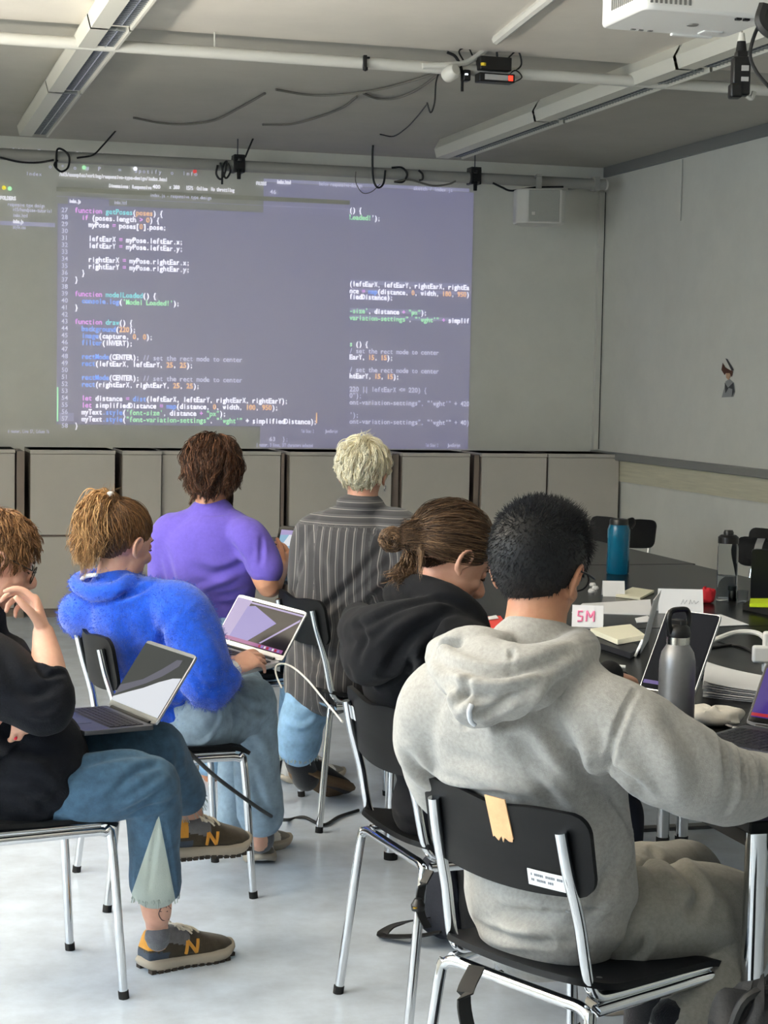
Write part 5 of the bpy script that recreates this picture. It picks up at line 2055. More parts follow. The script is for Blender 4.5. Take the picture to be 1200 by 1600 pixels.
# ---------- person in the grey hoodie, nearest the camera
def person_grey():
    rng = np.random.default_rng(11)
    root = person_root((1.31, 3.20, 0), 'person with short black hair and glasses in a light grey hoodie, nearest the camera')
    H = Head(at(841, 892, 3.42), 43, 14, -3, 1.02)
    ru, rl = rvec(42), rvec(27)
    neck = pts((828, 1045, 3.38), (835, 985, 3.395), (842, 935, 3.41), (845, 900, 3.42))
    shR, elR, wrR = at(955, 1118, 3.26), at(1128, 1226, 3.33), at(1250, 1208, 3.58)
    shL, elL, wrL = at(690, 1102, 3.46), at(700, 1236, 3.62), at(860, 1262, 3.88)
    hipR, knR, anR = at(955, 1425, 3.50), at(1155, 1422, 3.66), at(1052, 1612, 3.46)
    hipL, knL, anL = at(900, 1405, 3.62), at(1075, 1370, 3.92), at(1010, 1500, 4.05)
    torso = pts((880, 1415, 3.57), (858, 1335, 3.54), (824, 1185, 3.45), (818, 1100, 3.39), (828, 1045, 3.385))
    P = H.parts()
    P.append(loft(neck, [.085, .060, .057, .058], [.080, .060, .060, .062], right=H.r, n=22))
    P.append(loft(torso, [.12, .125, .15, .14, .08], [.085, .085, .09, .085, .07], right=[rl, rl, ru, ru, ru]))
    P.append(limb([shR, at(1040, 1180, 3.26), elR, at(1190, 1226, 3.45), wrR], [.055, .048, .040, .036, .027]))
    P.append(limb([shL, (shL + elL) / 2, elL, (elL + wrL) / 2, wrL], [.055, .048, .040, .036, .027]))
    P += hand_parts(wrR, unit(fvec(20) + np.array([0, 0, -.05])), (0, 0, -1), 1, (.25, .28, .3, .35), .15)
    P += hand_parts(wrL, unit(fvec(30)), (0, 0, -1), -1, (.3, .3, .35, .4), .2)
    for h, k_, a_ in ((hipR, knR, anR), (hipL, knL, anL)):
        P.append(limb([torso[0], h, (h + k_) / 2, k_], [.06, .06, .06, .05]))
        P.append(limb([k_, (k_ * .6 + a_ * .4), a_, a_ + np.array([0, 0, -.05])], [.055, .052, .038, .035]))
        P.append(loft([a_ + np.array([0, 0, -.04]), a_ + fvec(20) * .07 + np.array([0, 0, -.06]), a_ + fvec(20) * .16 + np.array([0, 0, -.075])], [.036, .034, .028]))
    make_body(root, P, H, 'skin_tan', .0045)
    eyes(root, H)
    # hoodie
    G = []
    tor = pts((862, 1436, 3.535), (860, 1400, 3.545), (852, 1320, 3.53), (824, 1200, 3.455), (815, 1120, 3.38), (820, 1062, 3.385), (829, 1020, 3.385))
    G.append(loft(tor, [.172, .188, .182, .194, .188, .135, .085], [.118, .135, .122, .122, .120, .100, .080], right=[rl, rl, rl * .5 + ru * .5, ru, ru, ru, ru], n=32))
    G.append(limb([at(890, 1108, 3.33), at(955, 1126, 3.26), at(1040, 1184, 3.25), at(1122, 1224, 3.32), at(1190, 1226, 3.45), at(1236, 1212, 3.56)], [.076, .080, .083, .074, .058, .044]))
    G.append(limb([at(745, 1090, 3.42), shL, at(676, 1165, 3.53), at(702, 1235, 3.62), at(770, 1255, 3.74), at(845, 1260, 3.86)], [.075, .082, .072, .062, .055, .042]))
    # hood: collar roll round the neck and the pouch hanging on the back
    col = pts((868, 1018, 3.47), (905, 1012, 3.38), (888, 1030, 3.29), (830, 1042, 3.24), (770, 1032, 3.27), (738, 1020, 3.36), (752, 1010, 3.46), (800, 1005, 3.51))
    G.append(loft(col, [.028, .036, .040, .040, .038, .034, .030, .026], n=14))
    G.append(loft(pts((690, 1030, 3.40), (718, 1052, 3.30), (770, 1078, 3.235), (830, 1068, 3.235), (885, 1040, 3.30)), [.034, .046, .056, .050, .030], [.030, .042, .050, .040, .026], n=16))
    G.append(loft(pts((745, 1068, 3.235), (742, 1098, 3.225), (748, 1118, 3.235)), [.055, .048, .030], [.036, .034, .026], right=rvec(42), n=16))
    G.append(loft(pts((682, 1016, 3.42), (705, 1005, 3.36), (745, 998, 3.33), (785, 1004, 3.32)), [.020, .022, .024, .020], n=12))
    G.append(loft(pts((700, 1085, 3.44), (745, 1062, 3.39), (820, 1052, 3.36), (895, 1076, 3.31), (950, 1114, 3.27)), [.062, .066, .068, .064, .056], n=16))
    V, F = fuse(G, .006, 20)
    cr = [
        # hood
        ([(672, 1022), (700, 1040), (760, 1052), (830, 1046), (895, 1020)], .012, -.010),
        ([(690, 1050), (735, 1085), (800, 1085), (870, 1050)], .012, -.009),
        ([(684, 1018), (700, 1012), (720, 1010)], .010, -.014),
        ([(728, 1130), (722, 1090), (735, 1060)], .010, -.012),
        ([(745, 1112), (775, 1105), (800, 1088)], .009, -.010),
        ([(735, 1128), (790, 1128), (850, 1090), (895, 1050)], .014, -.010),
        ([(790, 1000), (800, 1025), (795, 1050)], .006, -.004),
        # shoulder seams
        ([(992, 1082), (968, 1130), (952, 1185), (955, 1230)], .007, -.006),
        ([(940, 1190), (985, 1220), (1010, 1245)], .014, -.010),
        # back diagonals
        ([(850, 1115), (880, 1160), (930, 1225), (965, 1265)], .020, -.011),
        ([(830, 1190), (865, 1225), (900, 1262)], .016, .010),
        ([(800, 1150), (830, 1180), (880, 1250)], .020, -.008),
        ([(905, 1130), (925, 1175), (940, 1215)], .018, .009),
        ([(640, 1180), (675, 1215), (720, 1240), (790, 1245)], .016, -.014),
        ([(700, 1195), (760, 1215), (820, 1225)], .022, .007),
        # side
        ([(955, 1240), (980, 1300), (985, 1340), (970, 1375)], .006, -.006),
        ([(985, 1265), (1010, 1310), (1005, 1370)], .016, .012),
        ([(1000, 1285), (1035, 1325), (1030, 1380)], .014, -.012),
        ([(960, 1330), (940, 1390), (900, 1430), (850, 1450)], .016, -.010),
        ([(930, 1400), (880, 1440), (800, 1455)], .018, .010),
        ([(760, 1400), (800, 1425), (870, 1430)], .018, -.008),
        ([(745, 1440), (790, 1462), (860, 1470)], .010, -.007),
        # sleeve
        ([(1118, 1150), (1128, 1185), (1132, 1225)], .009, -.008),
        ([(1135, 1160), (1146, 1195), (1150, 1235), (1140, 1270)], .009, .008),
        ([(1150, 1168), (1162, 1200), (1165, 1240)], .008, -.008),
        ([(1165, 1175), (1178, 1205), (1180, 1245)], .008, .006),
        ([(1182, 1182), (1192, 1210), (1194, 1240)], .007, -.006),
        ([(1050, 1130), (1085, 1175), (1100, 1230)], .022, -.007),
        ([(1000, 1120), (1040, 1180), (1060, 1250)], .024, .006),
    ]
    cr = [(p_, w_, h_ * 1.5) for p_, w_, h_ in cr]
    V = folds(V, F, cr, .0065, 8, 3, (1, 1, .7))
    hd = mesh_obj('hoodie', V, F, 'hoodie_grey', root)
    # drawstring eyelets and cord at the hood
    tree = BVHTree.FromPolygons([Vector(v) for v in V], F)
    b = MB()
    P2 = [hit(tree, *q) for q in ((737, 1100), (733, 1112), (736, 1126), (742, 1132))]
    P2 = [p - CF * .004 for p in P2 if p is not None]
    if len(P2) > 2:
        b.tube(P2, .005, 8, smooth=5)
        o = mesh_obj('drawstring', b.v, b.f, 'cuff_white', root)
    # sweatpants
    T = [loft([at(892, 1442, 3.60), at(900, 1450, 3.60), at(908, 1456, 3.60)], [.11, .13, .12], [.08, .09, .08], right=rl)]
    T.append(limb([at(930, 1450, 3.56), at(975, 1440, 3.53), at(1060, 1425, 3.56), at(1140, 1428, 3.62), at(1158, 1440, 3.65)], [.085, .096, .098, .088, .078]))
    T.append(limb([at(1158, 1432, 3.65), at(1120, 1520, 3.56), at(1070, 1600, 3.47), anR], [.080, .074, .060, .048]))
    T.append(limb([at(905, 1420, 3.63), hipL, at(985, 1388, 3.75), knL], [.085, .085, .09, .078]))
    T.append(limb([knL, (knL + anL) / 2, anL], [.078, .066, .05]))
    V, F = fuse(T, .0065, 5)
    cr = [([(1020, 1330), (1060, 1350), (1095, 1395), (1080, 1430)], .014, -.016),
          ([(1000, 1345), (1040, 1370), (1070, 1400)], .014, .012),
          ([(1005, 1460), (1000, 1490), (950, 1510)], .010, -.008),
          ([(890, 1480), (950, 1500), (1010, 1470)], .012, -.008),
          ([(1110, 1380), (1140, 1400), (1155, 1440)], .016, -.006),
          ([(1060, 1440), (1100, 1450), (1140, 1450)], .02, .006)]
    V = folds(V, F, cr, .005, 7, 5)
    mesh_obj('sweatpants', V, F, 'sweat_grey', root)
    for a_ in (anR, anL):
        b_ = np.array([a_[0], a_[1], 0])
        hl = b_ - fvec(20) * .06
        shoe(root, hl + np.array([0, 0, .0]), hl + fvec(20) * .27, (0, 0, 1), upper='shoe_white', style='white')
        V, F = loft([np.array([a_[0], a_[1], max(.09, a_[2] + .02)]), np.array([a_[0], a_[1], .06])], [.045, .048])
        mesh_obj('sock', V, F, 'sock_black', root)
    # hair: short, lifted on top
    keep = hairline(-.075, -.006, .036)
    r0 = scalp_roots(9000, rng, keep)
    top = np.clip((r0[:, 2] - .02) / .08, 0, 1)
    L = .011 + .016 * top + .034 * top * np.clip((r0[:, 1]) / .06, 0, 1)
    L *= rng.uniform(.75, 1.2, len(L))
    K = 7

    def field(p, t):
        n = nrm(p)
        tp = np.clip((p[:, 2] - .02) / .08, 0, 1)[:, None]
        back = np.array([[0, -.10, -1.0]])
        up = np.array([[.10, .55, .75]])
        return n * (.30 + .30 * tp) + back * (1 - tp) * .95 + up * tp * (.75 - .5 * t)
    P = march(r0, field, K, L / K, lambda t: .004 + .006 * t, rng, .22, True, lambda q, t: np.zeros(len(q)))
    tone = np.clip(rng.normal(.35, .22, len(L)) + .25 * top, 0, 1)
    hair_obj(root, H, [(P, np.full(len(L), .0009) * rng.uniform(.7, 1.3, len(L)), tone, True)], 'hair_blackblue', keep, .010)
    # tuft standing up at the front of the crown
    # glasses
    gp = [H.p(.084, -.01, .010), H.p(.082, .04, .010), H.p(.074, .088, .008)]
    gp2 = [H.p(-.084, -.01, .010), H.p(-.082, .04, .010), H.p(-.074, .088, .008)]
    b = MB().tube(gp, .0022, 8, smooth=4).tube(gp2, .0022, 8, smooth=4)
    for s in (-1, 1):
        b.tube([H.p(s * (.036 + .028 * math.cos(t)), .098 - .012 * abs(s * (.036 + .028 * math.cos(t))) / .06, .002 + .021 * math.sin(t)) for t in np.linspace(0, 2 * math.pi, 24)], .002, 6)
    b.tube([H.p(-.010, .104, .006), H.p(0, .107, .008), H.p(.010, .104, .006)], .002, 6)
    mesh_obj('glasses', b.v, b.f, 'glasses_black', root)
    return root


person_grey()
# ---------- person in the black hoodie with a low bun
def person_black():
    rng = np.random.default_rng(12)
    root = person_root((1.40, 4.15, 0), 'person with brown hair in a low bun wearing a black hoodie, bent over the table')
    H = Head(at(704, 872, 4.30), 8, 34, 4, 1.0)
    ru, rl = rvec(14), rvec(6)
    shR, elR, wrR = at(712, 1020, 4.16), at(830, 1112, 4.25), at(950, 1056, 4.56)
    shL, elL, wrL = at(668, 985, 4.55), at(770, 1080, 4.80), at(900, 1044, 4.86)
    hipR, knR, anR = at(775, 1262, 4.38), at(960, 1275, 4.50), at(960, 1480, 4.50)
    hipL, knL, anL = at(745, 1245, 4.56), at(930, 1245, 4.72), at(930, 1430, 4.72)
    torso = pts((738, 1258, 4.46), (708, 1180, 4.46), (676, 1080, 4.42), (668, 1000, 4.345), (682, 952, 4.32))
    P = H.parts()
    P.append(loft(pts((672, 985, 4.34), (680, 940, 4.315), (692, 905, 4.305), (702, 880, 4.30)), [.085, .058, .055, .056], [.075, .058, .058, .060], right=H.r))
    P.append(loft(torso, [.14, .13, .15, .13, .07], [.09, .09, .10, .08, .06], right=[rl, rl, ru, ru, ru]))
    for s, e_, w in ((shR, elR, wrR), (shL, elL, wrL)):
        P.append(limb([s, (s + e_) / 2, e_, (e_ + w) / 2, w], [.05, .044, .038, .033, .025]))
    P += hand_parts(wrR, at(1000, 1066, 4.66) - wrR, (0, 0, -1), 1, (.35, .4, .45, .5), .2, .95)
    P += hand_parts(wrL, at(960, 1044, 4.92) - wrL, (0, 0, -1), -1, (.3, .35, .4, .4), .2, .95)
    for h, k_, a_ in ((hipR, knR, anR), (hipL, knL, anL)):
        P.append(limb([torso[0], h, (h + k_) / 2, k_], [.09, .08, .07, .05]))
        P.append(limb([k_, (k_ + a_) / 2, a_, np.array([a_[0], a_[1], .08])], [.05, .05, .036, .034]))
        P.append(loft([np.array([a_[0], a_[1], .08]), np.array([a_[0] + .08, a_[1], .055]), np.array([a_[0] + .16, a_[1], .04])], [.035, .032, .026]))
    make_body(root, P, H, 'skin_fair', .0045)
    eyes(root, H)
    G = []
    tor = pts((728, 1262, 4.46), (714, 1215, 4.47), (694, 1150, 4.46), (668, 1070, 4.43), (662, 1005, 4.35), (676, 965, 4.33))
    G.append(loft(tor, [.145, .165, .172, .178, .150, .085], [.13, .135, .135, .145, .125, .075], right=[rl, rl, rl, ru, ru, ru], n=30))
    G.append(limb([at(680, 1015, 4.22), shR, at(765, 1065, 4.18), elR, at(895, 1092, 4.40), wrR], [.075, .085, .078, .066, .056, .040]))
    G.append(limb([at(660, 1000, 4.48), shL, (shL + elL) / 2, elL, wrL], [.070, .076, .070, .060, .040]))
    G.append(loft([at(700, 1215, 4.44), at(672, 1265, 4.42), at(682, 1292, 4.42)], [.09, .11, .075], [.10, .09, .06], right=rl))
    # hood: collar and hanging bag
    G.append(loft(pts((748, 985, 4.24), (726, 952, 4.20), (690, 932, 4.22), (648, 922, 4.30), (622, 928, 4.42), (650, 935, 4.50)), [.030, .034, .036, .036, .034, .028], n=14))
    G.append(loft(pts((730, 975, 4.20), (660, 972, 4.19), (600, 985, 4.24), (566, 985, 4.34), (560, 965, 4.46)), [.040, .056, .062, .056, .040], n=16))
    G.append(loft(pts((640, 990, 4.20), (595, 1020, 4.23), (572, 1030, 4.30), (560, 1010, 4.40)), [.050, .058, .055, .045], n=16))
    V, F = fuse(G, .0062, 22)
    cr = [([(735, 955), (690, 940), (630, 948), (580, 975), (545, 985)], .011, -.009),
          ([(700, 960), (650, 990), (620, 1020), (600, 1050)], .014, -.014),
          ([(660, 960), (620, 980), (590, 1010)], .012, .010),
          ([(560, 975), (572, 1000), (560, 1030)], .012, -.010),
          ([(548, 1045), (590, 1065), (640, 1040), (690, 1000)], .012, -.012),
          ([(640, 1060), (680, 1050), (720, 1070)], .018, -.007),
          ([(630, 1090), (650, 1130), (640, 1170)], .02, -.006),
          ([(690, 1060), (700, 1120), (690, 1190)], .02, .007),
          ([(560, 1230), (600, 1250), (650, 1240)], .014, -.009),
          ([(575, 1285), (620, 1275), (660, 1290)], .012, -.008)]
    V = folds(V, F, cr, .009, 6, 9, (1, 1, .7))
    mesh_obj('hoodie', V, F, 'hoodie_black', root)
    T = [loft([at(730, 1250, 4.46), at(740, 1264, 4.46), at(750, 1270, 4.46)], [.14, .15, .14], [.10, .11, .10], right=rl)]
    for h, k_, a_ in ((hipR, knR, anR), (hipL, knL, anL)):
        T.append(limb([at(740, 1258, 4.46), h, (h + k_) / 2, k_], [.11, .105, .09, .075]))
        T.append(limb([k_, (k_ + a_) / 2, a_], [.075, .065, .055]))
    V, F = fuse(T, .007, 5)
    V = folds(V, F, [], .006, 6, 4)
    mesh_obj('trousers', V, F, 'trouser_navy', root)
    for a_ in (anR, anL):
        h_ = np.array([a_[0] - .06, a_[1], 0])
        shoe(root, h_, h_ + np.array([.26, .02, 0]), (0, 0, 1), upper='shoe_dark', style='plain', lace='lace')
    # hair drawn back to a low bun, shaved underneath
    keep = hairline(-.052, -.004, .040, .078)
    full = keep
    over = lambda p: keep(p) & (p[:, 2] > -.012 + .55 * np.maximum(0, -.02 - p[:, 1]) * -1 + .0)
    tie = np.array([.006, -.128, -.018])
    r0 = scalp_roots(3400, rng, over)
    K = 14
    L = np.linalg.norm(r0 - tie, axis=1) * 1.12

    def field(p, t):
        return tie - p
    P = march(r0, field, K, L / (K - 1), lambda t: .004 + .008 * math.sin(3.1 * t), rng, .012, True, lambda q, t: np.clip((np.linalg.norm(q - tie, axis=1) - .045) / .03, 0, 1))
    tone = np.clip(rng.normal(.42, .2, len(L)), 0, 1)
    ch = [(P, np.full(len(L), .0013), tone, True)]
    r1 = scalp_roots(2200, rng, lambda p: full(p) & ~over(p))
    P1 = march(r1, lambda p, t: nrm(p) * .5 + np.array([[0, -.4, -.6]]), 4, .0022, lambda t: .002, rng, .2, True, lambda q, t: np.zeros(len(q)))
    ch.append((P1, np.full(len(P1), .0006), np.clip(rng.normal(.12, .08, len(P1)), 0, 1), True))
    # bun: wound coil of strands
    bc = at(613, 843, 4.36)
    S, K2 = 900, 18
    ph = rng.uniform(0, 6.28, S)
    rr = .031 * np.sqrt(rng.uniform(.004, 1, S))
    tl = rng.normal(0, .5, S)
    th = np.linspace(0, 1, K2)
    PB = np.zeros((S, K2, 3))
    for i in range(K2):
        a_ = ph + th[i] * 4.2
        R_ = rr * 1.0
        x = R_ * np.cos(a_) * 1.05
        y = R_ * np.sin(a_)
        z = np.sqrt(np.maximum(0, .031 ** 2 - rr ** 2)) * np.sign(tl) * .8 + .004 * np.sin(a_ * 2 + tl * 3)
        PB[:, i] = bc + x[:, None] * CR + y[:, None] * CU * .95 + z[:, None] * CF + rng.normal(0, .0012, (S, 3))
    ch.append((PB, np.full(S, .0014), np.clip(rng.normal(.55, .22, S), 0, 1), False))
    tw = to_world(H, tie[None])[0]
    g = lambda *q: [at(*k_) for k_ in q]
    ch.append((guide_strands([[tw, at(640, 850, 4.34), at(628, 842, 4.36)], [tw, at(645, 862, 4.33), at(625, 855, 4.35)], [tw, at(640, 840, 4.36), at(620, 830, 4.36)]], 260, 8, rng, .004, .006), np.full(260, .0014), np.clip(rng.normal(.5, .2, 260), 0, 1), False))
    # loose ends below the bun and a strand down the neck
    ch.append((guide_strands([g((636, 862, 4.32), (632, 890, 4.30), (612, 912, 4.28)), g((648, 862, 4.32), (650, 885, 4.30), (648, 912, 4.28)), g((645, 862, 4.32), (640, 892, 4.30), (630, 920, 4.27)), g((640, 862, 4.34), (620, 890, 4.30), (598, 902, 4.30))],
                             420, 12, rng, .004, .009, .006, 2.5), np.full(420, .0011), np.clip(rng.normal(.62, .22, 420), 0, 1), False))
    ch.append((guide_strands([g((652, 815, 4.25), (655, 850, 4.23), (655, 905, 4.23)), g((655, 820, 4.25), (660, 860, 4.22), (658, 905, 4.23))], 40, 12, rng, .003, .003, .003, 2), np.full(40, .0011), np.clip(rng.normal(.7, .2, 40), 0, 1), False))
    hair_obj(root, H, ch, 'hair_brown', over, .005, .25)
    return root


def gore_mat():
    m = M['denim_teal']
    nt = m.node_tree
    b = nt.nodes['Principled BSDF']
    old = b.inputs['Base Color'].links[0].from_socket
    a = nt.nodes.new('ShaderNodeAttribute')
    a.attribute_name = 'gore'
    g = nt.nodes.new('ShaderNodeMath')
    g.operation = 'GREATER_THAN'
    g.inputs[1].default_value = 0.0
    nt.links.new(a.outputs['Fac'], g.inputs[0])
    mx = nt.nodes.new('ShaderNodeMix')
    mx.data_type = 'RGBA'
    nt.links.new(g.outputs[0], mx.inputs['Factor'])
    nt.links.new(old, mx.inputs['A'])
    mx.inputs['B'].default_value = lin(172, 182, 176)
    nt.links.new(mx.outputs['Result'], b.inputs['Base Color'])
    return m


# ---------- person at the left edge in a dark jumper
def person_left():
    rng = np.random.default_rng(13)
    root = person_root((.33, 4.59, 0), 'person with short light-brown hair and glasses in a dark navy jumper, hand at the face')
    H = Head(at(-8, 872, 4.50), 4, 22, 2, .98)
    ru, rl = rvec(16), rvec(12)
    shR, elR, wrR = at(-62, 1022, 4.42), at(74, 1112, 4.36), at(68, 990, 4.42)
    shL, elL, wrL = at(-50, 1010, 4.72), at(20, 1150, 4.66), at(34, 1085, 4.38)
    torso = pts((10, 1235, 4.58), (-15, 1150, 4.56), (-40, 1060, 4.55), (-50, 1000, 4.54), (-42, 958, 4.52))
    hipR, knR, an = at(15, 1250, 4.50), at(232, 1228, 4.56), at(245, 1440, 4.70)
    hipL, knL, aL = at(10, 1225, 4.66), at(248, 1170, 4.76), at(300, 1285, 4.98)
    P = H.parts()
    P.append(loft(pts((-48, 990, 4.53), (-40, 945, 4.515), (-25, 905, 4.505), (-15, 880, 4.50)), [.085, .056, .053, .055], [.075, .056, .056, .06], right=H.r))
    P.append(loft(torso, [.13, .12, .14, .13, .07], [.10, .09, .10, .08, .06], right=rl))
    P.append(limb([shR, (shR + elR) / 2, elR], [.052, .048, .042]))
    P.append(limb([elR, at(80, 1080, 4.37), at(75, 1040, 4.39), wrR], [.040, .040, .041, .027]))
    P.append(limb([shL, (shL + elL) / 2, elL, wrL], [.052, .046, .042, .028]))
    P += hand_parts(wrR, at(52, 930, 4.44) - wrR, -CR * .9 - CF * .25, 1, (.55, .72, .85, .95), .25, .98, .1)
    P += hand_parts(wrL, -CU + CR * .10 + CF * .05, CF * .8 - CR * .5, -1, (.55, .6, .62, .65), .2, .92, .12)
    P.append(limb([torso[0], hipR, (hipR + knR) / 2, knR], [.06, .06, .06, .05]))
    P.append(limb([knR, at(238, 1310, 4.62), at(242, 1390, 4.66), at(245, 1425, 4.68), an, at(247, 1470, 4.715)], [.052, .052, .044, .038, .030, .028]))
    P.append(limb([torso[0], hipL, (hipL + knL) / 2, knL], [.09, .08, .068, .05]))
    P.append(limb([knL, at(280, 1228, 4.88), at(294, 1268, 4.95), aL, at(304, 1306, 5.0)], [.052, .050, .040, .034, .032]))
    heel = atz(220, 1516, 0.004)
    fd = unit(np.array([.93, .36, 0]))
    toe = heel + fd * .272
    P.append(loft([heel + fd * .06 + np.array([0, 0, .05]), heel + fd * .14 + np.array([0, 0, .04]), heel + fd * .20 + np.array([0, 0, .03])], [.030, .022, .016]))
    h2, t2 = at(262, 1336, 4.93), at(388, 1322, 5.03)
    f2 = unit(t2 - h2)
    P.append(loft([h2 + f2 * .06 + np.array([0, 0, .05]), h2 + f2 * .14 + np.array([0, 0, .04]), h2 + f2 * .19 + np.array([0, 0, .03])], [.030, .022, .016]))
    make_body(root, P, H, 'skin_pale', .0042)
    eyes(root, H)
    # jumper
    G = [loft(pts((52, 1216, 4.53), (42, 1192, 4.55), (0, 1150, 4.56), (-30, 1070, 4.55), (-48, 1005, 4.54), (-42, 970, 4.525)), [.155, .175, .165, .175, .150, .085], [.14, .155, .14, .14, .12, .08], right=[rl, rl, rl, ru, ru, ru], n=30)]
    G.append(limb([shR, at(0, 1060, 4.38), at(62, 1102, 4.36), at(78, 1100, 4.36), at(78, 1062, 4.375)], [.090, .092, .070, .062, .048]))
    G.append(limb([shL, (shL + elL) / 2, elL, (elL + wrL) / 2], [.08, .07, .062, .045]))
    G.append(loft([at(-55, 985, 4.46), at(-30, 965, 4.44), at(-15, 960, 4.50), at(-25, 955, 4.57)], [.03, .03, .03, .028]))
    V, F = fuse(G, .0062, 22)
    cr = [([(60, 1046), (72, 1058), (98, 1052)], .008, -.010), ([(55, 1035), (80, 1046), (100, 1040)], .007, .008),
          ([(20, 1080), (55, 1085), (85, 1075)], .014, -.010), ([(40, 1110), (70, 1120), (95, 1105)], .012, .008),
          ([(0, 1140), (40, 1170), (100, 1180)], .018, -.010), ([(10, 1190), (60, 1200), (110, 1240)], .018, .010),
          ([(0, 1230), (50, 1250), (90, 1275)], .016, -.010), ([(60, 1270), (90, 1240), (120, 1200)], .016, -.008), ([(0, 1020), (20, 1060), (50, 1075)], .018, -.008)]
    V = folds(V, F, cr, .007, 6, 12)
    mesh_obj('jumper', V, F, 'jumper_navy', root)
    # jeans: near leg planted with a flared pale panel, far leg crossed over
    T = [loft([at(20, 1205, 4.58), at(28, 1218, 4.57)], [.14, .15], [.11, .11], right=rl)]
    T.append(limb([at(40, 1245, 4.53), at(120, 1238, 4.52), at(195, 1225, 4.54), knR], [.085, .092, .084, .074]))
    T.append(limb([knR, at(240, 1270, 4.59), at(241, 1330, 4.625), at(243, 1380, 4.65)], [.078, .070, .063, .066]))
    T.append(limb([at(15, 1220, 4.64), at(120, 1190, 4.68), at(200, 1172, 4.73), knL], [.10, .092, .080, .068]))
    T.append(limb([knL, at(266, 1204, 4.84), at(286, 1240, 4.91)], [.070, .066, .062]))
    V, F = fuse(T, .006, 4)
    cr = [([(170, 1245), (215, 1205), (255, 1195)], .012, -.010), ([(185, 1262), (225, 1240), (262, 1215)], .011, .009), ([(200, 1275), (235, 1262), (270, 1250)], .010, -.008),
          ([(120, 1200), (160, 1185), (220, 1180)], .016, -.008), ([(270, 1160), (278, 1200), (290, 1240)], .012, -.006), ([(248, 1275), (240, 1330), (232, 1390)], .006, -.004), ([(252, 1275), (266, 1340), (272, 1390)], .006, -.004)]
    V = folds(V, F, cr, .0045, 8, 15)
    # pale gore sewn into the lower leg: a wedge on the outer side of the near shin
    rel = V - CAMPOS
    dz = rel @ CF
    px, py = 600 + FPX * (rel @ CR) / dz, 800 - FPX * (rel @ CU) / dz
    t = (py - 1272) / (1395 - 1272)
    inside = np.minimum(np.minimum(px - (248 - 42 * t), (248 + 24 * t) - px), t * 60)
    inside = np.where(dz < 4.66, inside, -20)
    mesh_obj('jeans', V, F, gore_mat(), root, attr={'gore': inside})
    # frayed hems
    b = MB()
    for k in range(70):
        a_ = rng.uniform(0, 6.28)
        c = at(244, 1396, 4.655) + np.array([math.cos(a_), math.sin(a_), 0]) * .058
        b.tube([c + np.array([0, 0, .008]), c + np.array([rng.normal(0, .003), rng.normal(0, .003), -.008 - abs(rng.normal(0, .006))])], .0012, 4)
    mesh_obj('frayed_hem', b.v, b.f, 'denim_panel', root)
    b = MB()
    for k in range(40):
        a_ = rng.uniform(0, 6.28)
        ax = unit(aL - knL)
        e1 = unit(np.cross(ax, (0, 0, 1)))
        e2 = np.cross(ax, e1)
        c = at(291, 1255, 4.935) + (e1 * math.cos(a_) + e2 * math.sin(a_)) * .054
        b.tube([c - ax * .01, c + ax * (.012 + abs(rng.normal(0, .006))) + rng.normal(0, .002, 3)], .0012, 4)
    mesh_obj('frayed_hem', b.v, b.f, 'denim_panel', root)
    s1 = shoe(root, heel, toe, (0, 0, 1), letter='N', width=.106, height=.086)
    s2 = shoe(root, h2, t2, unit(np.array([.03, -.12, 1])), letter='N', width=.106, height=.086)
    for a_, b_ in ((at(246, 1463, 4.70), at(246.5, 1467, 4.703)), (at(302, 1301, 4.985), at(304, 1305, 4.99))):
        V, F = loft([a_, b_], [.0335, .031], n=18)
        mesh_obj('sock', V, F, 'sock_grey', root)
    # ankle drawing
    b = MB()
    nails = MB()
    for pl in ([(247, 1402), (245, 1412), (252, 1418), (262, 1414), (265, 1404), (258, 1398), (250, 1402)], [(252, 1418), (248, 1428), (254, 1438), (264, 1436), (268, 1428)], [(255, 1404), (258, 1412), (262, 1406)], [(250, 1424), (262, 1424)], [(262, 1414), (267, 1420), (268, 1430)], [(256, 1396), (254, 1404), (260, 1418)]):
        tb = [o for o in kids(root) if o.name.startswith('body')][0]
        if 'tr' not in locals():
            Vb = [tb.matrix_basis @ v.co + Vector(root.location) for v in tb.data.vertices]
            tr = BVHTree.FromPolygons(Vb, [tuple(p.vertices) for p in tb.data.polygons])
        q = [hit(tr, *p) for p in pl]
        q = [p for p in q if p is not None]
        if len(q) > 1:
            b.tube(q, .0014, 5, smooth=4)
    if b.v:
        mesh_obj('tattoo', b.v, b.f, 'tattoo_ink', root)
    for p in ((12, 1150), (24, 1153), (38, 1152)):
        q = hit(tr, *p)
        if q is not None and np.dot(q - CAMPOS, CF) < 4.5:
            Vn, Fn = ellipsoid(q, (.005, .003, .006), np.array([CR, CF, CU]).T, 10, 6)
            mesh_obj('red_nail', Vn, Fn, 'nail_red', root)
    # hair
    keep = hairline(-.055, -.004, .040, .074)
    r0 = scalp_roots(2600, rng, keep)
    K = 10
    L = rng.uniform(.035, .075, len(r0))
    crown = np.array([0, -.03, .13])

    def field(p, t):
        n = nrm(p)
        v = p - crown
        v = v - n * (v * n).sum(1)[:, None]
        v /= np.linalg.norm(v, axis=1)[:, None] + 1e-9
        return v + n * (.35 - .5 * t) + np.array([[0, 0, -.3 * t]])
    P = march(r0, field, K, L / (K - 1), lambda t: .004 + .012 * t, rng, .30, True, lambda q, t: np.full(len(q), .25))
    P = clump(waves(P, .007, 1.3, rng), 260, .75, rng)
    hair_obj(root, H, [(P, rng.uniform(.0010, .0019, len(L)), np.clip(rng.normal(.5, .24, len(L)), 0, 1), True)], 'hair_ginger', keep, .006, .2)
    b = MB()
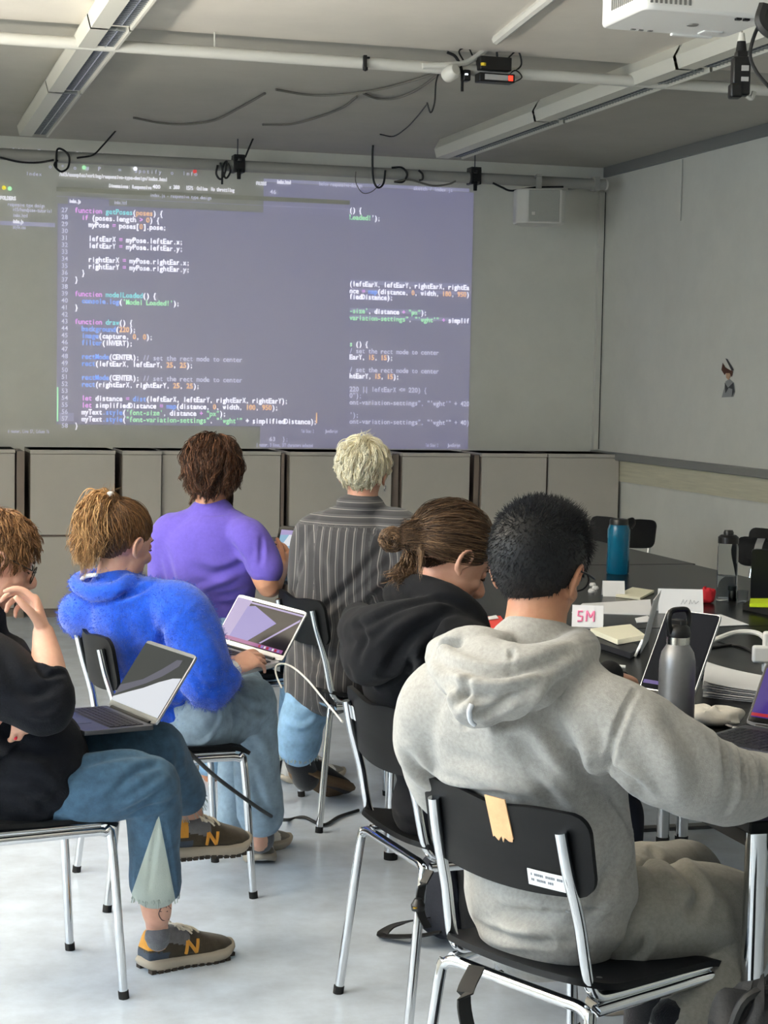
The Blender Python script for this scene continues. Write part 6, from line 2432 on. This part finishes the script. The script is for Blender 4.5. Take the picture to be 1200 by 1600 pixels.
    for s in (-1, 1):
        b.tube([H.p(s * .080, -.012, .012), H.p(s * .080, .03, .010), H.p(s * .070, .086, .004)], .0018, 8, smooth=4)
        b.tube([H.p(s * (.034 + .026 * math.cos(t)), .102 - .35 * (.034 + .026 * math.cos(t)) ** 2 * 4, -.006 + .022 * math.sin(t)) for t in np.linspace(0, 2 * math.pi, 26)], .0017, 6)
    b.tube([H.p(-.008, .106, .0), H.p(0, .110, .003), H.p(.008, .106, .0)], .0016, 6)
    mesh_obj('glasses', b.v, b.f, 'glasses_metal', root)
    return root


# ---------- woman in the blue sweater with a ponytail
def person_blue():
    rng = np.random.default_rng(14)
    root = person_root((.86, 5.40, 0), 'woman with a curly blond ponytail in a fuzzy blue sweater, laptop on her lap')
    H = Head(at(190, 848, 5.42), 32, 14, 0, .99)
    ru, rl = rvec(42), rvec(20)
    shR, elR, wrR = at(288, 962, 5.32), at(322, 1084, 5.26), at(360, 1047, 5.31)
    shL, elL, wrL = at(124, 958, 5.54), at(190, 1010, 5.86), at(300, 1040, 5.88)
    torso = pts((300, 1128, 5.50), (268, 1080, 5.49), (232, 1015, 5.46), (195, 955, 5.43), (174, 918, 5.42))
    hipR, knR, anR = at(310, 1135, 5.44), at(400, 1092, 5.66), at(406, 1285, 5.76)
    hipL, knL, anL = at(300, 1115, 5.60), at(378, 1075, 5.90), at(370, 1280, 5.95)
    P = H.parts()
    P.append(loft(pts((172, 940, 5.43), (176, 908, 5.42), (183, 878, 5.42), (188, 855, 5.42)), [.055, .052, .050, .053], [.055, .054, .054, .058], right=H.r))
    P.append(loft(torso, [.10, .09, .10, .09, .06], [.08, .08, .075, .065, .05], right=[rl, rl, ru, ru, ru]))
    P.append(limb([shR, (shR + elR) / 2, elR, (elR + wrR) / 2, wrR], [.048, .042, .037, .034, .025]))
    P.append(limb([shL, (shL + elL) / 2, elL, (elL + wrL) / 2, wrL], [.048, .042, .037, .034, .025]))
    P += hand_parts(wrR, at(398, 1025, 5.37) - wrR, -CU * .6 + CF * .6, -1 if False else 1, (.3, .36, .42, .48), .25, .98)
    P += hand_parts(wrL, unit(fvec(10)), (0, 0, -1), -1, (.3, .3, .3, .3), .2, .95)
    for h, k_, a_ in ((hipR, knR, anR), (hipL, knL, anL)):
        P.append(limb([torso[0], h, (h + k_) / 2, k_], [.09, .08, .068, .05]))
        P.append(limb([k_, (k_ + a_) / 2, a_, a_ + np.array([0, 0, -.06])], [.052, .048, .036, .034]))
    make_body(root, P, H, 'skin_pale', .0045)
    eyes(root, H)
    G = [loft(pts((292, 1112, 5.48), (280, 1090, 5.49), (252, 1050, 5.47), (228, 1000, 5.45), (202, 955, 5.43), (182, 925, 5.425)), [.12, .140, .140, .165, .160, .085], [.11, .12, .115, .115, .110, .085], right=[rl, rl, ru, ru, ru, ru], n=30)]
    G.append(loft(pts((124, 955, 5.53), (155, 938, 5.46), (200, 930, 5.42), (248, 938, 5.37), (288, 958, 5.33)), [.056, .060, .062, .062, .060], n=16))
    G.append(limb([at(262, 948, 5.36), shR, at(318, 1030, 5.28), at(322, 1076, 5.26), at(348, 1058, 5.29)], [.080, .084, .078, .068, .055]))
    G.append(limb([at(160, 950, 5.47), shL, at(140, 976, 5.68), elL, at(250, 1035, 5.88)], [.066, .062, .056, .052, .046]))
    G.append(loft(pts((206, 905, 5.36), (180, 922, 5.33), (140, 925, 5.37), (118, 910, 5.45), (140, 898, 5.52), (185, 895, 5.52), (212, 897, 5.44)), [.020, .023, .024, .022, .019, .018, .019], n=14))
    V, F = fuse(G, .0062, 22)
    cr = [([(115, 925), (150, 942), (200, 930), (235, 915)], .012, -.010), ([(190, 960), (210, 1010), (230, 1060)], .03, -.010),
          ([(270, 960), (255, 1010), (275, 1070), (300, 1100)], .018, -.014), ([(140, 985), (165, 1020), (185, 1060)], .022, .008),
          ([(300, 960), (330, 1010), (345, 1040)], .02, .006), ([(230, 1085), (260, 1100), (290, 1120)], .016, -.010), ([(300, 1050), (320, 1075), (345, 1078)], .014, -.009), ([(185, 1090), (215, 1110), (250, 1125)], .014, .008)]
    V = folds(V, F, cr, .006, 6, 21)
    sw = mesh_obj('sweater', V, F, 'sweater_blue', root)
    # mohair fuzz
    N = normals(V, F)
    idx = rng.integers(0, len(V), 14000)
    r0 = V[idx] + rng.normal(0, .002, (len(idx), 3))
    d = N[idx] * .45 + rng.normal(0, .55, (len(idx), 3)) + np.array([0, 0, -.45])
    d /= np.linalg.norm(d, axis=1)[:, None]
    L = rng.uniform(.004, .010, len(idx))
    PF = np.stack([r0, r0 + N[idx] * .003 + d * L[:, None] * .5, r0 + N[idx] * .003 + d * L[:, None]], 1)
    VF, FF, _ = strand_mesh(PF, np.full(len(idx), .00065), np.zeros(len(idx)))
    fz = mesh_obj('mohair_fuzz', VF, FF, 'sweater_blue', root)
    fz['kind'] = 'stuff'
    V, F = loft([at(340, 1066, 5.275), at(348, 1058, 5.285), at(355, 1051, 5.295)], [.046, .046, .040], n=18)
    V = folds(np.array(V), F, [], .003, 20, 2)
    mesh_obj('shirt_cuff', V, F, 'cuff_white', root)
    V, F = loft(pts((128, 905, 5.42), (135, 900, 5.37), (150, 898, 5.345)), [.006, .007, .006], n=12)
    mesh_obj('shirt_collar', V, F, 'cuff_white', root)
    # light jeans
    T = [loft([at(295, 1112, 5.50), at(305, 1130, 5.50)], [.155, .16], [.12, .12], right=rl)]
    T.append(limb([at(305, 1140, 5.46), at(350, 1118, 5.54), at(392, 1098, 5.64)], [.105, .098, .080]))
    T.append(limb([at(392, 1098, 5.64), at(398, 1150, 5.69), at(402, 1215, 5.73), at(408, 1272, 5.76)], [.082, .070, .072, .074]))
    T.append(limb([at(305, 1115, 5.60), at(345, 1095, 5.76), knL], [.10, .09, .075]))
    T.append(limb([knL, at(372, 1180, 5.94), at(368, 1275, 5.95)], [.075, .064, .06]))
    V, F = fuse(T, .006, 4)
    cr = [([(290, 1160), (320, 1160), (345, 1120), (335, 1100)], .008, .006), ([(345, 1070), (365, 1110), (360, 1160)], .014, -.008), ([(370, 1095), (400, 1110), (425, 1105)], .014, -.010), ([(375, 1120), (405, 1150), (425, 1200)], .016, .007), ([(395, 1200), (405, 1240), (425, 1280)], .014, -.008)]
    V = folds(V, F, cr, .005, 8, 30)
    mesh_obj('jeans', V, F, 'denim_light', root)
    h_ = at(404, 1322, 5.88)
    h_ = np.array([h_[0], h_[1], .0])
    t_ = atz(410, 1353, 0)
    d_ = unit(t_ - h_)
    shoe(root, t_ - d_ * .262, t_, (0, 0, 1), upper='shoe_white', style='white', name='shoe')
    b_ = np.array([anL[0] - .06, anL[1], 0])
    shoe(root, b_, b_ + np.array([.25, .05, 0]), (0, 0, 1), upper='shoe_white', style='white')
    V, F = loft([at(407, 1280, 5.77), at(407, 1312, 5.78)], [.042, .044], n=16)
    mesh_obj('sock', V, F, 'sock_grey', root)
    # hair pulled up into a curly ponytail
    keep = hairline(-.062, .000, .038, .076)
    tie_w = at(170, 781, 5.38)
    tie = H.loc(tie_w[None])[0]
    r0 = scalp_roots(3000, rng, keep)
    K = 13
    L = np.linalg.norm(r0 - tie, axis=1) * 1.15
    P = march(r0, lambda p, t: tie - p, K, L / (K - 1), lambda t: .003 + .007 * math.sin(3.1 * t), rng, .02, True, lambda q, t: np.clip((np.linalg.norm(q - tie, axis=1) - .03) / .03, 0, 1))
    fr = np.clip((r0[:, 1] + .02) / .1, 0, 1)
    ch = [(P, np.full(len(L), .0013), np.clip(rng.normal(.20, .13, len(L)), 0, 1), True)]
    gd = [[(170, 781, 5.38), (140, 772, 5.37), (118, 808, 5.36), (108, 845, 5.36), (98, 872, 5.36)],
          [(170, 781, 5.38), (148, 776, 5.34), (135, 820, 5.31), (142, 865, 5.31), (150, 905, 5.33)],
          [(170, 781, 5.38), (150, 772, 5.40), (124, 830, 5.38), (125, 870, 5.38), (118, 908, 5.38)],
          [(170, 781, 5.38), (160, 790, 5.33), (160, 830, 5.30), (155, 870, 5.31), (142, 900, 5.33)],
          [(170, 781, 5.38), (165, 795, 5.32), (168, 830, 5.30), (170, 850, 5.31), (160, 878, 5.33)],
          [(170, 781, 5.38), (155, 765, 5.38), (120, 790, 5.40), (112, 840, 5.40), (124, 880, 5.40)]]
    PT = clump(guide_strands([[at(*q) for q in g] for g in gd], 1500, 20, rng, .006, .013, .011, 2.6, (.6, 1.0)), 110, .75, rng)
    ch.append((PT, rng.uniform(.0010, .0020, 1500), np.clip(rng.normal(.72, .22, 1500), 0, 1), False))
    # fly-away hairs at the crown
    S = 60
    r1 = np.repeat(tie_w[None], S, 0) + rng.normal(0, .01, (S, 3))
    tip = r1 + np.stack([rng.normal(-.01, .02, S), rng.normal(0, .02, S), rng.uniform(.01, .04, S)], 1)
    ch.append((np.stack([r1, (r1 + tip) / 2 + rng.normal(0, .004, (S, 3)), tip], 1), np.full(S, .0006), np.full(S, .7), False))
    hair_obj(root, H, ch, 'hair_blond', keep, .005, .18)
    V, F = loft(pts((164, 784, 5.36), (172, 772, 5.37), (180, 778, 5.40)), [.008, .009, .008], n=10)
    mesh_obj('hair_tie', V, F, 'cuff_white', root)
    return root


# ---------- person in the purple t-shirt
def person_purple():
    rng = np.random.default_rng(15)
    root = person_root((1.22, 6.66, 0), 'person with chin-length wavy brown hair in a purple t-shirt, seen from behind')
    D = 6.68
    H = Head(at(332, 735, D), 58, 16, 2, 1.02)
    ru, rl = rvec(58), rvec(30)
    shR, elR, wrR = at(388, 840, D - .08), at(420, 916, D - .10), at(440, 886, D + .12)
    shL, elL, wrL = at(264, 838, D + .06), at(252, 915, D + .2), at(330, 930, D + .42)
    torso = pts((335, 1000, D + .18), (330, 950, D + .17), (327, 880, D + .05), (328, 832, D), (329, 800, D))
    P = H.parts()
    P.append(loft(pts((328, 812, D), (329, 788, D), (330, 765, D), (331, 745, D)), [.060, .056, .056, .058], [.058, .060, .060, .062], right=H.r))
    P.append(loft(torso, [.12, .11, .13, .11, .06], [.09, .09, .09, .075, .05], right=ru))
    P.append(limb([shR, (shR + elR) / 2, elR, (elR + wrR) / 2, wrR], [.050, .048, .042, .038, .028]))
    P.append(limb([shL, (shL + elL) / 2, elL, (elL + wrL) / 2, wrL], [.054, .048, .042, .038, .028]))
    P += hand_parts(wrR, unit(at(452, 868, D + .22) - wrR), unit(-CR + CU * .2), 1, (.5, .5, .5, .55), .3)
    P += hand_parts(wrL, unit(fvec(30)), (0, 0, -1), -1, (.3, .3, .3, .3), .2)
    hips = [(at(360, 1015, D), at(470, 1000, D + .2), at(460, 1150, D + .3)), (at(320, 1005, D + .15), at(420, 990, D + .45), at(330, 1190, 6.98))]
    for h, k_, a_ in hips:
        P.append(limb([torso[0], h, (h + k_) / 2, k_], [.09, .085, .07, .052]))
        P.append(limb([k_, (k_ + a_) / 2, a_, a_ + np.array([0, 0, -.05])], [.052, .048, .036, .034]))
    make_body(root, P, H, 'skin_tan', .005)
    eyes(root, H)
    G = [loft(pts((330, 1000, D + .18), (328, 965, D + .17), (327, 915, D + .13), (328, 865, D + .04), (330, 828, D), (329, 807, D)), [.16, .170, .178, .194, .162, .090], [.115, .125, .125, .125, .105, .074], right=ru, n=30)]
    G.append(loft(pts((262, 834, D + .05), (296, 820, D + .01), (330, 814, D), (362, 820, D - .03), (390, 836, D - .07)), [.052, .056, .058, .056, .052], n=16))
    G.append(limb([at(372, 832, D - .05), shR, at(408, 872, D - .09), at(416, 888, D - .10)], [.066, .068, .064, .060]))
    G.append(limb([at(285, 830, D + .03), shL, at(258, 880, D + .10), at(257, 900, D + .15)], [.070, .072, .064, .058]))
    V, F = fuse(G, .0062, 22)
    cr = [([(398, 800), (408, 840), (408, 880)], .010, -.008), ([(300, 885), (340, 895), (380, 880), (400, 860)], .02, -.010), ([(310, 920), (350, 905), (400, 900)], .018, .009),
          ([(360, 850), (385, 880), (405, 920)], .018, -.010), ([(262, 860), (270, 900), (280, 940)], .02, -.008), ([(340, 930), (380, 920), (405, 940)], .016, -.009), ([(285, 800), (330, 806), (372, 800)], .006, -.003), ([(355, 950), (385, 945), (410, 960)], .014, .008)]
    V = folds(V, F, cr, .008, 5, 41, (1, 1, .6))
    mesh_obj('t_shirt', V, F, 'tshirt_purple', root)
    T = [loft([torso[0] + np.array([0, 0, .02]), torso[0] - np.array([0, 0, .03])], [.16, .16], [.13, .13], right=rl)]
    for h, k_, a_ in hips:
        T.append(limb([torso[0], h, (h + k_) / 2, k_], [.11, .105, .09, .075]))
        T.append(limb([k_, (k_ + a_) / 2, a_], [.075, .068, .06]))
    V, F = fuse(T, .007, 4)
    V = folds(V, F, [], .005, 8, 44)
    mesh_obj('jeans', V, F, 'denim_sky', root)
    h_ = atz(300, 1212, .0)
    shoe(root, h_, h_ + unit(np.array([.9, -.25, 0])) * .27, (0, 0, 1), upper='shoe_white', style='white')
    a_ = hips[0][2]
    h_ = np.array([a_[0] - .05, a_[1], 0])
    shoe(root, h_, h_ + np.array([.26, .05, 0]), (0, 0, 1), upper='shoe_white', style='white')
    keep = hairline(-.085, -.02, .030, .074)
    r0 = scalp_roots(2600, rng, keep)
    K = 18
    L = rng.uniform(.098, .138, len(r0)) * np.where(r0[:, 2] < .0, .62, 1.0)
    crown = np.array([0.0, -.03, .118])

    def field(p, t):
        n = nrm(p)
        v = p - crown
        v = v - n * (v * n).sum(1)[:, None]
        v /= np.linalg.norm(v, axis=1)[:, None] + 1e-9
        g = np.clip((.03 - p[:, 2]) / .06, 0, 1)[:, None]
        return v * (1 - .6 * g) + np.array([[0, 0, -1.0]]) * g + n * (.40 * (1 - t) * (1 - g))
    P = march(r0, field, K, L / (K - 1), lambda t: .008 + .018 * math.sin(2.6 * t), rng, .10, True, lambda q, t: np.clip((q[:, 2] + .02) / .03, 0, 1) * .5)
    P = clump(waves(P, .012, 1.5, rng), 190, .82, rng)
    ch = [(P, rng.uniform(.0012, .0024, len(L)), np.clip(rng.normal(.42, .24, len(L)), 0, 1), True)]
    # beard
    r1 = scalp_roots(10, rng, keep)
    S = 700
    th = rng.uniform(-1.25, 1.25, S)
    zz = rng.uniform(-.105, -.05, S)
    bp = np.stack([.058 * np.sin(th), .030 + .062 * np.cos(th), zz], 1)
    PBd = np.stack([bp, bp + np.stack([.01 * np.sin(th), .01 * np.cos(th), np.full(S, -.01)], 1), bp + np.stack([.014 * np.sin(th), .014 * np.cos(th), np.full(S, -.03)], 1)], 1)
    ch.append((PBd, np.full(S, .0012), np.full(S, .2), True))
    hair_obj(root, H, ch, 'hair_darkbrown', keep, .012, .15)
    return root


# ---------- bleached blond person in the striped shirt
def stripe_mat():
    m = mat('shirt_stripe', (74, 74, 77), .9, bump=.2, bscale=400, sheen=.2, spec=.2)
    nt = m.node_tree
    b = nt.nodes['Principled BSDF']
    a = nt.nodes.new('ShaderNodeAttribute')
    a.attribute_name = 'stripe'
    fr = nt.nodes.new('ShaderNodeMath')
    fr.operation = 'FRACT'
    nt.links.new(a.outputs['Fac'], fr.inputs[0])
    r = nt.nodes.new('ShaderNodeValToRGB')
    e = r.color_ramp.elements
    e[0].position, e[0].color = 0.0, lin(60, 60, 63)
    e[1].position, e[1].color = 1.0, lin(60, 60, 63)
    for p, c in ((.40, (64, 64, 67)), (.44, (128, 126, 124)), (.50, (132, 130, 127)), (.54, (66, 66, 69)), (.74, (84, 84, 86)), (.80, (58, 58, 61))):
        q = e.new(p)
        q.color = lin(*c)
    nt.links.new(fr.outputs[0], r.inputs[0])
    nt.links.new(r.outputs[0], b.inputs['Base Color'])
    M['shirt_stripe'] = m


stripe_mat()


def person_blond():
    rng = np.random.default_rng(16)
    root = person_root((1.66, 6.22, 0), 'person with bleached blond hair in a dark striped shirt, seen from behind')
    D = 6.38
    H = Head(at(567, 738, D), 62, 10, -2, .99)
    ru, rl = rvec(60), rvec(30)
    shR, elR, wrR = at(628, 838, D - .06), at(650, 930, D - .02), at(690, 950, D + .28)
    shL, elL, wrL = at(492, 840, D + .06), at(482, 925, D + .20), at(560, 960, D + .40)
    torso = pts((545, 1045, D + .20), (545, 970, D + .14), (552, 890, D + .02), (560, 830, D), (566, 798, D))
    P = H.parts()
    P.append(loft(pts((564, 815, D), (566, 790, D), (567, 768, D), (567, 748, D)), [.085, .058, .054, .055], [.075, .058, .058, .06], right=H.r))
    P.append(loft(torso, [.13, .13, .15, .13, .07], [.10, .09, .10, .08, .06], right=ru))
    for s, e_, w, sd in ((shR, elR, wrR, 1), (shL, elL, wrL, -1)):
        P.append(limb([s, (s + e_) / 2, e_, (e_ + w) / 2, w], [.05, .044, .038, .034, .026]))
        P += hand_parts(w, unit(fvec(20)), (0, 0, -1), sd, (.3, .3, .35, .35), .2)
    hipL, knL, anL = at(540, 1062, D + .24), at(484, 1088, D + .08), at(466, 1190, D + .16)
    hipR, knR, anR = at(590, 1050, D + .20), at(700, 1040, D + .25), at(690, 1190, D + .35)
    P.append(limb([torso[0], hipL, (hipL + knL) / 2, knL], [.06, .06, .055, .050]))
    P.append(limb([knL, (knL + anL) / 2, anL, anL + np.array([.02, .03, -.05])], [.048, .046, .038, .036]))
    P.append(limb([torso[0], hipR, (hipR + knR) / 2, knR], [.09, .085, .07, .052]))
    P.append(limb([knR, (knR + anR) / 2, anR, anR + np.array([0, 0, -.05])], [.052, .048, .036, .034]))
    make_body(root, P, H, 'skin_fair', .005)
    eyes(root, H)
    G = [loft(pts((508, 1064, D + .06), (516, 1030, D + .09), (536, 965, D + .10), (548, 890, D + .0), (558, 830, D), (566, 800, D)), [.165, .172, .172, .182, .160, .085], [.125, .13, .125, .125, .110, .075], right=[rl, rl, ru, ru, ru, ru], n=30)]
    G.append(loft(pts((490, 836, D + .06), (525, 818, D + .01), (565, 808, D), (600, 818, D - .03), (630, 834, D - .06)), [.050, .055, .058, .055, .050], n=16))
    G.append(limb([at(606, 826, D - .03), shR, at(642, 885, D - .05), elR, wrR], [.075, .082, .072, .062, .045]))
    G.append(limb([at(512, 830, D + .03), shL, at(480, 885, D + .12), at(480, 925, D + .2), at(505, 955, D + .35)], [.072, .076, .066, .058, .048]))
    G.append(loft(pts((592, 795, D - .03), (575, 792, D - .065), (548, 788, D - .055), (535, 785, D + .0), (550, 782, D + .06)), [.020, .022, .022, .020, .018], n=12))
    V, F = fuse(G, .0062, 22)
    cr = [([(470, 830), (530, 826), (590, 835), (630, 830)], .008, -.005), ([(600, 850), (560, 900), (510, 950), (480, 965)], .018, -.011), ([(620, 880), (570, 930), (530, 975)], .018, .010), ([(480, 850), (470, 890), (460, 930)], .016, -.007),
          ([(470, 1010), (500, 1030), (540, 1020)], .016, -.010), ([(450, 1040), (480, 1055), (520, 1060)], .014, .009), ([(535, 955), (545, 990), (540, 1030)], .016, -.009), ([(500, 850), (520, 890), (515, 930)], .02, .006)]
    V = folds(V, F, cr, .009, 5, 55, (1, 1, .6))
    c = np.mean(torso, 0)
    rel = V - c
    u = rel @ ru + .10 * (rel @ (0, 0, 1.0)) * 0
    dep = rel @ fvec(60)
    # follow the cloth round the body
    st = u + np.where(np.abs(u) > .1, np.sign(u) * np.abs(dep) * .4, 0)
    yoke = (rel[:, 2] > .205)
    st = np.where(yoke, rel[:, 2] * 1.2, st)
    mesh_obj('striped_shirt', V, F, 'shirt_stripe', root, attr={'stripe': st / .030})
    T = [loft([at(535, 1045, D + .22), at(538, 1058, D + .22)], [.15, .15], [.12, .12], right=rl)]
    T.append(limb([at(535, 1062, D + .24), at(506, 1076, D + .15), at(484, 1090, D + .08)], [.085, .084, .080]))
    T.append(limb([at(484, 1088, D + .08), at(471, 1130, D + .09), at(467, 1165, D + .12)], [.084, .080, .074]))
    T.append(limb([at(560, 1050, D + .2), hipR, knR], [.11, .10, .075]))
    T.append(limb([knR, (knR + anR) / 2, anR], [.075, .065, .06]))
    V, F = fuse(T, .006, 4)
    V = folds(V, F, [([(440, 1090), (470, 1100), (500, 1090)], .014, -.008), ([(450, 1130), (475, 1135), (495, 1120)], .012, .007)], .006, 8, 60)
    mesh_obj('jeans', V, F, 'denim_sky', root)
    b = MB()
    for k in range(60):
        a_ = rng.uniform(0, 6.28)
        cc = at(467, 1180, D + .13) + np.array([math.cos(a_), math.sin(a_), 0]) * .066
        b.tube([cc + np.array([0, 0, .012]), cc + np.array([rng.normal(0, .004), rng.normal(0, .004), -.010 - abs(rng.normal(0, .006))])], .0016, 4)
    mesh_obj('frayed_hem', b.v, b.f, 'denim_panel', root)
    V, F = loft([at(464, 1165, D + .13), at(468, 1190, D + .17), at(478, 1215, D + .22)], [.058, .052, .05], n=18)
    mesh_obj('sock', V, F, 'sock_black', root)
    h_, t_ = at(462, 1212, D + .14), at(546, 1246, D + .40)
    shoe(root, h_, t_, unit(np.array([.25, .75, .75])), upper='shoe_dark', sole='shoe_sole_brown', style='plain', width=.105)
    hh = np.array([anR[0] - .05, anR[1], 0])
    shoe(root, hh, hh + np.array([.25, .06, 0]), (0, 0, 1), upper='shoe_dark', sole='shoe_sole_brown', style='plain')
    keep = hairline(-.066, .022, .034, .074)
    r0 = scalp_roots(2800, rng, keep)
    K = 12
    L = rng.uniform(.045, .080, len(r0)) * np.where(r0[:, 2] < -.01, .42, np.where((r0[:, 2] < .035) & (r0[:, 1] > -.05), .45, 1.0))
    crown = np.array([.004, -.045, .112])

    def field(p, t):
        n = nrm(p)
        v = p - crown
        v = v - n * (v * n).sum(1)[:, None]
        v /= np.linalg.norm(v, axis=1)[:, None] + 1e-9
        return v + np.array([[0, 0, -.35]]) + n * (.34 - .5 * t)
    P = march(r0, field, K, L / (K - 1), lambda t: .004 + .014 * math.sin(2.2 * t), rng, .20, True, lambda q, t: np.full(len(q), .3))
    P = clump(waves(P, .005, 1.2, rng), 260, .8, rng)
    rad = rng.uniform(.0011, .0021, len(L))
    tone = np.clip(rng.normal(.66, .2, len(L)) - .2 * (r0[:, 2] < -.03), 0, 1)
    S = 40
    cw = crown[None] + rng.normal(0, .012, (S, 3))
    tip = cw + np.stack([rng.normal(.01, .014, S), rng.normal(0, .014, S), rng.uniform(.008, .026, S)], 1)
    ch = [(P, rad, tone, True), (np.stack([cw, (cw + tip) / 2, tip], 1), np.full(S, .0014), np.full(S, .8), True)]
    hair_obj(root, H, ch, 'hair_bleach', keep, .006, .3)
    b = MB().tube([H.p(.086 + .0 * math.cos(t), -.008 + .009 * math.cos(t), -.052 + .010 * math.sin(t)) for t in np.linspace(0, 6.28, 16)], .0018, 6)
    mesh_obj('earring', b.v, b.f, 'earring', root)
    return root


person_black()
person_left()
person_blue()
person_purple()
person_blond()
# ------------------------------------------------------------------ laptops held on laps
lp_mat('reflect_base', (112, 116, 112), .42)
hl, hr = atz(168, 1102, .665), atz(242, 1133, .665)
Dl = float(np.dot(hl - CAMPOS, CF))
tl = at(238, 1002, Dl + .02)
fr = at(60, 1122, Dl - .09)
fr[2] = hl[2] - .0
e, lp = laptop('laptop', hl, hr, fr, tl, 'open laptop with mirror-like screen on the lap of the person at the left edge', shell='alu_dark', rim='alu', bez='alu', bw=.004)
on_screen(lp, [(0, 0), (1, 0), (1, 1), (0, 1)], 'reflect_base', lift=.0017)  # grey glow painted in for the room mirrored by the screen
on_screen(lp, [(0, .0), (1, 0), (1, .66), (.86, .62), (.66, .50), (.45, .34), (.25, .22), (.0, .06)], 'lcd_and_glare_white', lift=.0019)  # the window's reflection, painted as a glowing white patch
on_screen(lp, [(.0, .10), (.25, .28), (.45, .42), (.66, .60), (.84, .82), (.84, .92), (.74, .90), (.58, .70), (.35, .46), (.0, .26)], 'reflect_grey', lift=.0019)  # grey streak of the same painted reflection
hl, hr = at(333, 1003, 5.62), at(440, 1034, 5.44)
tl = at(359, 924, 5.70)
tr_ = at(473, 932, 5.52)
fr = hl + (at(372, 1060, 5.24) - hr)
e, lp = laptop('laptop', hl, hr, fr, tl, 'silver laptop with lilac screen on the lap of the woman in blue', shell='alu', bw=.005, bez='alu')
on_screen(lp, [(0, 0), (1, 0), (1, 1), (0, 1)], 'lcd_dark', lift=.0017)
on_screen(lp, [(0, 0), (.20, 0), (.22, 1), (0, 1)], 'lcd_lilac_pale', lift=.0019)
on_screen(lp, [(.0, .93), (1, .93), (1, .97), (0, .97)], 'lcd_lilac_pale', lift=.0020)
on_screen(lp, [(.16, .10), (.44, .10), (.70, .64), (.30, .90), (.20, .85)], 'lcd_lilac', lift=.0021)
on_screen(lp, [(.60, .12), (.63, .12), (.99, .80), (.99, .87)], 'lcd_lilac_pale', lift=.0021)
on_screen(lp, [(.10, .02), (.97, .02), (.97, .10), (.10, .10)], 'lcd_pink', lift=.0022)
for k in range(8):
    on_screen(lp, [(.62 + k * .04, .03), (.645 + k * .04, .03), (.645 + k * .04, .085), (.62 + k * .04, .085)], ('lcd_red', 'lcd_lilac', 'lcd_and_glare_white')[k % 3], 'dock_icon', lift=.0024)
# white cable from her laptop down to the next chair
P = [at(440, 1075, 5.36), at(432, 1056, 5.40), at(431, 1042, 5.41), at(441, 1037, 5.41), at(458, 1043, 5.3), at(480, 1062, 5.2), at(505, 1092, 5.0), at(535, 1128, 4.8)]
P2 = [at(441, 1036, 5.43), at(431, 1050, 5.40), at(436, 1068, 5.35), at(452, 1075, 5.3)]
tag(MB().tube(P, .0028, 8, smooth=6).build('white_laptop_cable', 'cable_white'), 'white cable hanging from the silver laptop to the black hoodie chair', 'cable')
# laptop of the purple t-shirt person
hl, hr = at(420, 896, 6.98), at(520, 905, 6.90)
tl = at(428, 820, 7.06)
fr = hl + np.array([-.05, -.20, -.0])
e, lp = laptop('laptop', hl, hr, fr, tl, 'laptop with pale blue screen between the purple t-shirt and the striped shirt', shell='lap_black', rim='lap_black', bw=.012)
on_screen(lp, [(0, 0), (1, 0), (1, 1), (0, 1)], 'lcd_sky', lift=.0017)
on_screen(lp, [(.05, .55), (.30, .62), (.34, .98), (.16, .9)], 'lcd_and_glare_white', lift=.0019)
on_screen(lp, [(.0, .86), (.30, .90), (.30, 1), (.0, 1)], 'lcd_lilac_pale', lift=.0020)
